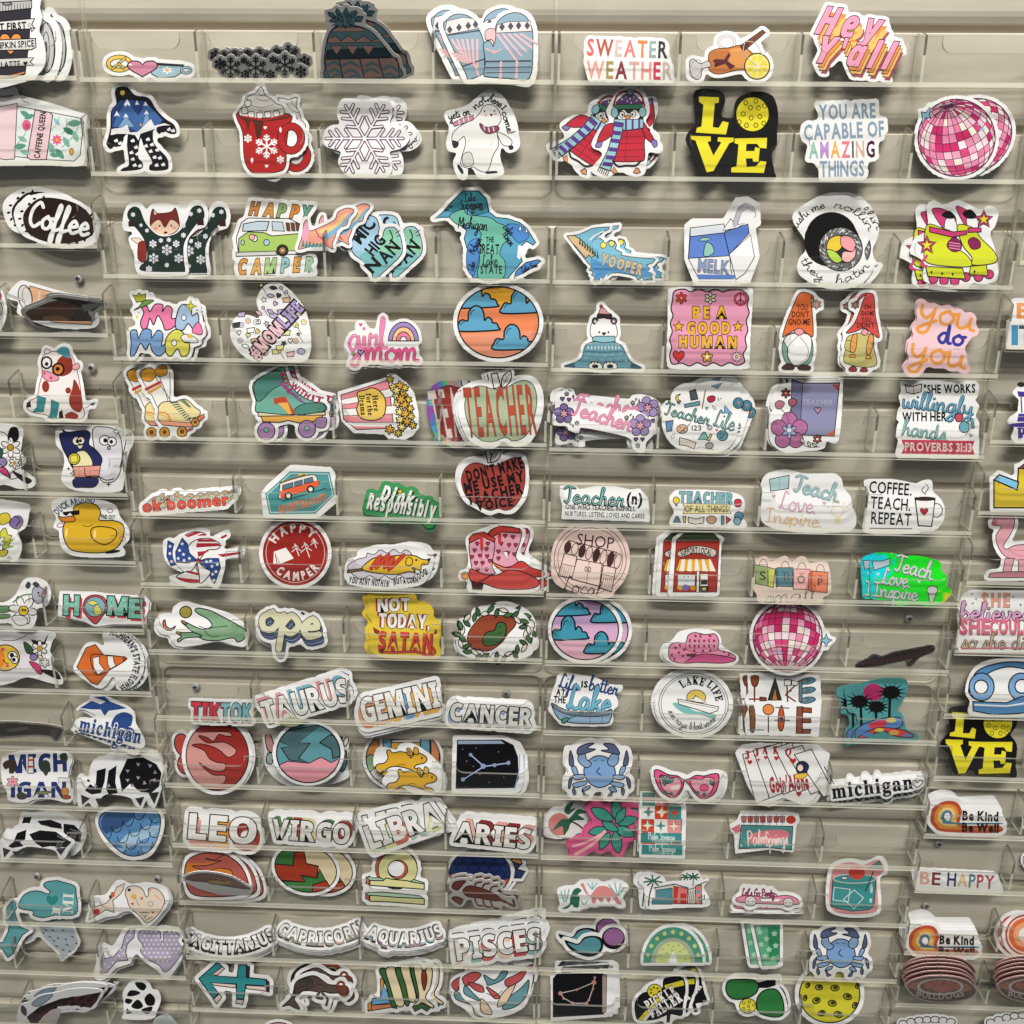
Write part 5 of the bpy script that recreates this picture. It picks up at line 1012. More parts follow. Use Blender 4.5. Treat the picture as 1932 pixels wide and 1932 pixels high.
S(1,1,'van_hexagon_sticker','teal six-sided sticker with an orange camper van, reading ADVENTURE AWAITS','''
!p fff 0 45 1790 80 1740 240 1600 270 1580 560 1600 590 1640 620 1800 600 1860 480 1960 440 1975 90 1975 60 1960
p 4f9fa0 0 70 1795 255 1625 555 1630 595 1800 450 1945 100 1950;lc e8f4f0 5 85 1800 262 1640 545 1645 580 1800 445 1930 110 1935
b d9cf6a 0 320 1650 370 1640 410 1680 330 1690
b f1e9df 4 180 1740 200 1710 420 1650 465 1690 470 1730 400 1760 190 1830 175 1800;p e8643a 0 178 1775 470 1690 472 1735 190 1835;p 5a7a88 3 200 1730 280 1708 280 1745 200 1765;p 5a7a88 3 290 1705 350 1688 352 1725 290 1742;p 5a7a88 3 362 1685 425 1668 435 1702 362 1720;l 8a6a4a 10 180 1710 370 1650
e 2a2a2a 0 245 1810 30 30;e f4f0e8 0 245 1810 16 16;e 2a2a2a 0 412 1760 30 30;e f4f0e8 0 412 1760 16 16;l 2f6f70 12 200 1850 520 1755
t e8855a 265 1895 170 62 9 n b=5|ADVENTURE;t e8855a 450 1850 150 62 18 n b=5|AWAITS'''.replace('265 1895 170 62 9','280 1890 230 58 14').replace('450 1850 150 62 18','465 1835 130 52 18'),bd=4,foot=(270,1985))
S(1,1,'dink_responsibly_sticker','green sticker reading Dink Responsibly in white retro lettering','''
t 16301f 1078 1825 250 110 -14 i b=18 k=5,16301f|Dink;t f6f6f0 1070 1815 250 110 -14 i b=14|Dink;t 16301f 1106 1894 520 115 -8 i b=18|Responsibly;t f6f6f0 1100 1885 520 115 -8 i b=14|Responsibly;x flower e8d83a 3 1087 1778 20''',base='3f9a5c',bd=30,close=14,foot=(1100,2010),copies=[(4,22)])
S(1,1,'teacher_voice_sticker','dark red apple reading DONT MAKE ME USE MY TEACHER VOICE','''
!b fff 0 1520 1700 1550 1580 1640 1530 1740 1535 1790 1560 1860 1520 1980 1490 2040 1540 2055 1700 2030 1830 1960 1920 1900 1945 1830 1930 1760 1950 1660 1900 1570 1840
b a8433c 4 1550 1700 1580 1600 1660 1560 1790 1585 1950 1520 2020 1560 2030 1700 2000 1820 1940 1900 1880 1920 1830 1905 1760 1920 1680 1880 1590 1820
!p f4f2ee 6 1750 1560 1730 1465 1770 1465 1780 1560;!x leaf f4f2ee 6 1810 1510 62 -40;l 1a1718 4 1770 1550 1850 1460
t 1a1718 1800 1610 430 80 14 n b=10 tr=.16|DON'T MAKE;t 1a1718 1795 1705 450 75 12 n b=10 tr=.16|ME USE MY;t 1a1718 1800 1795 420 75 12 n b=10 tr=.16|TEACHER;t 1a1718 1800 1870 270 65 8 n b=9 tr=.16|VOICE;l 1a1718 7 1655 1860 1680 1875;l 1a1718 7 1930 1850 1960 1840''',bd=5,copies=[(-12,-12,0)])
S(1,2,'happy_camper_sticker','round dark red sticker with tent and pines reading HAPPY CAMPER','''
!e fff 0 297 310 268 266;e a32a24 0 297 310 246 246;er e8c8c0 5 297 310 222 222
a f4ece8 300 330 180 148 48 62 n b=4 tr=.35|HAPPY;a f4ece8 300 300 215 225 325 62 n b=4 tr=.3|CAMPER
p f6f2ee 0 135 300 225 268 285 350 185 390;p f6f2ee 0 135 300 180 392 130 392;l a32a24 6 145 315 160 390
'''+';'.join(f'l f4ece8 7 {x} {y} {x+s*.35:.0f} {y+s};l f4ece8 6 {x-s*.18:.0f} {y+s*.35:.0f} {x+s*.08:.0f} {y+s*.08:.0f} {x+s*.3:.0f} {y+s*.28:.0f};l f4ece8 6 {x-s*.25:.0f} {y+s*.68:.0f} {x+s*.15:.0f} {y+s*.35:.0f} {x+s*.5:.0f} {y+s*.55:.0f}' for x,y,s in [(292,240,90),(365,230,110),(432,200,70)]),bd=3)
S(1,2,'corn_dog_sticker','yellow dog shaped like a corn dog, lettered YOU AINT NOTHIN BUT A CORN DOG','''
!b fff 0 670 480 690 370 760 340 780 290 880 265 1000 270 1120 255 1250 280 1290 330 1345 350 1330 400 1310 470 1250 540 1100 570 900 575 720 545 690 520
b d8d0dc 4 690 410 760 360 830 340 840 310 890 320 940 285 990 310 1040 280 1090 310 1130 285 1180 330 1200 480 1130 500 1080 475 1030 510 970 480 920 515 860 480 800 510 740 480
p 8a6a3a 5 690 440 800 425 810 440 690 460;b e8c02a 6 800 430 840 380 900 345 1000 335 1100 325 1200 330 1250 355 1300 365 1295 395 1250 400 1240 440 1180 420 1200 455 1150 450 1060 470 900 460
c a8281c 32 870 425 940 330 910 420 1000 325 970 420 1040 340 1005 430 1115 325;c c84a34 18 870 425 940 330 910 420 1000 325 970 420 1040 340 1005 430 1115 325
b e8c02a 5 1130 390 1140 345 1175 350 1180 390 1150 405;e 1a1718 0 1210 362 10 8;b 1a1718 0 1290 355 1320 350 1305 375;c 1a1718 5 1250 385 1280 385
t 1a1718 855 528 300 48 -6 i b=1|YOU AINT NOTHIN;t 1a1718 1070 520 70 46 12 i b=1|BUT;t 1a1718 1165 515 110 42 8 n b=4|A CORN;t 1a1718 1255 465 80 46 32 n b=3|DOG!''',bd=3,close=10,foot=(950,585),copies=[(50,-20,3)])
S(1,2,'cowboy_boots_sticker','pair of pink cowboy boots with hearts, spurs and red trim','''
!b fff 0 1590 250 1600 180 1680 140 1760 110 1860 95 2000 110 2030 180 1990 300 2080 380 2190 440 2180 490 2110 510 2140 560 2090 600 1900 610 1620 600 1600 520 1540 510 1540 450 1590 430 1610 350
b e8a4b8 5 1750 170 1850 110 1990 130 2000 200 1960 330 1980 390 1850 420 1790 380;p c8403a 5 1750 160 1800 120 1860 105 1990 125 1995 160 1850 150 1780 190;b c8403a 5 1780 380 1900 420 2000 370 2080 420 2170 450 2150 490 2000 480 1880 460
b e8a4b8 5 1610 220 1700 170 1800 220 1780 400 1800 470 1650 460 1630 430;p c8403a 5 1605 200 1640 165 1720 150 1805 200 1800 230 1710 185 1612 235;b d8504a 5 1615 430 1700 460 1800 480 1900 440 2000 450 2110 500 2135 550 2050 580 1850 580 1720 540 1620 520;p 3a2020 4 1625 520 1715 545 1705 590 1635 585
'''+';'.join(f'x heart c83a5a 4 {x} {y} 14' for x,y in [(1670,240),(1750,240),(1650,290),(1740,280),(1630,340),(1690,330),(1745,335),(1660,385),(1710,385),(1765,370),(1675,435),(1740,435),(1880,180),(1940,190),(1850,240),(1910,250),(1960,250),(1830,300),(1900,310),(1950,320),(1830,350)])+'''
l c8403a 24 1700 160 1705 280;l c8403a 24 1835 110 1840 230;c 6a2a20 12 1640 550 1720 510 1780 470;c e8a04a 6 1780 390 1880 430;l 9a2a3a 4 1705 290 1705 450;x burst f0a050 3 1578 482 38;p fff 4 1860 300 1900 300 1900 360''',bd=3,copies=[(60,0,0)],foot=(1760,612))
S(1,2,'ope_sticker','pale yellow bubble script reading ope with layered blue shadow','''
t 5a6488 290 830 470 270 -10 w b=62|ope;t 7f8fae 285 815 470 270 -10 w b=58 k=4|ope;t 4a5a78 280 802 470 270 -10 w b=54 k=4|ope;t dfdcba 275 782 470 270 -10 w b=48 k=6|ope''',bd=24,close=24,foot=(330,1075))
S(1,2,'pastel_scrap_sticker','white sticker with purple scribbles, mostly hidden behind the ope sticker','''
!b fff 0 10 880 100 780 300 750 380 760 420 800 420 900 250 1000 120 1020 20 960;x star 7a5a9a 4 40 840 22;x tri b85a9a 4 90 800 18 30;l 5a4a6a 8 40 950 90 955;l 5a4a6a 8 110 990 160 980;x tri d8c04a 4 395 800 16;x flower 7a5a9a 4 350 770 16''',bd=4,y=-.010,foot=(120,1030))
S(1,2,'not_today_sticker','yellow sticker reading NOT TODAY SATAN with red devil tail','''
!b fff 0 860 625 1180 625 1190 680 1280 690 1330 740 1330 790 1390 850 1390 920 1370 1000 1390 1060 1340 1100 1100 1100 950 1085 860 1030 870 950 860 880 890 830 840 760 870 720
'''+w3('NOT',1040,702,240,90,2,'a83a34',-14,-6,4,'f4f1ea','b',4)+';'+w3('TODAY,',1120,825,380,100,-2,'a83a34',-14,-6,4,'f4f1ea','b',4)+''';t a8281c 1130 985 400 130 -3 b b=14 k=5,5a1410 tr=.15|SATAN;t d84840 1125 978 400 130 -3 b b=6 tr=.15|SATAN
c 8a1a1a 22 1330 1020 1350 1060 1300 1080 1200 1055 1050 1060 940 1055;c c8402e 12 1330 1020 1350 1060 1300 1080 1200 1055 1050 1060 940 1055;p 8a1a1a 3 925 1050 960 1030 955 1070;p a8341e 4 885 870 930 900 920 920 895 905;p a8341e 4 1340 920 1360 880 1365 915''',base='e9cb3a',bd=8,close=30,copies=[(-30,2,0)],foot=(1120,1105))
S(1,2,'pickle_wreath_sticker','green pickle on a rust shape ringed by a leafy wreath','''
!b fff 0 1520 940 1560 870 1540 820 1620 790 1650 730 1760 720 1850 700 1960 740 2040 800 2080 880 2070 960 2090 1040 2040 1090 1900 1120 1700 1110 1560 1070 1520 1010
b 9a4a30 5 1600 920 1650 840 1720 780 1820 780 1930 790 1960 850 1900 920 1850 990 1750 1050 1640 1030 1600 990;b 3f6a3a 6 1710 960 1740 910 1800 890 1820 840 1870 835 1890 870 1880 930 1830 990 1760 1010 1720 1000;c 1a1718 5 1820 920 1850 910;c 1a1718 5 1830 870 1850 860
'''+';'.join(f'x leaf {["f1ead8","4a7a4a","3f6a3f"][i%3]} 5 {1795+240*math.cos(a)*(1+.12*(i%2)):.0f} {925+165*math.sin(a)*(1+.16*(i%2)):.0f} 36 {math.degrees(-a)*1.0+40*(i%3):.0f}' for i,a in enumerate([2*math.pi*k/34 for k in range(34)]))+';c 1a1718 5 1680 1030 1760 1090 1800 1060 1880 1090 1980 1030',bd=4,foot=(1790,1125),copies=[(30,-20,6),(-15,12,-4)])
S(1,2,'taurus_sticker','word sticker TAURUS in white letters with pink and teal sides',w3('TAURUS',372,1430,660,165,16,'e8a0a0,e8a0a0,7fb8c8,7fb8c8,e8a0a0,7fb8c8',-26,-24,6),bd=24,close=30,copies=[(30,-22,2)],foot=(250,1620))
S(1,2,'gemini_sticker','word sticker GEMINI in white letters with orange, yellow and blue sides',w3('GEMINI',1085,1440,590,180,13,'f0a080,f0a080,f0b850,6fa8d8,f0b850,f0b850',-18,44,6),bd=28,close=30,copies=[(0,26),(8,40)],foot=(1040,1600))
S(1,2,'cancer_sticker','word sticker CANCER in white letters with blue grey sides',w3('CANCER',1775,1530,610,125,-4,'8fa4cc,8fa4cc,5a6480,8fa4cc,5a6480,8fa4cc',-20,30,6,'e9e7e4'),bd=24,close=30,copies=[(-6,-24,1)],foot=(1750,1640))
S(1,2,'teal_oval_sticker','round teal and pink sticker with zigzag lightning shapes','''
!e fff 0 395 1820 265 240;e 5f9aa4 0 395 1820 240 222;clip e 395 1820 240 222 0
p e89aa8 0 130 1920 240 1880 400 1895 490 1850 570 1890 680 1830 680 2100 130 2100;p 4f7078 6 130 1700 200 1660 400 1620 500 1600 320 1740 410 1745 320 1860 400 1890 250 1870 190 1780 260 1770 160 1720;p 4f7078 6 480 1740 560 1680 680 1720 680 1830 580 1860 570 1790
l 1a1718 7 150 1920 240 1880 400 1895 490 1850 570 1890 640 1850;noclip;er 1a1718 10 395 1820 240 222''',bd=3,foot=(395,2060))
S(1,2,'leaf_sprout_sticker','sage green leaf tip poking out above the teal zigzag sticker','''
b a9b48a 0 180 1590 230 1560 290 1555 350 1580 300 1610 230 1610''',base='a9b48a',bd=3,y=-.0225,foot=(260,1615))
S(1,2,'zigzag_behind_sticker','white and pink sticker edge sticking out around the teal zigzag oval','''
!b fff 0 60 1660 130 1640 300 1640 660 1660 700 1700 680 1900 690 2000 500 2060 240 2060 90 1940 60 1800;b d89a9a 6 70 1690 110 1680 140 1800 90 1800;b 5f9aa4 6 640 1860 680 1800 680 1920 640 1960;p 1a1718 0 600 1660 660 1670 650 1760;b 9ab8b4 6 90 1820 130 1830 120 1900 80 1890;x leaf f4f2ee 6 680 1730 40 -15''',bd=4,y=-.0085,foot=(395,2055))
S(1,2,'gemini_sign_sticker','blue and orange zodiac twins sign sticker behind the yellow rabbits','''
!e fff 0 1110 1860 300 250;e e4e0dc 6 1110 1860 280 232;clip e 1110 1860 278 230 0;p 6fa8c8 7 940 1640 1380 1640 1330 1700 1000 1720;p d8904a 6 820 1700 920 1650 940 1900 830 1960;p 6fa8c8 7 960 1680 1020 1720 1020 2000 960 2020;p 6fa8c8 7 1240 1690 1310 1660 1320 2020 1240 2000;p e8b04a 6 1020 1740 1240 1740 1240 1780 1020 1790;b 8fb08a 5 820 1880 860 1830 890 1850 900 1920 850 1960;p d88a5a 6 1320 1680 1390 1680 1380 1950 1320 1980;noclip;er 1a1718 8 1110 1860 280 232''',bd=3,y=-.009,foot=(1110,2110))
RAB='''b e0a824 5 {0} {1} '''
def rabbit(x,y,s=1):
    P=lambda *v: ' '.join(f'{x+v[i]*s:.0f} {y+v[i+1]*s:.0f}' for i in range(0,len(v),2))
    return f'''b e3b024 6 {P(-220,70,-200,40,-150,30,-120,-10,-130,-60,-110,-75,-80,-50,-20,-60,50,-40,60,-10,100,-50,150,-40,190,-5,170,30,110,45,90,70,140,80,170,110,120,110,50,80,-30,60,-90,60,-150,90,-190,110)}
b e3b024 5 {P(40,-30,30,-80,50,-85,80,-40)};b e9a890 3 {P(48,-40,42,-70,60,-50)};b e3b024 5 {P(85,-45,90,-95,120,-80,120,-40)};e 1a1718 0 {P(150,-8)} 7 9;c 1a1718 4 {P(-60,60,-20,40,20,50)}'''
S(1,2,'yellow_rabbit_sticker','pair of leaping yellow rabbits, the lower one in front','!b fff 0 890 1880 930 1780 1060 1800 1090 1760 1170 1750 1260 1810 1330 1880 1390 1960 1400 2060 1360 2115 1200 2120 1100 2070 980 2060 960 2020 1010 1950 920 1930;'+rabbit(1110,1865,.95)+';'+rabbit(1190,2010,.92),bd=5,copies=[(30,10,3)],y=-.018,foot=(1200,2125))
S(1,2,'constellation_sticker','black sticker with rounded corner showing a blue branching star line','''
!p fff 0 1490 1700 1510 1690 1860 1690 1960 1740 2010 1840 2020 2020 1990 2100 1940 2130 1480 2120
p 0f0f14 5 1520 1725 1860 1720 1940 1760 1975 1850 1980 2010 1950 2080 1510 2085;p a9bcd8 5 1520 1722 1850 1722 1880 1750 1520 1755;c 8fb0d8 7 1990 1830 1985 1950 1950 2090
l a9c4e8 8 1620 1832 1720 1920 1900 1895;l a9c4e8 8 1720 1920 1570 2015;e 8f9cc8 0 1620 1832 14 14;e 8f9cc8 0 1715 1918 20 20;e 8f9cc8 0 1800 1910 15 15;e 8f9cc8 0 1905 1893 16 16;e 8f9cc8 0 1562 2018 16 16
'''+';'.join(f'e ccd 0 {x} {y} 3 3' for x,y in [(1660,1780),(1590,1880),(1830,1810),(1690,1980),(1640,1920),(1760,2040),(1870,2000),(1560,1790)]),bd=4,copies=[(35,8,1)],foot=(1700,2135))
S(1,3,'virgo_sticker','word sticker VIRGO in white letters with red and green sides',w3('VIRGO',415,480,580,140,-4,'5a8a4a,a84a30,e0d0a0,4a7a4a,a84030',22,-22,6,'e8e6e2'),bd=26,close=30,copies=[(0,-20,0),(14,-30,2)],foot=(415,610))
S(1,3,'libra_sticker','word sticker LIBRA in white letters with green and red sides',w3('LIBRA',1110,435,570,170,20,'a8cfae,e0e0a0,d0705a,a8cfae,e0e0a0',22,30,6,'efedea'),bd=26,close=30,copies=[(40,-12,-2),(-8,-50,-6),(60,-20,0)],foot=(980,620))
S(1,3,'aries_sticker','word sticker ARIES in white letters with pink and dark red sides',w3('ARIES',1790,510,560,140,-6,'e8b4a8,8a3030,e8a498,8a3030,e8a498',26,-30,6,'f0eeea'),bd=26,close=30,copies=[(0,-18,0),(6,-30,1)],foot=(1760,640))
S(1,3,'green_oval_sticker','round red, green and cream geometric zodiac sticker, front of two','''
!e fff 0 375 760 258 196 -14;clip e 375 760 236 174 -14;p e8d8b0 0 100 500 700 500 700 1000 100 1000;p 3f7a3f 6 150 640 360 590 360 640 290 650 280 740 100 740;p a83a22 6 290 640 360 620 380 720 470 740 460 830 340 810 360 860 100 840 100 720 280 735;p 3f7a3f 6 100 850 370 860 350 815 460 830 480 760 530 860 430 890 420 980 150 960;p a83a22 6 430 880 530 850 560 900 520 960 420 950;noclip;er 1a1718 8 375 760 236 174 -14''',bd=3,copies=[(120,4,0)],foot=(375,960))
S(1,3,'libra_sign_sticker','yellow three-dimensional scales zodiac sign sticker','''
er 1a1718 100 1060 760 112 108;er b8604a 84 1050 758 112 108;er 1a1718 78 1070 765 112 108;er dedb9a 66 1070 765 112 108;p f6f4f0 0 1020 855 1100 850 1150 900 960 900
p b8604a 5 830 825 860 815 865 885 830 870;p a8c8b0 5 835 822 950 830 980 850 1160 860 1190 840 1270 865 1270 885 860 850;p dedb9a 6 860 848 960 850 980 830 1030 840 1140 850 1180 860 1270 875 1270 915 860 885;p b8604a 5 828 945 855 935 855 1000 828 985;p a8c8b0 5 830 940 960 935 1240 965 1270 985 860 975;p dedb9a 6 858 960 1050 975 1270 985 1270 1030 1000 1010 858 1005''',bd=26,close=18,foot=(1060,1060))
S(1,3,'navy_waves_sticker','round navy sticker of scalloped waves with orange at its base','''
!e fff 0 1690 790 250 200;e 26386e 0 1690 790 230 180;clip e 1690 790 230 180 0;b d8602a 0 1440 880 1480 800 1540 830 1600 900 1560 1000 1440 1000;b d8602a 0 1820 880 1860 850 1940 850 1940 1000 1840 980
'''+';'.join(f'c 14203f 6 {x} {y} {x+25} {y-28} {x+60} {y-24} {x+80} {y+10}' for j,y in enumerate((650,700,750,800,850)) for x in range(1440+(j%2)*40,1940,80))+';noclip;er 1a1718 8 1690 790 230 180',bd=3,copies=[(40,-10,0)],foot=(1690,995),y=-.010)
S(1,3,'orange_navy_scrap_sticker','orange and navy star-shaped sticker corner sticking out right of the navy waves','''p d89a5a 6 1920 690 1980 660 2010 720 1960 740;p 2f3f74 6 1960 760 2030 780 2000 830 1950 830;p 2f3f74 6 1930 700 2000 730 1960 770''',bd=22,close=30,y=-.009,foot=(1960,1000))
S(1,3,'scorpion_sticker','rust brown scorpion sticker bending forward over the navy waves, front copy','''
b 7a3f2c 5 1560 930 1600 890 1680 900 1760 930 1830 970 1850 1000 1780 1000 1680 980 1600 970;b 7a3f2c 5 1480 900 1500 860 1580 850 1560 880 1520 920;b 7a3f2c 5 1480 990 1500 970 1560 990 1540 1030;c 7a3f2c 20 1840 990 1900 1020 1950 1040 1940 1000
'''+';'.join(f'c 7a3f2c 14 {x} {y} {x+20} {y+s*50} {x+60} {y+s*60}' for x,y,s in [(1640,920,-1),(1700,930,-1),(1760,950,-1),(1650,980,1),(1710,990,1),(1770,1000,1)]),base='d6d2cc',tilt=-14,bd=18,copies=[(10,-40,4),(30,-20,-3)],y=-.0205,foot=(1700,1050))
for nm,x,y,cs,lb in [('CAPRICORN',480,700,'e8c0a8,b0a090','pink and tan'),('AQUARIUS',1110,705,'9ac4d8,a05a88,9ac4d8','purple and blue')]:
    S(1,3,nm.lower()+'_sticker',f'sagging stack of white word stickers reading {nm}, front one with {lb} sides',
      f'a 1a1718 {x} {y} 640 {240 if nm[0]=="C" else 244} {302 if nm[0]=="C" else 298} 96 b b=3 k=11,1a1718|{nm};a 888 {x+4} {y-4} 640 {240 if nm[0]=="C" else 244} {302 if nm[0]=="C" else 298} 94 b b=3 k=5,999 m={cs}|{nm};a f4f2ee {x+4} {y-14} 640 {240 if nm[0]=="C" else 244} {302 if nm[0]=="C" else 298} 84 b b=1 k=3,777|{nm}',bd=20,close=40,tilt=24,copies=[(0,14,0),(-6,26,0),(6,38,0)],foot=(x,1440))
S(1,3,'pisces_sticker','word sticker PISCES in white letters with coral and teal sides',w3('PISCES',1830,1330,640,150,8,'f0cdb8,9ac4c4,d8706a,f0cdb8,c84a50,9ac4c4',-12,34,6),bd=26,close=30,copies=[(-10,-40,0),(16,-70,4),(30,-90,6)],foot=(1780,1490))
S(1,3,'sea_goat_sticker','brown sea goat sticker with a curled fish tail, front copy','''
b 5a4a42 6 280 1700 300 1620 370 1580 450 1570 540 1630 620 1640 690 1660 700 1700 660 1730 640 1700 560 1700 520 1690 470 1690 400 1680 330 1690 290 1740 310 1780 330 1820 290 1810 250 1790 200 1800 230 1770 260 1740;b 4a4038 4 290 1680 300 1620 370 1585 420 1600 420 1650 360 1680 300 1720
c 5a4a42 22 480 1690 460 1730 500 1740;c 5a4a42 20 500 1700 540 1740 530 1790;er 6a3426 20 660 1680 36 34;er 7a4030 18 640 1640 26 28;e 1a1718 0 610 1658 6 6;c 1a1718 4 430 1660 470 1630 540 1650
'''+';'.join(f'c 1a1718 3 {x} {y} {x+14} {y+14} {x+28} {y}' for x,y in [(300,1650),(335,1640),(370,1630),(310,1680),(345,1670),(380,1610)]),bd=24,copies=[(40,14,-6),(30,-60,4)],foot=(450,1840))
S(1,3,'goat_circle_sticker','dark round sticker with orange ring showing above the brown sea goat','''!e fff 0 480 1600 240 160;e 2a2224 0 480 1600 220 142;er b05a3a 26 570 1570 80 90;er dfc8a0 10 570 1570 56 66;e 3a2a2a 0 380 1560 90 60''',bd=3,y=-.0085,foot=(480,1800))
S(1,3,'virgo_sign_sticker','cream and green three-dimensional maiden zodiac sign sticker','''
p e8a048 5 940 1590 965 1590 965 1720 940 1730;p 6faad4 5 960 1640 1010 1720 1030 1770 870 1790 880 1740 940 1730;p e08a5a 5 845 1790 1030 1780 1030 1805 850 1835;p e8a048 5 845 1780 870 1760 870 1820 845 1830
b 3f6a3a 6 930 1530 970 1510 1000 1560 1060 1790 1050 1810 1020 1790 980 1640;b e8d8b0 6 980 1520 1040 1500 1060 1560 1120 1770 1060 1790 1010 1640;b 3f6a3a 6 1050 1520 1090 1510 1120 1600 1160 1760 1130 1790 1090 1650;b e8d8b0 6 1090 1500 1150 1490 1170 1570 1210 1740 1160 1760 1130 1640;b 3f6a3a 6 1160 1500 1190 1490 1220 1600 1240 1720 1220 1740
b e8d8b0 6 1190 1500 1240 1490 1270 1560 1290 1500 1330 1520 1320 1640 1280 1730 1340 1790 1330 1810 1250 1770 1200 1820 1190 1790 1230 1720;b 8a3a2a 5 1255 1530 1280 1530 1290 1600 1270 1680 1250 1600;p 3f6a3a 5 1180 1800 1250 1775 1320 1805 1290 1835 1250 1810 1200 1835''',bd=26,close=20,foot=(1110,1850),copies=[(60,-10,4)])
S(1,3,'pisces_fish_sticker','swirling coral, teal and cream fish pattern sticker, front of its stack','''
!b fff 0 1540 1640 1560 1560 1640 1520 1800 1500 2000 1500 2080 1560 2060 1700 2020 1800 1900 1860 1760 1880 1680 1850 1640 1790 1560 1720
b c85a5c 5 1560 1580 1640 1540 1700 1560 1640 1620 1580 1640;b 6a9ca4 5 1760 1640 1860 1600 1900 1540 1860 1530 1800 1600 1720 1560 1740 1620;b c85a5c 5 1760 1660 1840 1720 1800 1740 1740 1660;b 6a9ca4 5 1580 1640 1640 1700 1700 1760 1640 1740 1570 1700;b c85a5c 5 1600 1620 1700 1640 1720 1690 1660 1680;b ecd0b4 5 1700 1740 1760 1800 1780 1860 1700 1840;b 6a9ca4 5 1860 1820 1900 1740 2000 1660 2060 1600 2040 1720 1960 1800;b ecd0b4 5 1820 1800 1860 1700 1960 1620 1920 1720 1880 1780;b c85a5c 5 1880 1600 1960 1560 2040 1520 2000 1600 1900 1650;c 1a1718 5 1740 1700 1800 1720 1860 1680''',bd=4,copies=[(-70,10,8),(30,-60,-6)],foot=(1780,1890))
S(1,3,'pink_circle_sticker','sliver of a pink round sticker at the bottom edge below the sea goat','''e e8b0a8 6 170 1990 110 70;er c83a4a 10 170 1990 90 55''',bd=18,foot=(170,2090))
S(2,0,'sweater_weather_sticker','white sticker reading SWEATER WEATHER in mixed warm colours','''
t e66 870 365 600 125 -2 n b=5 tr=.13 m=e8655f,c0563a,dcc4b8,f07f80,f58545,9bb0b0,333|SWEATER
t e66 885 530 640 130 -1 n b=5 tr=.13 m=f4a79b,b09a5d,8e2a3a,dcb0a8,f09a90,d23c50,d0b8b0|WEATHER''',copies=[(8,12,0)],close=30)
S(2,0,'hot_toddy_sticker','tilted glass of amber drink with brown bow, lemon slice and cinnamon stick','''
er 8a8484 22 1620 320 62 50;er e9e2de 14 1620 320 62 50
b c8783a 4 1480 460 1490 400 1540 370 1640 360 1720 340 1780 370 1830 430 1830 520 1700 530 1560 560 1490 530;b e39a52 0 1640 380 1760 370 1820 440 1815 500 1660 500
p 7a4630 3 1720 345 1890 225 1915 245 1745 390;p 5a2f26 0 1725 350 1780 320 1790 345 1740 385;b d8cfcf 4 1340 470 1370 445 1420 480 1480 460 1500 500 1440 520 1425 580 1390 600 1350 560;er 8a8484 4 1385 520 42 72 -20
p 5a2228 0 1600 450 1640 395 1650 420 1625 460 1685 500 1645 525 1610 480 1525 510 1530 480 1515 455 1540 445
e f1dc3a 6 1850 500 95 98;e f8f0b0 0 1850 500 84 86;e f1dc3a 0 1850 500 78 80
'''+';'.join(f'l f8f4c8 8 1850 500 {1850+78*math.cos(a):.0f} {500+80*math.sin(a):.0f}' for a in [math.pi/4*i for i in range(8)])+';c cfc8c4 5 1760 310 1750 400 1850 500;c cfc8c4 5 1760 310 1840 330 1890 420',bd=26)
S(2,0,'hey_yall_sticker','retro pink lettering sticker reading HEY YALL with orange layered shadow','''
t f0a0bd 1515 180 470 200 -8 i b=20 k=7,3a1a22 d=40,90,a85460,1 sk=.18 tr=.16|Hey
t e8934c 1545 225 470 200 -8 i b=16 sk=.18 tr=.16|Hey;t f2c26a 1550 240 470 195 -8 i b=10 sk=.18 tr=.16|Hey;t f0a0bd 1515 180 470 200 -8 i b=20 k=7,3a1a22 sk=.18 tr=.16|Hey
t a85460 1590 480 560 190 -6 i b=26 sk=.2 tr=.16|Y'all;t f2c26a 1580 455 560 190 -6 i b=24 k=5,3a1a22 sk=.2 tr=.16|Y'all;t e8934c 1568 430 560 190 -6 i b=22 k=5,3a1a22 sk=.2 tr=.16|Y'all
t f0a0bd 1555 400 560 190 -6 i b=22 k=7,3a1a22 sk=.2 tr=.16|Y'all'''.replace(' 1515',' 2535').replace(' 1545',' 2555').replace(' 1550 240',' 2562 255').replace(' 1590',' 2615').replace(' 1580',' 2605').replace(' 1568',' 2595').replace(' 1555',' 2583'),bd=24,close=20)
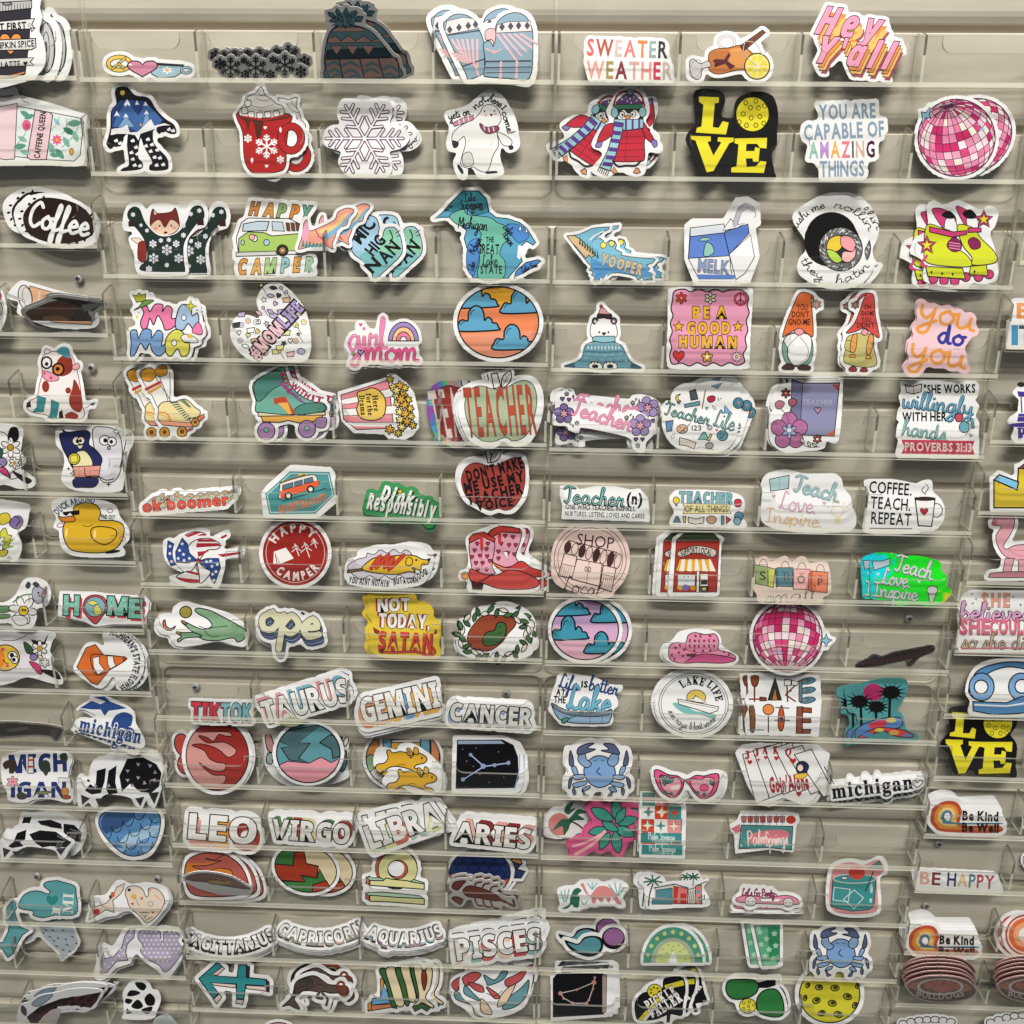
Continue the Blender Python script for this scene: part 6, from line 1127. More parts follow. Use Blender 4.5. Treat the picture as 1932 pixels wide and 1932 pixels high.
S(2,0,'penguin_sticker','penguin in red puffer coat, striped scarf and earmuffs, front of the pair','''
!b fff 0 610 1100 650 1000 740 920 720 840 760 760 800 700 890 660 980 690 1020 760 1030 850 1000 920 1060 1000 1130 1100 1110 1150 1030 1140 1010 1220 990 1310 900 1320 830 1290 760 1310 700 1340 620 1300 610 1270 680 1190 680 1140
b 27262b 3 775 890 790 820 880 800 975 820 990 890 940 920 830 920;c 9a2438 16 765 800 800 715 890 685 970 715 1000 800
b 5d3a72 3 790 790 830 730 890 700 950 740 980 790;p 2f7a5a 3 775 790 985 785 985 820 775 825;e 9ccbd6 4 775 850 28 38;e 9ccbd6 4 985 845 28 38;e 9ccbd6 4 892 695 28 20
b f6f6f4 0 800 880 840 830 880 860 925 830 965 870 930 905 830 905;e fff 4 830 865 22 24;e 222 0 834 868 9 10;e fff 4 912 862 22 24;e 222 0 908 865 9 10;b d88a3a 3 850 880 872 868 895 885 872 905
b c8273c 5 690 960 760 930 830 960 960 950 1040 980 1000 1060 1000 1200 940 1220 790 1220 770 1200 770 1030 700 1060 640 1080
b c8273c 5 990 920 1030 980 1070 1050 1060 1080 1010 1040 980 960;b 8a78b8 4 640 1080 680 1070 670 1110 630 1110;b 8a78b8 4 1050 1060 1090 1060 1095 1100 1070 1110
'''+';'.join(f'l 8e1a2a 5 {790} {y} {1000} {y-6}' for y in (1035,1085,1135,1185))+';l 8e1a2a 5 870 990 850 1215;'+'''p 9ccbd6 4 770 900 990 900 990 965 860 985 770 960;p 9ccbd6 5 770 920 840 930 830 1010 790 1150 740 1290 660 1260 720 1140 760 1010
'''+';'.join(f'p 5d3a92 0 {x} {y} {x+66} {y+8} {x+58} {y+38} {x-8} {y+30}' for x,y in [(772,925),(762,985),(752,1045),(734,1110),(712,1170),(690,1220)])+';'+';'.join(f'l 5d3a92 16 {x} 908 {x} 975' for x in (860,910,960))+';'+';'.join(f'e fff 0 {x} {y} 4 6' for x,y in [(830,750),(860,730),(890,745),(920,730),(940,760),(870,765),(900,775)])+'''
c 27262b 14 760 1215 800 1255 860 1250 930 1250 970 1215;p e79a6a 3 750 1290 770 1260 790 1290 800 1305 770 1310;p e79a6a 3 915 1300 935 1265 955 1270 970 1300 940 1310
'''+';'.join(f'l 26242a 6 {660+i*14} {1262+i*7} {645+i*14} {1292+i*7}' for i in range(6)),
copies=[(-235,5,-33),(30,-40,-150)],clabel=['second penguin sticker tilted left behind the front penguin','third penguin sticker peeking out upside down at lower right of the penguin pair'],bd=6)
S(2,0,'love_sticker','large black LOVE sticker in yellow with a pickleball, in the top right rack','''
b 141414 0 1390 690 1560 690 1600 760 1570 880 1680 890 1700 760 1830 700 1960 730 2000 860 1990 1000 1990 1100 1950 1160 1970 1290 1960 1350 1650 1350 1600 1290 1540 1290 1480 1350 1420 1330 1370 1180 1320 1060 1340 1000 1390 950 1390 830
'''+(LOVE:='''p f3e51a 0 1410 728 1562 735 1560 775 1530 780 1515 960 1560 965 1590 915 1635 925 1615 1015 1388 1000 1395 965 1430 955 1445 790 1412 770
e f3e51a 0 1815 862 122 128
p f3e51a 0 1350 1025 1500 1030 1500 1065 1475 1070 1520 1175 1580 1075 1550 1065 1555 1035 1675 1040 1670 1070 1640 1080 1520 1290 1470 1300 1385 1060 1352 1050
p f3e51a 0 1680 1045 1925 1040 1920 1120 1870 1115 1850 1085 1770 1085 1765 1140 1830 1140 1835 1110 1870 1120 1860 1220 1820 1220 1815 1195 1765 1195 1770 1260 1840 1255 1875 1215 1920 1220 1900 1305 1655 1300 1655 1265 1695 1255 1710 1090 1680 1080
'''+';'.join(f'er 3a3a10 6 {x} {y} 15 17' for x,y in [(1765,775),(1840,762),(1905,800),(1805,890),(1745,860),(1870,880),(1770,945),(1840,945),(1800,812),(1860,815),(1900,930),(1715,920)])),base='141414',bd=6)
S(2,0,'amazing_things_sticker','grey blue lettering sticker YOU ARE CAPABLE OF AMAZING THINGS','''
t 8fa6bd 2530 840 420 110 2 n b=5|YOU ARE;t 8fa6bd 2505 985 600 115 3 n b=5|CAPABLE OF
t 888 2490 1128 490 120 1 n b=5 tr=.16 m=8fc4b0,c08fd0,f0b050,ef7f8f,3f5f60,dcb0a0,4a1a3a|AMAZING;t 8fa6bd 2490 1272 330 115 1 n b=5|THINGS''',bd=30,close=24)
S(2,0,'disco_ball_sticker','large pink disco ball sticker at top right with a blue sparkle',disco(3355,1040,292,-35,22,4)+''';
p 8fc4dc 5 3090 845 3125 850 3155 800 3150 870 3160 890 3120 890 3095 930 3095 880;x spark 8fc4dc 0 3550 975 28;x spark 8fc4dc 0 3520 940 16''',copies=[(115,-10,50)],bd=24)
S(2,0,'peninsula_sticker','beach and pines state peninsula sticker lettered YOOPER','''
p 7fbfd8 4 415 1780 500 1770 560 1745 600 1725 640 1718 735 1712 728 1732 690 1748 650 1785 625 1810 660 1795 690 1815 690 1850 740 1810 775 1820 790 1850 780 1880 830 1905 825 1925 890 1938 960 1945 1060 1950 1082 1960 1060 1985 1015 2000 1040 2030 1020 2045 1060 2070 1050 2090 1062 2110 1030 2105 1000 2115 985 2095 950 2110 930 2085 880 2070 800 2058 745 2062 720 2085 722 2055 690 2100 665 2092 655 2120 630 2130 612 2112 630 2095 600 2075 612 2050 585 2040 600 2010 560 1970 530 1930 480 1870
p d9b98a 4 415 1783 470 1775 520 1810 560 1850 610 1890 625 1925 600 1945 580 1925 560 1950 540 1930 490 1870 450 1830
p 5a9fd8 0 590 1950 640 1960 660 1975 720 1985 800 1995 880 2010 960 2020 1015 2020 1035 2060 1050 2085 1000 2090 940 2085 880 2065 800 2052 740 2055 690 2085 655 2105 630 2110 620 2050 600 2020;c 3f7fc0 5 620 1990 700 2000 760 2015 850 2025 960 2050;c 3f7fc0 5 625 2030 690 2035 740 2030;c 3f7fc0 5 640 2075 690 2065
'''+';'.join(f'p 2f4f3f 0 {x} {1845+i*15} {x+8} {1775+i*15} {x+16} {1845+i*15}' for i,x in enumerate(range(505,640,19)))+''';e f3e05a 3 690 1850 24 24;e f3e05a 3 752 1838 22 22;c fff 8 590 1810 620 1780 660 1760 690 1745;c 3f7fb8 5 600 1830 640 1790 680 1765
t e8c89a 830 1996 310 78 -16 n b=6 k=5,666 tr=.2|YOOPER''',bd=20,close=5,copies=[(70,-10,0)],foot=(640,2140))
S(2,0,'milk_carton_sticker','blue and white milk carton with a bent straw, reading MELK','''
!p fff 0 1310 1700 1360 1660 1600 1660 1690 1500 1780 1490 1860 1540 1870 1690 1830 1720 1860 1940 1790 2130 1640 2145 1380 2140 1310 1960
p f4f4f6 4 1345 1720 1600 1690 1640 1910 1660 2105 1410 2105 1330 1950;p 5f84d0 4 1340 1780 1600 1755 1640 1930 1330 1950 1345 1800;p 5f84d0 4 1600 1750 1780 1690 1790 1760 1640 1920
p e8eef8 4 1345 1720 1600 1690 1610 1755 1345 1785;p f4f4f6 4 1640 1920 1800 1770 1830 1940 1760 2060 1690 2110
p f8f8f8 4 1590 1740 1650 1650 1690 1700 1760 1680 1700 1720;c c8c0d0 34 1680 1700 1720 1580 1770 1550 1820 1580;c 666 4 1665 1690 1705 1580 1765 1532;c 666 4 1700 1700 1735 1600 1780 1570
b 8fc8b8 4 1450 1880 1470 1830 1510 1850 1525 1900 1490 1930 1450 1930;p 8fc8b8 4 1405 1815 1440 1790 1510 1800 1460 1820
t 8fa0c8 1520 2010 225 95 -4 n b=4 k=4,445|MELK;p 5f84d0 0 1390 2070 1680 2075 1680 2105 1410 2105;c 666 4 1830 1590 1840 1620 1830 1640''',bd=6,foot=(1520,2150))
S(2,0,'sushi_sticker','black sushi roll sticker with handwritten words sushi me rollin they hatin','''
!b fff 0 2130 1640 2240 1540 2400 1470 2550 1500 2650 1600 2690 1700 2680 1800 2640 1900 2680 2000 2720 2010 2640 2120 2500 2165 2330 2150 2180 2060 2180 1960 2230 1900 2220 1800
e 161616 0 2410 1790 195 190;b 161616 0 2230 1720 2430 1600 2590 1720 2630 1900 2520 2010 2330 2000 2220 1900;e 6f6f6f 5 2480 1880 165 165
'''+';'.join((lambda r:f'l {r.choice(["ddd","222","eee"])} 6 {2480+(a:=120+r.random()*35)*math.cos(t:=r.random()*6.28):.0f} {1880+a*math.sin(t):.0f} {2480+a*math.cos(t)+16*math.cos(t+1):.0f} {1880+a*math.sin(t)+16*math.sin(t+1):.0f}')(random.Random(i)) for i in range(90))+'''
e 333 0 2485 1880 112 108;b e8c83a 4 2375 1880 2400 1800 2480 1780 2490 1860 2440 1900;b f0a0a8 4 2490 1860 2485 1785 2560 1790 2595 1850 2570 1900;b f4b8b8 4 2500 1900 2570 1900 2590 1860 2590 1930 2540 1980 2490 1960;b b8d84a 4 2375 1885 2440 1900 2490 1960 2450 1985 2400 1950
a 1a1718 2420 1870 305 158 100 62 w b=7|sushi me;a 1a1718 2420 1870 300 88 24 62 w b=7|rollin;a 1a1718 2450 1830 305 206 250 62 w b=7|they;a 1a1718 2450 1830 305 268 325 62 w b=7|hatin''',bd=14,copies=[(62,-8,0)],foot=(2420,2140))
S(2,0,'inline_skates_sticker','pair of neon yellow and pink inline skates, front copy','''
kc 2a1a22
!b fff 0 3010 1900 3050 1800 3120 1760 3150 1690 3140 1560 3190 1520 3280 1580 3300 1540 3380 1520 3500 1580 3560 1590 3600 1560 3660 1600 3640 1700 3600 1760 3640 1900 3660 2080 3600 2130 3460 2130 3420 2170 3150 2130 3110 2080 3120 1980 3060 1930
b d8447f 4 3170 1590 3220 1570 3300 1600 3350 1650 3340 1800 3250 1720;b f6f4f6 4 3270 1660 3330 1640 3360 1720 3345 1800 3270 1790;b d8447f 4 3350 1560 3440 1590 3500 1640 3500 1760 3430 1720;b f6f4f6 4 3430 1650 3510 1650 3510 1740 3460 1780
b 1f1a1f 0 3240 1620 3300 1590 3345 1640 3290 1650;b 1f1a1f 0 3400 1610 3460 1580 3510 1640 3440 1650
b d8e021 5 3130 1700 3240 1720 3350 1770 3300 1850 3400 1900 3460 1960 3460 2010 3300 2010 3130 1980 3110 1880;b d8e021 5 3360 1700 3480 1720 3540 1800 3640 1900 3650 1980 3480 2000 3470 1940 3400 1850
p d8e021 5 3120 2010 3400 2025 3420 2110 3140 2090;p d8e021 5 3460 2010 3580 2000 3590 2090 3450 2080
'''+';'.join(f'e d8447f 5 {x} {y} 34 34' for x,y in [(3180,2105),(3260,2115),(3340,2120),(3425,2090),(3520,2090),(3600,2070)])+';p d8e021 5 3120 2010 3400 2025 3420 2105 3140 2085;p d8e021 5 3460 2010 3580 2000 3590 2080 3450 2070;'+';'.join(f'e 2a1a22 0 {x} {y} 7 12' for x,y in [(3165,2055),(3245,2065),(3325,2070),(3490,2050)])+'''
p d8447f 5 3150 1710 3330 1750 3430 1740 3430 1770 3320 1790 3150 1750;p d8447f 5 3440 1720 3540 1720 3540 1750 3440 1755;b 8a2a5a 3 3280 1850 3330 1790 3380 1820 3390 1880 3330 1900;b 8a2a5a 3 3440 1820 3480 1790 3530 1820 3530 1870 3470 1880
'''+';'.join(f'l f0a0c0 6 3300 {y} 3380 {y+12}' for y in (1830,1850,1870))+';x star d8447f 5 3130 1850 75;x star e8dc2a 4 3130 1850 45;x star d8447f 5 3570 1660 72;x star e8dc2a 4 3570 1660 42'.replace('3570 1660','3560 1655')+';c d8447f 20 3130 1930 3090 1990 3130 2010',copies=[(-85,25,0)],bd=6,foot=(3400,2180))
FLOW = lambda c, cc, x, y, r, k=4: ';'.join(f'e {c} {k} {x+r*.6*math.sin(a):.0f} {y-r*.6*math.cos(a):.0f} {r*.42:.0f} {r*.42:.0f}' for a in [2*math.pi*i/5 for i in range(5)]) + f';x flow6 {cc} {k} {x} {y} {r*.42:.0f}'
S(2,1,'polar_bear_sticker','polar bear in a big blue knitted sweater and pink pointed hat','''
b 6fa3b4 4 395 830 480 800 530 760 550 680 600 650 690 640 770 650 830 680 860 740 900 800 975 840 960 850 820 845 700 860 560 845 450 840
'''+';'.join(f'c 4f7f94 6 {x0} {y} 690 {y+12} {x1} {y}' for x0,x1,y in [(552,835,680),(545,850,715),(530,865,750),(500,890,790)])+';'+';'.join(f'e c8e0e6 0 {x} 692 7 14' for x in range(575,830,26))+';'+';'.join(f'x spark 9cc4d0 0 {x} {y} 14' for x,y in [(580,740),(640,745),(700,748),(760,745),(820,740),(560,775),(620,785),(680,785),(740,785),(800,780),(860,790)])+'''
b f4f3f1 4 590 590 600 510 640 475 690 465 745 475 780 510 795 590 760 620 630 620;e 4a4a4e 4 628 490 24 26;e 4a4a4e 4 768 490 24 26;e e8c8c8 0 628 494 11 12;e e8c8c8 0 768 494 11 12;b f4f3f1 0 625 520 690 470 760 520 770 590 620 590
p 8fc0cc 4 605 615 640 605 775 605 780 645 690 655 610 640;b 3a2a30 4 645 470 650 435 700 425 750 440 748 475 690 468;p d9a0a0 4 652 435 668 390 690 390 740 440;e b84a4a 3 673 380 12 12
e 26242a 0 658 575 7 9;e 26242a 0 728 576 7 9;b 26242a 0 678 578 712 578 700 595 690 598;b f4f3f1 4 580 830 600 800 650 800 680 830 670 850 600 850;b f4f3f1 4 690 830 710 800 770 800 795 835 770 850 700 850;e 26242a 0 628 832 26 15;e 26242a 0 740 832 26 15
'''+';'.join(f'e 26242a 0 {x} 806 7 6' for x in (600,622,645,712,738,765))+';p 3f5f74 0 395 832 470 808 480 838 420 842;p 3f5f74 0 975 840 900 808 890 842 950 848',bd=22)
S(2,1,'good_human_sticker','pink scalloped square reading BE A GOOD HUMAN with flowers and stars','''
'''+'!b fff 0 '+' '.join(f'{x} {y}' for x,y in [(1180,300),(1210,240),(1500,235),(1780,240),(1815,300),(1800,560),(1790,800),(1760,850),(1490,855),(1220,850),(1170,790),(1175,560)])+'''
b ef9fc0 7 1212 330 1225 265 1300 250 1350 270 1410 245 1470 270 1540 250 1590 272 1660 250 1740 262 1785 310 1775 370 1790 430 1768 490 1780 560 1760 620 1770 690 1745 740 1755 800 1700 825 1640 805 1580 830 1520 805 1460 830 1400 805 1340 830 1280 808 1210 815 1190 750 1205 690 1190 630 1210 570 1195 510 1215 450 1200 400
x flow6 e8402e 4 1278 318 45;e f0b0a0 3 1278 318 12 12;x flow6 e4ead8 5 1497 318 46;e c8a83a 4 1497 318 15 15;er 8a1a2a 18 1725 325 44 44;er d85a70 8 1725 325 44 44;l 8a1a2a 9 1725 281 1725 368;l 8a1a2a 9 1725 325 1695 356;l 8a1a2a 9 1725 325 1755 356
t eab32e 1490 428 250 84 0 b b=16 k=6 tr=.2|BE A;t eab32e 1483 545 320 84 0 b b=16 k=6 tr=.2|GOOD;t eab32e 1478 650 430 84 -1 b b=16 k=6 tr=.2|HUMAN;x star eab32e 5 1258 532 44;x star eab32e 5 1706 532 44
x heart d8352a 5 1258 760 42;x flower eab32e 5 1472 762 44;e fff 0 1472 762 13 13;x burst f6d8e4 4 1695 760 48;e e8b84a 3 1695 760 12 12''',bd=3,close=8)
S(2,1,'teacher_floral_sticker','white sticker reading Teacher in pink script between purple flowers','''
!b fff 0 300 1230 330 1150 330 1060 380 1020 440 1030 460 1090 580 1110 840 1190 870 1170 950 1180 1040 1240 1070 1330 1010 1400 1000 1470 960 1480 910 1440 890 1370 700 1320 520 1290 500 1330 430 1310 420 1280 310 1270
'''+FLOW('7f6aa0','dca8b8',392,1190,76)+';'+FLOW('a892c4','e8a8bc',968,1280,84)+''';t e89ab8 680 1195 470 130 -16 w b=15 k=3,b05a88|Teacher
x heart 6a5590 3 380 1080 17;x heart 6a5590 3 430 1085 15;x heart 6a5590 3 935 1385 16;x heart 6a5590 3 985 1385 15;x flower 888 3 413 1042 18;x flower aaa 3 490 1262 18;x flower aaa 3 865 1220 17;x flower bbb 3 950 1430 18;x leaf 888 2 440 1265 12 40;x leaf 888 2 460 1282 12 20;x leaf 888 2 895 1200 12 -40;x leaf 888 2 915 1215 12 -10''',bd=3,copies=[(55,-75,12),(-35,-20,0),(20,60,14)],clabel=['Teacher floral sticker tilted up behind the front pink Teacher one','Teacher floral sticker showing only its left end behind the front pink Teacher one','Teacher floral sticker sunk low in shade under the front pink Teacher one'])
S(2,1,'teacher_life_sticker','round white sticker of school icons with script reading Teacher Life','''
!b fff 0 1135 1190 1140 1120 1200 1110 1210 1040 1280 1000 1360 990 1480 950 1620 960 1700 1010 1730 1080 1720 1180 1700 1290 1680 1380 1620 1450 1540 1480 1400 1470 1260 1450 1180 1380 1140 1290
x moon e8d05a 4 1258 1070 30;p 777 3 1245 1095 1272 1095 1268 1115 1250 1115;p 4a5a5a 4 1338 1020 1385 1005 1405 1080 1350 1090;p 6aa0b0 4 1300 1120 1415 1095 1418 1125 1305 1145;l 8a6a3a 9 1460 1010 1435 1150;b b83040 4 1475 1070 1500 1055 1530 1060 1530 1090 1500 1105 1478 1095;p 7fa8c8 4 1500 980 1590 955 1550 1000
p 7fa8d8 4 1605 1125 1665 1190 1600 1185;e 4f8aa0 4 1708 1110 40 42;p c88 0 1695 1100 1720 1095 1715 1130;p 6f98c8 4 1160 1250 1215 1240 1205 1320 1168 1325;e d9b890 4 1285 1305 42 34;l 8a3a3a 7 1270 1330 1345 1265;e c85a5a 0 1270 1290 9 8;e 5a8aa8 0 1300 1320 9 8
p 7fb8b0 4 1440 1330 1460 1330 1485 1385 1405 1385;p d8c860 4 1470 1390 1495 1345 1510 1350 1490 1395;e 5a9aa8 4 1588 1355 42 40;p e8e0d8 4 1265 1370 1325 1385 1390 1410 1375 1455 1310 1430 1262 1425;e aaa 4 1490 1430 30 24;c 555 4 1390 1450 1430 1440 1460 1450 1520 1460;x heart b83060 0 1545 1315 10;x burst ccc 3 1492 1295 24;er 666 4 1215 1360 10 24 -30
t 1a1718 1325 1190 350 95 -14 w b=16|Teacher;t 8fc8c4 1325 1188 350 95 -14 w b=5|Teacher;t 1a1718 1610 1240 165 130 -14 w b=15|Life;t 8fc8c4 1610 1238 165 130 -14 w b=5|Life
t 333 1392 1297 70 40 0 n b=1|123;t 333 1565 1078 36 36 10 n|A+;x heart ccc 3 1470 1150 11;er 666 4 1525 1145 8 20 40''',bd=3,copies=[(55,-10,-6),(25,-45,5),(80,10,-12)])
S(2,1,'teacher_definition_sticker','white sticker defining Teacher as one who teaches, inspires, nurtures, listens, loves','''
!p fff 0 365 1735 480 1735 500 1770 640 1740 760 1740 900 1770 960 1760 1020 1830 1030 1900 1035 2000 380 1980 385 1880 365 1800
t 1a1718 620 1815 460 125 -4 w b=22|Teacher;t 7fc4bc 620 1813 460 125 -4 w b=8|Teacher;t 1a1718 925 1830 110 80 -4 n b=6|(n)
t 1a1718 670 1900 530 36 -2 n b=1|ONE WHO TEACHES, INSPIRES,;t 1a1718 700 1953 600 36 -2 n b=1|NURTURES, LISTENS, LOVES AND CARES''',bd=4,foot=(690,1995))
S(2,1,'all_things_teacher_sticker','white sticker reading TEACHER OF ALL THINGS over a row of school icons','''
!b fff 0 1190 1840 1220 1790 1260 1770 1450 1770 1660 1790 1740 1830 1750 1900 1720 1960 1760 2010 1740 2050 1500 2040 1220 2035 1200 1990 1230 1930
t 7fb4bc 1465 1825 400 76 -2 b b=5 k=5,55686c|TEACHER;p f0e2a0 3 1290 1868 1650 1875 1635 1910 1655 1945 1290 1945 1305 1905;t 55605c 1468 1908 320 52 0 n b=1|OF ALL THINGS
e e8d040 4 1240 1845 24 28;p 777 0 1230 1870 1250 1870 1248 1890 1232 1890;b c83a4a 4 1680 1845 1705 1835 1730 1845 1728 1885 1705 1895 1683 1885;e 5a90a8 4 1712 1965 34 36;p 5f8a98 4 1240 1965 1252 1965 1275 2010 1215 2010;p d8c870 4 1290 1965 1312 1965 1308 2012 1295 2012;p e8e0d8 4 1330 1970 1390 1985 1450 1970 1445 2015 1385 2025 1330 2010;e d0a888 4 1505 1990 38 30;p 6aa8c0 4 1580 1960 1600 1960 1600 2025 1580 2025;p c84a5a 4 1615 1960 1650 1990 1615 2025;e 8ab8c0 4 1700 2000 28 30''',bd=4)
S(2,2,'shop_local_sticker','round blush sticker of a shopfront with an awning, lettered SHOP Local','''
!b f3d8cf 0 300 360 330 220 440 110 600 75 760 110 860 230 885 370 850 500 770 600 740 640 600 645 450 590 380 570 310 500
kc 4a3030;er 4a3030 5 590 355 272 262;er 4a3030 4 590 355 245 236;p f3d8cf 5 430 215 790 305 770 340 420 260;t 4a3030 630 220 280 90 -7 n|SHOP
'''+';'.join(f'e {"4a3030" if i%2==0 else "f0d4ca"} 4 {420+i*54} {265+i*15} 24 {44+i*2} {-14}' for i in range(8))+'''
p f3d8cf 5 395 310 490 335 460 500 350 480;p f3d8cf 5 490 355 680 390 660 560 450 505;p f3d8cf 5 690 400 785 425 750 600 660 570;l 4a3030 4 585 370 560 540;e f3d8cf 4 560 430 9 18;e f3d8cf 4 585 434 9 18
'''+';'.join(f'l 4a3030 3 {370+i*16} {400+i*3} {345+i*16} {485+i*4}' for i in range(6))+';'+';'.join(f'l 4a3030 3 {680+i*15} {480+i*3} {660+i*15} {580+i*4}' for i in range(6))+''';l 4a3030 4 375 390 470 410;l 4a3030 4 685 470 775 490;t 4a3030 530 560 290 120 -10 w b=7|Local''',base='f3d8cf',bd=3)
S(2,2,'support_local_sticker','red shop sticker with yellow striped awning, lettered SUPPORT LOCAL, front copy','''
!p fff 0 1215 200 1290 150 1540 155 1600 205 1575 240 1560 620 1540 632 1190 628 1180 610
p b03a30 3 1240 215 1565 215 1545 605 1215 605;p 3f5030 3 1240 210 1300 158 1520 160 1570 210;b d8cfc4 4 1255 300 1390 255 1535 285 1515 340 1390 310 1275 340
a 1a1718 1393 700 385 107 74 50 n b=2|SUPPORT LOCAL
p e8b030 3 1265 355 1490 355 1525 450 1235 445
'''+';'.join(f'p f4ece0 0 {1283+i*50} 356 {1306+i*48} 356 {1298+i*60} 448 {1262+i*58} 446' for i in range(5))+'''
p dfe6ee 4 1250 470 1385 470 1380 560 1248 560;e e8c040 0 1270 570 24 20;e 8f78c0 0 1310 570 28 24;e e8a030 0 1365 572 22 20;p f4f2ee 4 1420 465 1480 465 1480 605 1418 605;p 2a3a2a 0 1425 510 1475 510 1475 548 1425 548;p 4a5a3a 4 1425 560 1475 560 1475 598 1425 598;e e8d880 0 1450 580 16 10;p f4ece0 3 1395 445 1415 445 1412 605 1390 605
'''+';'.join(f'x tri {c} 0 {x} 490 8 180' for c,x in [('e8c040',1270),('5a8ac0',1300),('c84a4a',1330),('e8c040',1360)])+';l b85a4a 4 1240 520 1565 520',bd=3,copies=[(-95,0),(-120,-6)],foot=(1370,635))
S(2,2,'pink_sky_sticker','round sticker of teal clouds on a pink and lilac sky, front copy','''
!e fff 0 552 890 277 250;e dcb0d4 0 552 890 252 224;clip e 552 890 252 224 0;p c0a0cc 0 200 600 900 600 900 850 200 850;p eeb8cc 0 200 980 900 960 900 1200 200 1200
'''+CLOUD('3f9ab4',440,720,140)+';'+CLOUD('3f9ab4',440,900,130,1.1)+';'+CLOUD('3f9ab4',730,780,120)+';'+CLOUD('3f9ab4',690,1010,130)+';noclip;er 1a1718 9 552 890 252 224',bd=3,copies=[(72,2,0)])
S(2,2,'cowboy_hat_sticker','pink cowboy hat patterned with stars and moons','''
!b fff 0 1140 1080 1160 1000 1230 970 1280 910 1340 890 1480 890 1560 930 1590 1020 1700 1090 1690 1130 1620 1160 1300 1165 1200 1130
b e88fb0 5 1185 1090 1190 1010 1240 985 1310 985 1330 930 1380 910 1460 925 1530 920 1560 970 1560 1040 1640 1060 1690 1100 1640 1130 1500 1100 1400 1110 1300 1140 1220 1130;b d85a94 5 1300 1140 1400 1080 1520 1075 1685 1110 1600 1140 1400 1135;c 7a2a4a 5 1310 985 1320 1040 1440 1060 1560 1040;p 6a3a3a 0 1310 1070 1400 1065 1370 1095 1320 1090
'''+';'.join(f'x {["star","moon"][i%2]} b03070 2 {x} {y} 12' for i,(x,y) in enumerate([(1385,935),(1425,935),(1495,935),(1345,970),(1380,972),(1415,972),(1450,972),(1490,970),(1525,972),(1345,1010),(1378,1012),(1412,1012),(1450,1012),(1490,1010),(1525,1012),(1380,1045),(1440,1048),(1500,1045),(1235,1025),(1270,1005),(1300,1040),(1210,1080),(1260,1060),(1230,1110),(1290,1085),(1640,1075),(1600,1055)])),bd=3,copies=[(-20,0,2)])
S(2,2,'better_lake_sticker','blue canoe sticker lettered Life IS better AT THE Lake','''
!b fff 0 280 1470 310 1340 330 1300 350 1230 420 1220 620 1250 720 1300 830 1310 820 1350 780 1370 800 1450 760 1500 760 1580 700 1615 400 1610 340 1570 280 1500
t 2f4a80 432 1285 150 110 -12 w b=13|Life;t 222 548 1300 44 46 -4 n b=4|IS;t 2f4a80 695 1310 220 110 -12 w b=13|better;t 222 368 1360 64 46 -6 n b=3|AT;t 222 360 1415 86 50 -3 n b=3|THE
t 26405a 590 1412 340 180 -6 w b=30|Lake;t 6fb8d4 590 1410 340 180 -6 w b=20|Lake
b 9ab8d8 5 300 1445 350 1500 500 1520 650 1520 750 1500 740 1570 700 1595 500 1595 370 1570 320 1510;b 7a8aa0 4 300 1440 400 1490 560 1515 700 1505 752 1490 740 1525 600 1545 440 1530 330 1490;l 3f6a80 4 350 1530 350 1560;l 3f6a80 4 440 1535 440 1590;l 3f6a80 4 590 1550 590 1595;l 3f6a80 4 680 1540 680 1595;l 3f7a7a 8 640 1480 430 1560;b 4a9a8a 5 375 1565 410 1550 430 1560 400 1590 380 1590''',bd=3,close=8)
S(2,2,'lake_life_sticker','round white LAKE LIFE sticker with speedboat and yellow sun','''
!e fff 0 1370 1450 292 256;er 1a1718 5 1370 1450 262 232;er 1a1718 4 1370 1450 245 217
a 1a1718 1375 1440 140 128 62 62 s b=2 tr=.14|LAKE;a 1a1718 1375 1450 165 56 8 58 s b=2 tr=.14|LIFE
e e8d060 4 1390 1400 72 58;b 7fc0c0 0 1215 1440 1290 1450 1380 1500 1460 1510 1540 1530 1520 1560 1420 1530 1310 1520 1240 1480
p f6f4f0 4 1250 1410 1560 1470 1550 1500 1490 1520 1400 1490 1260 1450;l 555 4 1255 1425 1540 1480;p f6f4f0 4 1310 1412 1370 1410 1385 1385 1470 1440 1400 1435
a 333 1380 1430 215 200 252 54 w b=5|sun rays;a 333 1380 1430 212 258 318 54 w b=5|& boat waves''',bd=3,copies=[(-25,-12,0)],foot=(1370,1712))
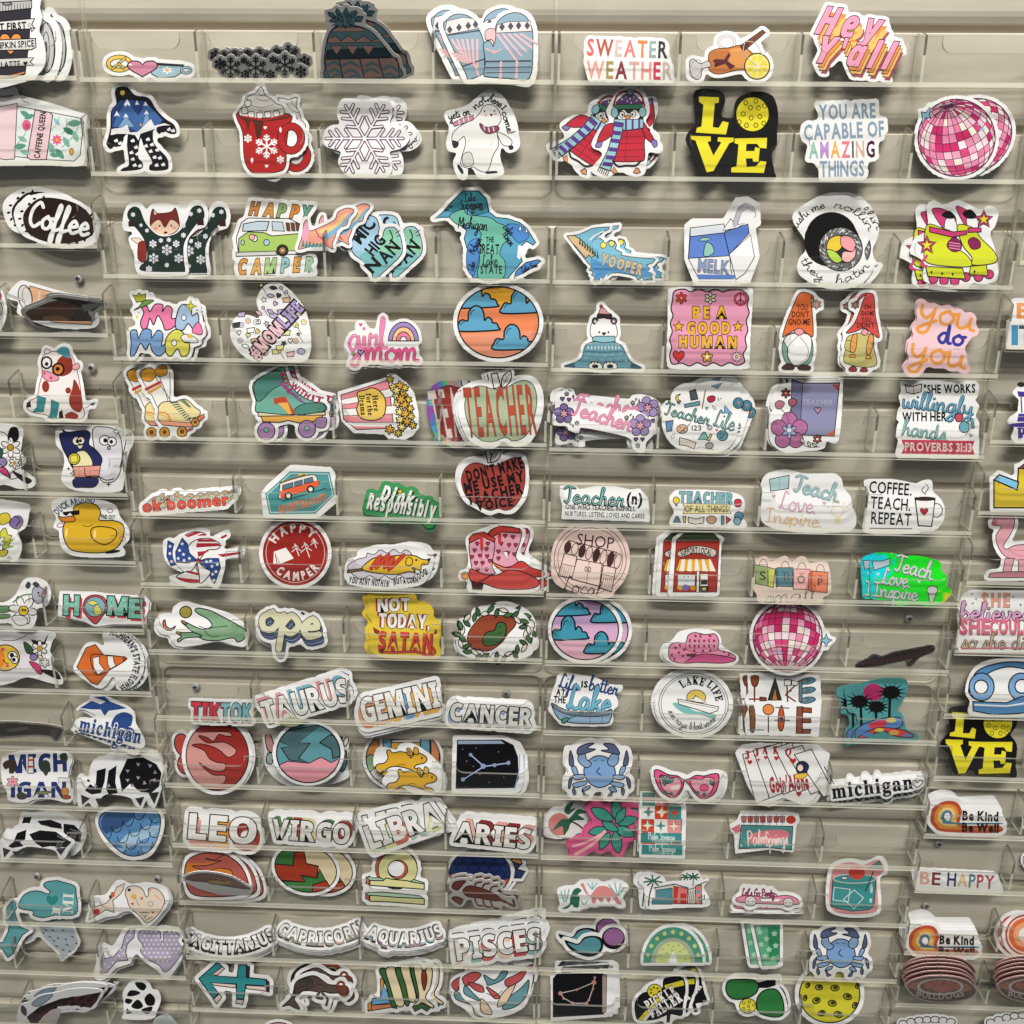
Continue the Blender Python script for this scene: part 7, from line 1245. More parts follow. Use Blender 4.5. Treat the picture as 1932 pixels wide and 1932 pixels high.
S(2,2,'lake_letters_sticker','sticker spelling LAKE LIFE with paddles, tent, canoe and marshmallow letters','''
!p fff 0 1780 1225 1940 1220 2150 1230 2320 1240 2330 1430 2310 1690 1900 1680 1770 1680 1760 1560 1790 1480 1760 1420 1790 1360
l 6a3a24 12 1830 1250 1830 1430;b 8a4a2a 4 1805 1240 1860 1240 1855 1300 1835 1320 1810 1300;l 8a3a2a 12 1790 1412 1900 1412;p 8a3a2a 4 1870 1395 1920 1400 1920 1425 1870 1425
p 2f3a34 4 1985 1240 2035 1420 1930 1420;p c87a3a 4 1985 1330 2005 1420 1960 1420;b 8a5a3a 4 1790 1470 1820 1465 1835 1530 1830 1650 1800 1655 1795 1560;l 6a8a94 8 1780 1645 1900 1645
p f4f0ea 4 2055 1265 2105 1265 2105 1310 2055 1310;p f4f0ea 4 2110 1270 2160 1280 2150 1310 2110 1305;l 7a3a24 11 2075 1310 2080 1430;l 7a3a24 11 2135 1310 2065 1380 2140 1430;l 7a3a24 8 2070 1360 2110 1350
'''+';'.join(f'e 5f8a9c 4 2230 {y} 62 24 8;e c87a4a 0 2200 {y} 8 6;l 2a3a44 5 2220 {y-12} 2250 {y} 2220 {y+12}' for y in (1275,1345,1420))+''';p 5f8a9c 4 2165 1270 2190 1270 2190 1430 2165 1430
e e8904a 5 1935 1490 42 40;l 2a2a2a 9 1935 1540 1935 1660;b c85a2a 5 2035 1460 2055 1540 2050 1620 2030 1655 2010 1620 2012 1520;e 2a2a2a 0 2033 1560 10 26;l 5a6a6a 9 1990 1475 2090 1480;l 5a6a6a 9 1985 1570 2095 1572
p 9a5034 5 2150 1470 2195 1470 2190 1670 2145 1670;p 9a5034 5 2190 1475 2260 1480 2260 1515 2190 1510;p 9a5034 5 2190 1560 2255 1560 2255 1590 2190 1590;p 9a5034 5 2190 1640 2255 1640 2250 1670 2190 1670''',bd=3,copies=[(-55,-5,1)],foot=(2030,1692))
CRAB='''b 7fa8d8 6 585 1870 640 1840 710 1850 760 1900 780 1980 740 2050 660 2080 590 2050 545 1980 550 1910
b 8aacd4 5 500 1880 510 1820 550 1810 560 1860 600 1900 560 1930;b 8aacd4 5 750 1830 800 1830 800 1890 760 1920 720 1890;b 5a6488 5 495 1830 500 1780 560 1750 620 1745 570 1780 630 1790 560 1820;b 5a6488 5 670 1800 730 1790 690 1750 760 1750 800 1790 810 1830 750 1820
b 5a6488 5 430 1860 440 1800 460 1850 465 1920 435 1910;b 5a6488 5 850 1850 865 1800 880 1860 870 1910 840 1910;b 8aacd4 5 450 1930 480 1920 500 1980 470 1980;b 8aacd4 5 810 1970 830 1920 860 1930 830 1985
b 8aacd4 5 455 1990 540 1980 540 2010 480 2020;b 8aacd4 5 770 1985 850 1990 830 2020 770 2010;b 8aacd4 5 460 2050 550 2030 560 2055 480 2080;b 8aacd4 5 755 2035 840 2050 830 2080 750 2060;b 8aacd4 5 540 2080 590 2065 580 2090 530 2110;b 8aacd4 5 730 2080 770 2075 790 2110 750 2110
b 5a6488 4 430 2020 455 2000 440 2080 425 2080;b 5a6488 4 860 2000 890 2020 895 2080 880 2080;b 5a6488 4 465 2080 485 2120 470 2140 455 2110;b 5a6488 4 530 2090 555 2130 580 2140 545 2150;b 5a6488 4 740 2120 760 2110 750 2150 720 2150;b 5a6488 4 830 2080 850 2100 840 2140 825 2120
c 3a4468 9 660 1930 640 1960 670 1985;c 1a1718 4 615 1870 630 1880 640 1870;c 1a1718 4 670 1870 685 1880 695 1870'''
S(2,2,'blue_crab_sticker','blue crab sticker with a crescent moon on its shell, under the canoe sticker',CRAB,bd=28,close=24,copies=[(-16,-8,0)],foot=(650,2165))
S(2,2,'playing_cards_sticker','fan of playing cards sticker lettered GOIN ALONE','''
!p fff 0 1690 1820 1740 1760 1860 1750 2280 1760 2370 1830 2320 2060 2310 2110 2260 2180 2200 2210 2050 2150 1900 2210 1860 2200 1780 2060
'''+';'.join(f'p f3f1ef 5 {x0} {y0} {x0+130} {y0-40} {x0+200+i*20} {y0+330-i*8} {x0+100+i*24} {y0+370-i*10}' for i,(x0,y0) in enumerate([(1740,1830),(1820,1800),(1900,1780),(1980,1780),(2060,1800),(2130,1830)]))+'''
t a83038 1775 1830 40 55 8 s b=2|J;t a83038 1845 1810 40 55 4 s b=2|J;t a83038 1910 1795 40 55 0 s b=2|A;t a83038 1990 1795 40 55 0 s b=2|K;t a83038 2085 1810 44 55 -8 s b=2|Q;x heart c02a34 0 1795 1890 18;x spark c02a34 0 1860 1870 22;x heart c02a34 0 1915 1855 15;x heart c02a34 0 1995 1860 18;x heart c02a34 0 2120 1880 24
b 2a3050 4 2150 1900 2200 1880 2240 1920 2200 1990 2150 1960;e f1d8c8 3 2175 1930 24 28;b e8c040 3 2130 1980 2230 1970 2200 2010 2140 2010
t a83038 2090 2045 290 110 6 n b=10|Goin'Alone;x heart c02a34 0 2165 2130 20''',bd=3,copies=[(30,8,2)],foot=(2050,2205))
S(2,3,'heart_sunglasses_sticker','pink heart-shaped sunglasses sticker with palms in the lenses','''
b e8588c 6 1072 25 1110 15 1180 50 1250 60 1290 85 1340 80 1390 55 1450 60 1510 45 1560 50 1555 130 1520 200 1440 235 1380 190 1330 120 1300 100 1290 150 1250 210 1200 225 1130 180 1090 110
b f2a8b8 5 1115 60 1160 60 1200 75 1240 70 1280 110 1270 160 1230 205 1170 190 1130 140;b f2a8b8 5 1345 110 1370 80 1420 90 1460 70 1520 80 1520 140 1490 195 1440 215 1380 170
'''+';'.join(f'l f8ccd0 6 1450 150 {1450+70*math.cos(a):.0f} {150-60*math.sin(a):.0f}' for a in (.3,.9,1.5,2.1,2.7))+''';e e8588c 3 1450 148 34 26;x leaf 4f8f88 3 1140 80 30 40;x leaf 4f8f88 3 1175 85 34 -10;x leaf 4f8f88 3 1200 95 30 -50;x leaf 4f8f88 3 1150 110 26 10;x leaf 4f8f88 3 1505 110 26 20;x star 3f6f68 0 1160 185 20;x star 3f6f68 0 1200 195 24;x star 3f6f68 0 1400 185 20;x star 3f6f68 0 1450 200 24;p f8dcd8 0 1195 140 1270 120 1260 160 1200 170''',bd=24,copies=[(16,4,0),(40,10,1)],foot=(1320,265))
S(2,3,'grey_palm_sticker','palm tree over a pink sun and beach sticker, left of the hot pink palm','''
!b fff 0 235 470 260 380 310 320 380 310 400 250 460 250 470 290 520 290 580 370 560 410 600 480 640 560 500 545 420 520 350 530 250 510
e e08a88 0 355 425 82 86;b 2f6a50 0 395 330 410 280 450 255 470 260 440 310 480 300 430 350;b 2f6a50 0 430 380 500 310 570 340 500 350 550 390 460 400 420 470 390 510 380 440 310 470 350 420 300 470 370 390;c 2a2a2a 12 440 400 500 430 570 490;b 4a8a80 0 480 500 540 490 590 530 500 530''',bd=4,copies=[(-4,-14,0)])
S(2,3,'pink_palm_sticker','teal-leaved palm tree sticker with thick hot pink border','''
'''+';'.join(f'x leaf 3f9484 5 {x} {y} {r} {a}' for x,y,r,a in [(790,320,90,8),(680,350,95,62),(870,400,80,-75),(650,475,75,100),(850,480,85,-110),(790,560,85,-170),(700,550,75,150),(740,440,70,60),(820,360,70,-30)])+''';c f4b0b4 24 700 480 600 580 480 650;c f4b0b4 18 690 490 560 560 460 590''',base='d85a8c',bd=32,close=24,copies=[(-14,-14,0),(18,-50,3)],foot=(640,690))
S(2,3,'retro_tile_sticker','white card sticker of retro starburst tiles lettered Palm Springs CALIFORNIA','''
!p fff 0 975 270 1315 285 1305 685 960 672
'''+';'.join(f'p {c} 0 {990+i*100-j*4} {275+j*100+i*2} {1088+i*100-j*4} {277+j*100+i*2} {1086+i*100-j*4} {375+j*100+i*2} {988+i*100-j*4} {373+j*100+i*2}' for j,row in enumerate([('3f9494','e89a98','f4f2ee'),('f4f2ee','d8482a','3f9494'),('d8482a','f4f2ee','e89a98')]) for i,c in enumerate(row))+';'+';'.join(f'x spark {c} 0 {1037+i*100-j*4} {325+j*100+i*2} 44' for j,row in enumerate([('d8482a','f4ead0','3f8a8a'),('3f9494','f4ead0','d8482a'),('f4ead0','3f9494','f4ead0')]) for i,c in enumerate(row))+''';p 3f9494 0 980 578 1288 582 1285 660 976 652;t d8ece8 1135 605 200 54 -2 w b=5|Palm Springs;t d8ece8 1130 643 130 16 0 n|CALIFORNIA''',bd=3,close=4,copies=[(-6,-90,0),(-16,-40,0)])
S(2,3,'palm_springs_sign_sticker','teal and pink roadside sign sticker lettered Palm Springs','''
!p fff 0 1630 440 1700 400 1730 330 1900 330 2110 340 2160 350 2165 400 2140 440 2120 630 1940 610 1690 640 1680 500
p 4f9090 4 1730 430 2120 440 2110 620 1930 600 1710 610;p d87a80 0 1650 460 1720 420 1725 480 1690 490;b e0808a 0 1780 520 1860 480 2000 465 2080 480 2080 530 1960 570 1830 575;t f4e0d8 1850 525 150 110 4 w b=9|Palm;t f4e0d8 1995 530 170 110 4 w b=9|Springs
'''+';'.join(f'p {c} 3 {x} 365 {x+40} 365 {x+36} 410 {x+4} 410;l 555 4 {x+20} 350 {x+20} 430' for x,c in [(1730,'b87a78'),(1778,'c84a3a'),(1825,'b87a78'),(1873,'c84a3a'),(1925,'b87a78'),(1975,'c84a3a'),(2020,'b87a78')])+';e c8402a 0 2105 390 38 32;x spark f0e8e0 0 1730 585 14',bd=3)
S(2,3,'dinosaurs_sticker','green and pink dinosaurs among teal plants sticker','''
b dd8c8c 0 515 880 540 870 560 920 590 960 640 900 700 890 760 920 800 980 830 1030 790 1020 750 970 740 1010 720 1010 710 980 690 985 685 1010 665 1010 640 980 630 1020 600 1015 600 980 560 950 530 900
b 2f6f52 0 465 920 500 905 525 925 505 945 495 960 510 970 510 1000 500 1050 470 1050 450 1030 420 1060 375 1060 430 1030 440 980
'''+';'.join(f'l 6ab0b0 8 {x} {y} {x+dx} {y-h}' for x,y,dx,h in [(390,1010,-20,80),(400,1010,0,90),(410,1010,20,95),(600,910,-30,40),(605,915,0,50),(610,910,30,40),(790,960,-60,80),(795,960,-20,95),(800,960,20,85),(805,960,45,60),(540,1030,-20,30),(550,1030,20,30)]),bd=26,close=30,foot=(600,1080),copies=[(4,8,0)])
S(2,3,'desert_house_sticker','pink mid-century house with palm trees and cactus sticker, front copy','''
!b fff 0 960 860 990 800 1040 790 1130 820 1150 860 1090 890 1180 870 1300 860 1350 900 1330 800 1400 780 1430 850 1480 840 1440 900 1480 980 1470 1040 1250 1050 1040 1060 1010 1000 1000 900
p dfdad4 3 1080 900 1220 880 1220 1020 1080 1020;p 4f8f98 3 1090 920 1210 905 1210 980 1090 985;p e07a78 3 1220 890 1330 910 1330 1025 1220 1025;p c83a2a 0 1225 890 1255 895 1245 1025 1220 1025;p c83a2a 3 1275 950 1310 950 1310 1025 1275 1025;p d8d2cc 4 1325 920 1385 900 1385 1025 1325 1025;p e08a88 3 1385 890 1430 880 1430 1025 1385 1025;e 6aa8b8 0 1405 935 16 14;p 5a9098 3 1060 985 1215 980 1210 1028 1055 1028;l 3a4a4a 8 1070 905 1230 875;l 3a4a4a 8 1225 875 1330 905;l 3a4a4a 7 1385 890 1470 855;c 2a2a2a 10 1065 870 1040 950 1030 1040;l 2a2a2a 7 1370 830 1365 890
'''+';'.join(f'l 2f6a50 12 {x} {y} {x+r*math.cos(a):.0f} {y+r*.6*math.sin(a):.0f}' for x,y,r in [(1065,850,70),(1370,820,46)] for a in (.3,1,2.2,2.9,3.7,5.5,4.6))+';l 2f6a50 12 1430 960 1430 1025;c 2f6a50 9 1412 970 1412 1000 1430 1005;c 2f6a50 9 1450 960 1450 990 1430 995;'+';'.join(f'l 333 5 {1330+i*17} 930 {1345+i*14} {1020-i*9}' for i in range(4)),bd=4,copies=[(-45,0,0)],foot=(1240,1062))
S(2,3,'pink_car_sticker','long pink vintage convertible sticker under words Lets Go Party','''
b e88aa8 4 1690 990 1740 965 1850 965 1920 980 2060 960 2140 980 2165 1010 2140 1030 1900 1025 1720 1015;p f4f2f0 3 1870 985 2040 985 2010 1010 1880 1010;e f0ece8 4 1800 1005 42 38;er 777 4 1800 1005 24 22;e f0ece8 4 2085 1015 38 34;er 777 4 2085 1015 22 20;t 8a3a5a 1860 940 250 56 -2 w b=10|Let's Go Party;c 7a4a5a 10 1900 960 1960 940 2000 960
'''.replace('Go Party','Go Party'),bd=24,close=30,copies=[(-14,40,2)],foot=(1930,1085))
S(2,3,'pink_car_sticker','white edge of a sticker lying flat under the pink convertible','''p f4f2f0 0 1650 1070 1900 1062 2190 1070 2190 1092 1900 1090 1650 1082''',bd=8,tilt=-60,foot=(1900,1100))
S(2,3,'teal_swoosh_sticker','black-edged teal teardrop and purple ball sticker, front copy','''
b 141417 0 395 1300 440 1310 500 1325 540 1280 600 1265 670 1280 690 1340 660 1400 580 1425 490 1400 430 1360;b 5a98a4 0 420 1320 500 1335 550 1290 610 1278 660 1300 670 1350 630 1395 560 1395 480 1370;e 141417 0 765 1285 88 84;e a06a9c 0 768 1275 76 66''',bd=22,copies=[(-45,-60,4)],foot=(640,1430))
S(2,3,'green_rainbow_sticker','green clover-print rainbow arch sticker, front copy','''
'''+';'.join('p '+c+' 0 '+' '.join(f'{1215+rx*math.cos(t):.0f} {1470-ry*math.sin(t):.0f}' for t in [math.pi*i/18 for i in range(19)]) for c,rx,ry in (('4f9a80',225,270),('a8b49a',165,190),('ccd88a',130,160),('fff',30,75)))+';'+';'.join(f'x flower d8d890 0 {1215+196*math.cos(t):.0f} {1470-232*math.sin(t):.0f} 18' for t in [.25+.33*i for i in range(9)])+';'+';'.join(f'c 6a7a4a 4 {x} {y} {x+8} {y-8} {x+16} {y}' for x,y in [(1110,1420),(1130,1370),(1170,1340),(1210,1350),(1250,1345),(1290,1370),(1310,1420),(1160,1400),(1260,1390),(1200,1380),(1120,1450),(1300,1450)]),bd=22,close=4,copies=[(48,-6,0)],foot=(1200,1495),clabel='clover rainbow arch sticker showing its right side behind the front green arch')
S(2,3,'green_cup_sticker','green glass sticker printed with pale shamrocks, front copy','''
!p fff 0 1800 1170 2040 1160 2040 1490 1990 1510 1890 1515 1870 1490
p 5fae84 3 1825 1190 2020 1185 2020 1460 1960 1490 1890 1490;p 2f8a5a 0 1930 1200 2020 1195 2020 1400 1940 1440;e 8ac8a0 0 1950 1475 60 20
'''+';'.join(f'x flower a8d8b8 0 {x} {y} 22' for x,y in [(1870,1240),(1920,1290),(1980,1250),(1880,1330),(1940,1370),(1990,1340),(1910,1420),(1970,1440),(1860,1210)]),bd=3,copies=[(-80,-10,-3)],foot=(1940,1520))
S(2,3,'black_constellation_sticker','square black sticker with a bronze triangle of joined stars, front of its pile','''
!p fff 0 295 1560 720 1540 760 1560 755 1870 300 1905
p 121216 3 310 1590 340 1555 690 1550 700 1830 690 1858 310 1880;p b09a90 3 680 1560 715 1560 710 1840 680 1850
l cfc8c4 6 365 1700 490 1672 618 1618 625 1580;l cfc8c4 6 618 1618 610 1665 580 1750 560 1775 460 1775 390 1735 365 1700
'''+';'.join(f'e c08a78 0 {x} {y} {r} {r}' for x,y,r in [(365,1700,16),(490,1672,10),(618,1618,18),(625,1580,10),(612,1665,10),(580,1750,10),(562,1776,13),(458,1775,13),(390,1738,10)]),bd=3,close=6,copies=[(40,-20,0),(50,-60,2),(30,-90,-2)],foot=(520,1905))
S(2,3,'pickle_baller_sticker','black paddle sticker with yellow stripes lettered PICKLE BALLER, front copy','''
b 141417 0 930 1760 1000 1690 1100 1700 1160 1640 1290 1700 1290 1800 1280 1870 1190 1860 1080 1900 960 1905 930 1860;b 141417 0 1140 1600 1200 1575 1290 1580 1310 1680 1280 1740 1160 1720;p 141417 0 1190 1790 1270 1800 1280 1840 1190 1830;p 141417 0 1170 1830 1200 1835 1190 1920 1165 1920
p d8d02a 0 950 1900 1100 1730 1130 1740 990 1905;p d8d02a 0 1150 1640 1290 1600 1300 1640 1160 1670;p f4f2ee 0 985 1905 1120 1750 1132 1756 1010 1905;e e8dc2a 5 1078 1685 56 54
'''+';'.join(f'e 2a2a10 0 {1078+32*math.cos(a):.0f} {1685+30*math.sin(a):.0f} 8 8' for a in [k*.9 for k in range(7)])+''';t f6f4f0 1120 1735 250 76 30 s b=3 k=6,141417|PICKLE;t f6f4f0 1155 1790 270 80 32 s b=3 k=6,141417|BALLER''',bd=20,copies=[(60,-40,-10),(150,-50,20)],foot=(1110,1930))
S(2,3,'green_paddles_sticker','two green pickleball paddles with a yellow ball sticker','''
b 2f7f3f 7 1615 1680 1630 1610 1700 1595 1820 1600 1860 1640 1840 1700 1760 1740 1660 1740;b 2f7f3f 7 1850 1740 1900 1680 1990 1670 2040 1740 2050 1850 1990 1880 1890 1860 1850 1820;p 141417 0 1850 1620 1930 1600 1990 1600 1990 1640 1930 1660 1860 1660;e e8dc3a 5 1780 1795 64 56
'''+';'.join(f'er 3a3a1a 5 {x} {y} 11 10' for x,y in [(1750,1775),(1790,1765),(1825,1790),(1750,1815),(1790,1830),(1785,1798)]),bd=22,close=24,copies=[(26,-20,0)],foot=(1880,1895))
S(3,1,'gnome_sticker','bearded gnome sticker with orange hat reading YOU DONT GNO-ME','''
kc 3a2a2a
b 7fae9c 4 115 640 180 580 300 590 340 680 320 800 240 835 150 820 110 740;b f4f3f2 4 120 640 170 590 300 590 330 660 300 780 210 830 150 770 150 700;c 444 4 230 600 150 690 160 780 210 825 290 770 300 690 240 610
b e0703a 5 110 610 140 500 180 400 230 290 280 275 340 300 345 350 325 310 335 450 340 600 300 590 240 550 160 580;x flow6 d8b0a0 4 365 365 36;b f0a0a8 4 200 565 235 545 270 565 255 592 220 595
b 4a342a 4 105 840 150 810 195 830 190 855 120 855;b 4a342a 4 225 840 270 820 320 835 310 860 240 858
t 3a1a12 258 385 80 48 0 n b=1|YOU;t 3a1a12 245 440 130 44 0 n b=1|DON'T;t 3a1a12 235 498 160 46 0 n b=1|GNO-ME''',bd=22)
S(3,1,'gnome_sticker','blonde braided gnome sticker with red hat reading OH GNOME YOU DIDNT','''
kc 3a2a2a
b c9c078 4 600 610 700 580 790 600 800 700 820 820 720 840 620 820 570 790 590 680;b c4bc70 3 590 640 640 650 630 720 580 700
b d8504a 5 590 580 650 510 690 420 720 330 740 290 690 330 680 350 670 340 710 290 770 280 800 310 810 450 840 610 790 590 730 545 660 570;x flow6 b88a7a 4 658 370 30;b f0a0a8 4 705 570 730 550 755 570 745 595 715 595
b e8a050 4 640 600 670 590 670 650 655 720 625 725 620 680;b e8a050 4 765 595 795 605 790 680 770 740 745 740 745 680;c a86a2a 4 630 640 660 660;c a86a2a 4 625 680 655 695;c a86a2a 4 755 640 785 660;c a86a2a 4 750 690 780 705;p e8a050 3 620 745 655 740 660 765 615 765;p e8a050 3 740 750 770 750 780 775 735 775
b 9a3a3a 4 610 850 640 830 670 850 660 870 620 870;b 9a3a3a 4 695 860 720 840 750 855 745 872 705 874
t 3a1a12 752 385 50 36 0 n b=1|OH;t 3a1a12 750 432 100 34 0 n b=1|GNOME;t 3a1a12 740 480 70 36 0 n b=1|YOU;t 3a1a12 737 522 130 38 0 n b=1|DIDN'T''',bd=22,copies=[(-40,0,6)])
S(3,1,'you_do_you_sticker','pink sticker reading you do you in orange and blue script','''
t eda04a 1370 415 430 215 -14 w b=26|you;t 3a3f9a 1390 590 210 150 -8 w b=24|do;t eda04a 1300 705 430 215 -12 w b=26|you''',base='f2cbd2',bd=28,close=40,copies=[(-12,-8)],foot=(1200,900))
S(3,1,'teacher_book_sticker','lavender book lettered TEACHER with pink and red flowers, front copy','''
!b fff 0 60 1010 110 970 170 960 180 900 540 905 560 960 530 1380 440 1390 410 1450 250 1470 140 1480 40 1420 10 1330 20 1200 60 1180 20 1130
p 8f90b4 5 180 930 260 960 540 960 500 1360 240 1350 170 1300;p 77789c 4 180 930 262 962 240 1350 170 1300;p e8e4e0 3 180 925 520 925 540 955 260 960;l 777 3 200 935 530 940;t a8a8c0 375 1105 230 44 -1 n b=2|TEACHER;x heart b890b0 4 375 1165 24;p a85048 0 480 970 535 970 530 1020;p c86a50 0 430 1358 500 1360 500 1310
'''+FLOW('b870a0','9fb0d8',160,1320,140)+''';e e8e8f0 3 160 1315 20 20;x flow6 8a3a3a 4 135 1035 38;e e8b070 0 135 1035 8 8;b c07a90 4 55 1110 90 1090 125 1110 100 1150 65 1150;b a85a70 4 155 1090 190 1075 220 1100 190 1135 160 1125;c 4a5a4a 5 95 1150 140 1200 155 1250;c 4a5a4a 5 175 1130 160 1200;x flow6 a84a40 4 372 1382 34;e fff 0 372 1382 9 9
c 4a5a4a 5 230 1395 300 1440 390 1440;x leaf e8ece4 4 260 1395 22 30;x leaf e8ece4 4 310 1420 22 20;x leaf e8ece4 4 350 1425 20 60''',bd=4,copies=[(-28,-8,3)])
S(3,1,'willingly_sticker','scripture sticker SHE WORKS willingly WITH HER hands, red PROVERBS banner below','''
!p fff 0 1005 950 1030 940 1570 950 1590 980 1580 1050 1555 1090 1590 1130 1560 1210 1590 1260 1585 1350 1590 1400 1590 1510 1570 1525 980 1520 965 1490 990 1390 970 1360 980 1280 1000 1250 975 1230 985 1160 1010 1130 990 1060 1010 1030
p e8e2e0 5 1035 970 1095 985 1160 965 1155 1025 1100 1040 1045 1030;l 5a2a3a 4 1097 985 1100 1040;t 1a1718 1370 1002 385 64 1 n b=3|"SHE WORKS
t 2f4a5a 1288 1108 540 130 -6 w b=22|willingly;t 6fb0d0 1286 1105 540 130 -6 w b=10|willingly;t 1a1718 1180 1212 330 64 0 n b=3|WITH HER;t 4a6a6a 1195 1315 360 120 -8 w b=18|hands.;t 8fc4c0 1193 1312 360 120 -8 w b=8|hands.
b c84a5a 4 1412 1200 1440 1190 1470 1200 1465 1240 1440 1250 1418 1240;l 4a5a3a 5 1440 1190 1455 1178;e 6aa8b8 4 1480 1290 38 42;c 888 6 1500 1240 1530 1290 1490 1350;p 6aa0b0 3 1525 1225 1545 1222 1558 1295 1540 1300;p f0c8c8 3 1520 1340 1545 1350 1525 1365
p c84058 0 1005 1385 1560 1395 1540 1445 1562 1500 1005 1492 1030 1440;t f4dcd8 1285 1442 500 62 -1 n b=3|PROVERBS 31:13''',bd=4,close=8,foot=(1280,1530))
TLI = '''t {a} 380 1755 370 130 -14 w b=24|Teach.;t {b} 380 1750 370 130 -14 w b=8|Teach.
t {c} 230 1860 290 140 -8 w b=14|Love.;t {d} 200 1975 440 110 -6 w b=12|Inspire.
x heart {c} 0 45 1815 15;x heart {c} 0 425 1868 15;p {b} 4 10 1685 80 1670 160 1655 155 1755 85 1765 20 1775;l {a} 4 85 1670 88 1765'''
S(3,1,'teach_love_inspire_sticker','white sticker reading Teach Love Inspire in pastel script with an open book','''
!b fff 0 -30 1720 30 1640 160 1620 280 1650 450 1660 540 1670 570 1760 620 1820 630 1900 660 1960 650 2040 560 2080 200 2080 -20 2020 -50 1900
'''+TLI.format(a='8fa8ac',b='b4d4d8',c='dcb0c8',d='ecc8a0')+''';er f0c890 6 525 1925 46 40;e f4e4c0 0 525 1995 24 30'''+';'+';'.join(f'l f0c890 6 {525+60*math.cos(a):.0f} {1920-56*math.sin(a):.0f} {525+82*math.cos(a):.0f} {1920-76*math.sin(a):.0f}' for a in (.3,.9,1.5,2.1,2.8)),bd=3,copies=[(-14,-10,2)])
S(3,1,'coffee_teach_sticker','white sticker reading COFFEE TEACH REPEAT beside a steaming mug with a heart','''
!b fff 0 730 1720 760 1690 940 1690 1110 1720 1170 1700 1230 1700 1240 1780 1300 1840 1330 1920 1310 2010 1240 2070 1120 2070 1110 2090 740 2085 745 1950 760 1830
t 1a1718 925 1752 320 90 -4 n b=2|COFFEE.;t 1a1718 925 1868 300 90 -4 n b=2|TEACH.;t 1a1718 930 1982 300 90 -3 n b=2|REPEAT;l 1a1718 8 770 2055 1085 2058
p f6f5f3 7 1110 1825 1260 1830 1235 2040 1135 2035;e 4a3028 6 1185 1832 74 12;er 1a1718 7 1270 1920 46 52;p f6f5f3 0 1200 1850 1255 1850 1240 2000 1200 2000;l 1a1718 7 1260 1832 1236 2040;x heart a83040 0 1178 1930 32;c 1a1718 6 1190 1800 1160 1770 1180 1740;c 1a1718 6 1185 1790 1210 1750 1190 1720''',bd=4,foot=(930,2092))
S(3,1,'block_letters_sticker','white sticker with orange and blue capital letters cut off by right edge','''
!p fff 0 1840 340 1870 320 2200 330 2200 700 1830 700 1800 680 1805 490 1840 480;t f0a055 1925 415 90 110 0 b b=4|B;t 4f9fd0 1862 595 24 135 0 n b=18|I;t 5a6070 1950 595 110 135 0 b b=2|T''',bd=4,foot=(1900,705))
S(3,1,'purple_lettering_sticker','white and purple sticker cut off by the right edge, under the orange letters','''
!p fff 0 1850 1030 1900 980 2200 960 2200 1400 1870 1405 1840 1370 1870 1290 1810 1250 1830 1220 1890 1180 1900 1080;p 4a3a90 0 1880 1020 2100 1040 2000 1070 1890 1060;l 4a3a90 10 1910 1060 1915 1180;l 4a3a90 10 1940 1060 1940 1180;p 4a3a90 0 1890 1190 2100 1190 2100 1250 1880 1250;b 4a3a90 0 1840 1265 2100 1250 2100 1290 1860 1290;t 4a3a90 1960 1340 160 90 0 s b=8|BO;e 333 0 1910 970 30 20''',bd=4)
S(3,1,'yellow_block_sticker','yellow and blue zigzag block sticker at the right edge above the flamingo','''
kc 1a1718
p e3c72e 8 1705 1690 1880 1765 1890 1600 2200 1640 2200 1900 1705 1900;p 7fc4e4 8 1705 1690 1745 1650 1890 1705 1880 1765;p 8a4a5a 8 1890 1600 1960 1550 2200 1600 2200 1640''',bd=26,foot=(1850,1925))
S(3,2,'shop_small_sticker','blush sticker of four coloured shopping bags lettered SHOP small','''
!b f1dcd0 0 -120 520 -100 380 -20 340 20 380 100 345 140 340 180 390 230 345 280 345 310 390 390 380 450 400 470 600 400 640 400 690 100 690 -60 680 -80 620 -120 560
kc 4a3a3a;p a0b478 4 -90 400 20 420 0 560 -95 540;p c8d060 4 0 420 55 430 40 570 0 560;p 5f8a94 4 70 420 188 420 185 565 70 560;p 4a707a 3 55 430 70 420 75 562 60 570;p f0b8b4 4 195 430 315 432 305 585 190 582;p f08a68 4 335 445 455 455 445 608 325 600;p d86a48 3 310 440 335 445 325 600 300 590
'''+';'.join(f'er 4a3a3a 4 {x} {y} 30 {44};' for x,y in [(130,415),(255,425),(395,440),(-35,400)])+'''p 5f8a94 0 70 422 188 422 185 450 70 450;p f0b8b4 0 195 432 315 434 312 460 195 460;p f08a68 0 335 448 455 458 452 480 335 475;p a0b478 0 -90 402 20 422 10 450 -92 440
t 3a3a3a -40 480 50 62 0 n|S;t 3a3a3a 140 490 34 55 0 n|H;t 3a3a3a 250 508 56 62 0 n|O;t 3a3a3a 395 528 36 55 0 n|P;t 4a3a3a 165 622 400 120 3 w b=5|small''',base='f1dcd0',bd=3,foot=(150,695))
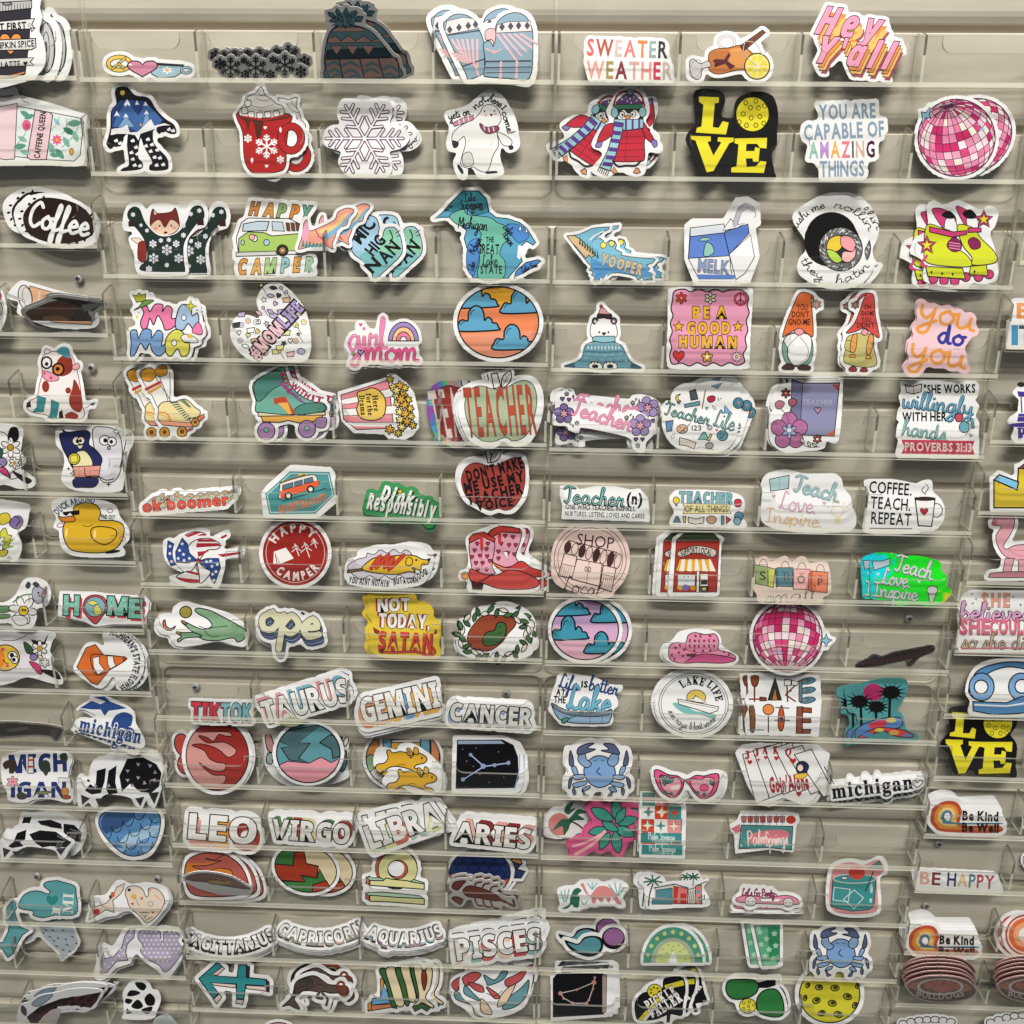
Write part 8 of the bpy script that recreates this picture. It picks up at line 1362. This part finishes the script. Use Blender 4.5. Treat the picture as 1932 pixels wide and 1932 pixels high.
S(3,2,'holographic_sticker','shiny holographic green and cyan sticker reading Teach Love Inspire','''
!b fff 0 780 370 900 320 1000 330 1080 370 1150 350 1290 380 1300 440 1350 500 1340 560 1380 600 1340 660 1250 700 1100 690 980 700 930 660 790 650 780 560
p b8ccd8 4 785 370 860 370 920 350 920 400 860 420 800 440;t 5a7a6a 1115 420 310 130 -14 w b=22|Teach.;t d4d8d8 1115 415 310 130 -14 w b=13|Teach.;t 5a7a6a 970 500 220 120 -8 w b=20|Love.;t d8dce0 970 496 220 120 -8 w b=12|Love.;t 5a7a6a 965 600 340 110 -6 w b=20|Inspire;t d8dce0 965 596 340 110 -6 w b=12|Inspire
e d0d4d4 4 1240 590 42 34;p d0d8d0 4 1210 620 1270 620 1245 680 1220 680;x heart d8dce0 0 830 470 12;x heart d8dce0 0 1140 525 12''',base='holo2',bd=4,copies=[(-65,-15,2)],clabel='silver grey holographic sticker edge peeking out left behind the neon green one',foot=(1060,715))
S(3,2,'disco_ball_sticker','smaller pink disco ball sticker with sparkle on its right, under the shopping bags',disco(148,945,262,22,10,9)+''';p 8fc4dc 5 390 965 425 955 440 915 450 955 485 965 452 985 440 1020 425 985;x spark 8fc4dc 0 60 1050 24;x spark 8fc4dc 0 100 1060 16;x spark 8fc4dc 0 0 990 16''',bd=22)
S(3,2,'high_heel_sticker','dark maroon high-heeled shoe sticker lying almost flat in its pocket','''
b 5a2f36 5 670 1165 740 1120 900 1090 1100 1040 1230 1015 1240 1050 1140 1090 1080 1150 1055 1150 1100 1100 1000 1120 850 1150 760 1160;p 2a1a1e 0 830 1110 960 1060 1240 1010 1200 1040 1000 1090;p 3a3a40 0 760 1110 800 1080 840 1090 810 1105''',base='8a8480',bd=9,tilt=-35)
S(3,2,'palm_visor_sticker','teal sticker of black palms, pink sun and a tie-dye sun visor, front copy','''
!b fff 0 580 1340 640 1300 700 1310 760 1290 870 1260 1030 1265 1045 1350 1000 1440 960 1500 1010 1530 1040 1640 1120 1680 1130 1710 1080 1730 900 1720 700 1740 650 1740 650 1640 680 1600 670 1520 610 1500 600 1420
e b8306a 0 795 1360 75 65
'''+';'.join(f'l 141414 20 {x} {y} {x+dx} {y2}' for x,y,dx,y2 in [(700,1450,5,1620),(815,1480,0,1590),(920,1400,-5,1560)])+';'+';'.join(f'p 141414 0 {x} {y-14} {x+r*math.cos(a):.0f} {y+r*.75*math.sin(a):.0f} {x} {y+16}' for x,y,r in [(690,1430,115),(820,1470,105),(930,1360,120)] for a in [k*.45+.1 for k in range(14)])+';'+';'.join(f'e 141414 0 {x} {y} {r*.55:.0f} {r*.42:.0f}' for x,y,r in [(690,1430,115),(820,1470,105),(930,1360,120)])+'''
b 5a8ac8 5 665 1640 800 1570 990 1550 1005 1620 900 1640 700 1700 665 1710;b d0404a 0 760 1600 850 1570 900 1590 860 1630 790 1640;e e8d050 0 930 1570 40 18;b d8504a 5 680 1700 820 1630 1000 1640 1090 1680 1080 1700 960 1690 860 1650 740 1700;e e8b050 0 950 1665 40 18;e 5a8ac8 0 1050 1685 30 12;e 5a8ac8 0 750 1680 40 16;e e8d050 0 840 1645 36 14''',base='4f9a9c',bd=4,copies=[(-62,10,0)],foot=(850,1745))
S(3,2,'flamingo_sticker','pink balloon flamingo sticker at the right edge','''
b e8a8b4 4 1690 85 1700 60 1730 20 1800 10 1850 30 1860 90 1830 170 1780 250 1800 280 1870 250 2000 250 2100 300 2050 360 1920 370 1800 340 1740 270 1720 180 1760 110 1700 100;p c86a78 0 1685 75 1730 60 1725 95 1690 100;p e8a8b4 4 1790 350 1860 350 1830 460 1770 460;p e8a8b4 4 1890 360 1950 360 1950 460 1890 460;b d8909e 4 1670 480 1700 460 1900 450 2100 470 2050 490 1700 495;c c87888 4 1810 280 1900 290 2000 280;c c87888 4 1820 290 1900 330 1990 320''',bd=24)
S(3,2,'she_believed_sticker','lettering sticker SHE believed SHE COULD so she did, in pinks','''
!p fff 0 1440 680 1480 620 1530 595 2000 600 2250 650 2250 1055 1450 1055 1430 1010 1440 860 1430 780
t 1a1718 1720 665 205 100 -1 n b=16 tr=.2|SHE;t eda890 1718 662 205 100 -1 n b=8 tr=.2|SHE;t 1a1718 1730 755 560 130 -1 w b=28|believed;t e0a8d0 1730 753 560 130 -1 w b=16|believed;t 5a2038 1560 868 215 110 0 n b=18|SHE;t e07088 1557 865 215 110 0 n b=9|SHE;t 5a2038 1835 868 310 110 0 n b=18|COULD;t e07088 1832 865 310 110 0 n b=9|COULD;t 333 1740 975 560 110 -1 w b=20|so she did;t d8b8a0 1740 973 560 110 -1 w b=10|so she did;p d8708a 0 1460 1025 1800 1018 2000 1030 1460 1035
'''+';'.join(f'x {s} 333 0 {x} {y} 13 {x%50}' for s,x,y in [('heart',1505,632),('spark',1570,655),('heart',1475,662),('spark',1495,700),('spark',1545,690),('heart',1605,655),('spark',1850,640),('spark',1905,700),('heart',1860,680),('spark',1540,620)]),bd=3)
S(3,2,'crab_sign_sticker','large blue zodiac 69-shaped sign sticker at the right edge','''
!b fff 0 1495 1360 1520 1240 1600 1150 1750 1110 2000 1110 2250 1200 2250 1540 1900 1540 1540 1530 1530 1430
b 5a94cc 7 1530 1290 1580 1200 1700 1150 1850 1130 2000 1150 2150 1200 2150 1250 2000 1200 1850 1170 1750 1180 1650 1230 1700 1300 1690 1380 1620 1420 1560 1410 1515 1360
e 7fb0e0 7 1612 1320 95 105;e fff 7 1608 1320 52 52;e 7fb0e0 7 1910 1320 95 105;e fff 7 1915 1315 52 52;p 5a94cc 7 1545 1430 1800 1440 1920 1390 1980 1420 2100 1400 2100 1480 1900 1520 1700 1530 1550 1500;l fff 12 1560 1455 1800 1465 1960 1440''',bd=3)
S(3,2,'love_sticker','black LOVE sticker in yellow at the right edge, below the blue zodiac sign','\n'.join(ln if not ln.strip() else ln for ln in ['''b 141414 0 1330 1720 1380 1650 1370 1520 1400 1480 1560 1480 1600 1540 1640 1560 1720 1480 1850 1500 1870 1600 1820 1680 1870 1760 1860 1900 1870 1980 1840 2000 1600 1990 1560 1950 1500 1940 1440 1980 1390 1930 1370 1820 1310 1760
p f3e51a 0 1390 1510 1510 1515 1510 1550 1480 1560 1470 1670 1520 1670 1540 1625 1570 1640 1560 1710 1370 1690 1375 1665 1410 1655 1420 1560 1390 1545
e f3e51a 0 1735 1595 108 112
p f3e51a 0 1340 1715 1470 1720 1470 1750 1450 1760 1490 1870 1540 1770 1515 1760 1515 1730 1620 1735 1615 1765 1590 1775 1490 1970 1440 1975 1370 1770 1342 1745
p f3e51a 0 1605 1735 1845 1735 1840 1810 1800 1805 1780 1775 1710 1775 1705 1830 1760 1830 1765 1800 1795 1810 1790 1900 1755 1900 1750 1875 1700 1875 1705 1935 1770 1930 1800 1890 1840 1895 1825 1970 1590 1975 1590 1945 1620 1935 1635 1780 1605 1770''']+[f'er 3a3a10 5 {x} {y} 14 15' for x,y in [(1665,1610),(1715,1630),(1775,1625),(1690,1670),(1755,1670),(1815,1630),(1700,1560),(1760,1560),(1800,1665)]]),base='141414',bd=6,foot=(1600,2010))
S(3,3,'michigan_word_sticker','white sticker reading michigan in black serif with a heart, front of thick stack','''
t 1a1718 785 140 610 110 7 s b=3|michigan;x heart none 0 1125 120 30;cc 1a1718 7 1125 145 1095 120 1095 98 1115 95 1125 112 1145 92 1165 98 1160 120''',bd=14,close=14,copies=[(0,-14,0),(2,-26,0),(0,-38,0),(2,-50,0),(0,40,0)],foot=(800,245))
BK=lambda x,y,s: ';'.join(f'b {c} 0 '+' '.join(f'{x+px*s:.0f} {y+py*s:.0f}' for px,py in pts) for c,pts in [
 ('c05030',[(-240,20),(-220,-70),(-130,-120),(-40,-110),(0,-40),(0,60),(270,62),(270,118),(-130,112),(-215,70)]),
 ('e0903a',[(-212,15),(-190,-60),(-125,-95),(-55,-85),(-28,-30),(-20,78),(260,80),(262,90),(-125,90),(-190,55)]),
 ('e8c878',[(-185,10),(-165,-50),(-120,-72),(-70,-62),(-52,-20),(-40,62),(0,66),(-120,68),(-165,40)]),
 ('4a7a94',[(-160,5),(-145,-38),(-115,-52),(-85,-42),(-72,-10),(-60,40),(270,42),(270,56),(-112,52),(-148,30)]),
 ('f6f4f0',[(-135,0),(-125,-25),(-110,-32),(-95,-22),(-88,5),(-100,28),(-122,22)])])+f';p f6f4f0 0 {x+0*s:.0f} {y-60*s:.0f} {x+275*s:.0f} {y-60*s:.0f} {x+275*s:.0f} {y+32*s:.0f} {x+2*s:.0f} {y+32*s:.0f};t 1a1718 {x+138*s:.0f} {y-8*s:.0f} {265*s:.0f} {68*s:.0f} -2 n b=7|Be Kind;t 1a1718 {x+138*s:.0f} {y+80*s:.0f} {270*s:.0f} {64*s:.0f} -2 n b=7|Be Well'
S(3,3,'rainbow_kind_sticker','retro rainbow loop sticker Be Kind Be Well, in the upper stack',BK(1465,370,1.0),bd=24,close=20,copies=[(-8,-16,0),(-18,-32,1),(-30,-50,2),(-42,-68,3)],foot=(1490,500))
S(3,3,'rainbow_kind_sticker','retro rainbow loop sticker Be Kind Be Well, in the lower thick stack',BK(1292,1305,.96),bd=24,close=20,copies=[(-10,-24,0),(-20,-46,0),(-34,-70,0),(-46,-94,0)],foot=(1300,1425))
S(3,3,'be_happy_sticker','white strip sticker reading BE HAPPY in mixed colours','''
!p fff 0 1085 770 1110 755 1700 785 1730 810 1770 920 1755 950 1140 925 1110 900
t d88 1225 832 150 95 -4 n b=3 m=e8b0a0,8a3a40|BE;t d88 1530 850 350 100 -4 n b=3 m=2f3a6a,f0c890,6a8a98,c05050,b84a50|HAPPY''',bd=4,foot=(1430,955))
S(3,3,'teal_drink_sticker','teal cocktail glass on pink sticker with ice cubes and paper umbrella','''
!b fff 0 440 1000 455 800 500 720 620 690 740 710 850 670 900 740 890 800 840 830 850 1050 800 1110 640 1125 480 1090
b e09a9c 0 460 1000 475 820 510 740 620 710 720 730 830 690 880 760 840 810 820 840 830 1050 780 1095 620 1105 500 1080
p 3f9494 4 490 830 815 835 800 1040 760 1070 640 1080 520 1060 475 1040;e 3f9494 5 652 835 160 34;er f0ece8 5 652 835 160 34;e d0483a 0 670 790 62 52;l 2a3a3a 8 735 930 795 780;p 3f7a70 4 740 760 840 700 870 770;lc e8f0ee 5 500 900 620 915 605 1010 490 995;lc e8f0ee 5 570 990 650 920 720 980 650 1060;e b8dcd8 0 780 910 12 36;e b8dcd8 0 775 1000 12 18;e f0e8e4 3 577 830 24 10''',bd=4,foot=(640,1130))
_c = []
for ln in CRAB.replace(';','\n').split('\n'):
    t = ln.split(); k = 3; v = [float(x) for x in t[3:]]
    _c.append(' '.join(t[:3]) + ' ' + ' '.join(f'{(a-660)*.9+550:.0f}' if i%2==0 else f'{(a-1950)*.9+1390:.0f}' for i,a in enumerate(v)))
S(3,3,'blue_crab_sticker','blue crab sticker with crescent moon, above the yellow pickleball','\n'.join(_c),bd=26,close=24,foot=(550,1600))
S(3,3,'pickleball_sticker','large round yellow pickleball sticker','''
!e fff 0 465 1710 258 240;e d8d02a 7 465 1710 228 212
'''+';'.join(f'e b0a820 6 {x} {y} {r} {r*.72:.0f} {a};e 3a3a14 0 {x+4} {y-3} {r*.6:.0f} {r*.45:.0f} {a}' for x,y,r,a in [(385,1655,28,0),(505,1660,32,0),(300,1640,20,60),(600,1725,32,-20),(365,1755,30,20),(485,1775,32,-10),(280,1735,20,80),(655,1790,24,60),(405,1850,28,20),(530,1860,32,-20),(675,1645,20,70),(590,1590,26,0),(440,1580,26,0)]),bd=4)
def layered(x,y,lab,tag2):
    S(3,3,'bulldog_circle_sticker',lab,f'''
b 4a2a26 0 {x-250} {y-40} {x-150} {y-90} {x} {y-105} {x+180} {y-80} {x+270} {y} {x+200} {y+60} {x} {y+85} {x-170} {y+50}
b b06a58 0 {x-250} {y-45} {x-100} {y-85} {x+80} {y-90} {x+220} {y-40} {x+220} {y} {x+60} {y+25} {x-120} {y+10} {x-230} {y-20};e e0d8d0 0 {x} {y-30} 175 62;e 7a3a30 0 {x} {y-30} 155 52
e b85a44 0 {x-90} {y-40} 36 26;e b85a44 0 {x-20} {y-62} 42 24;e b85a44 0 {x+70} {y-55} 40 24;e b85a44 0 {x+20} {y-18} 90 28;e b85a44 0 {x+120} {y-32} 30 22
a d8d0c8 {x} {y-520} 585 252 288 50 n b=1|BULLDOGS''',base='d8b0a8',bd=8,tilt=-26,copies=[(-8,-34,0),(-18,-64,1),(-10,-92,0),(-24,-118,0),(-12,-142,1)],foot=(x,y+95),
      clabel=tag2)
layered(1300,1680,'round maroon paw sticker lettered BULLDOGS drooping under a thick pink-edged pile','pale pink sticker edge in the pile above the front maroon BULLDOGS circle')
layered(1990,1680,'maroon paw circle lettered BULLDOGS cut off by the right photo edge','pale pink sticker edge in the pile cut off by the right photo edge')
S(3,3,'orange_rings_sticker','round orange and red ringed sticker at the right edge',';'.join(f'e {c} 0 1950 1260 {r*1.0:.0f} {r*.98:.0f}' for c,r in (('c84a3a',160),('f4ece4',146),('e8703a',134),('f0a878',100),('f4ece4',60))),bd=22,copies=[(-60,-4,0),(-50,14,0)],foot=(1950,1430))
S(3,3,'edge_scrap_sticker','white sticker sliver with green figure at the right edge, beside the upper rainbow stack','''p f4f2ee 0 1925 340 2100 340 2100 450 1925 450;p 3a7a6a 3 1925 380 1960 370 1960 430 1925 430''',bd=6)
S(3,3,'edge_scrap_sticker','cream sticker sliver cut by the right edge, beside BE HAPPY','''b ece4dc 4 1925 680 1980 640 2100 640 2100 760 1960 750''',bd=14)
S(3,3,'puffy_white_sticker','top of a white scalloped sticker at the bottom edge under the maroon circle','''
'''+';'.join(f'e f2f0ec 5 {x} {y} 34 26' for x,y in [(1020,1930),(1080,1915),(1140,1905),(1200,1900),(1260,1898),(1320,1905),(1380,1915)])+';p f2f0ec 0 1000 1930 1400 1920 1400 2000 1000 2000',bd=12,foot=(1200,2060))
S(3,3,'puffy_white_sticker','top of a white scalloped sticker at the bottom right corner','''
'''+';'.join(f'e f2f0ec 5 {x} {y} 34 26' for x,y in [(1680,1920),(1740,1900),(1800,1885),(1860,1870),(1920,1865),(1980,1880)])+';p f2f0ec 0 1660 1920 2000 1890 2000 2000 1660 2000',bd=12,foot=(1850,2060))

for _s in [GSC]: bpy.data.scenes.remove(_s)
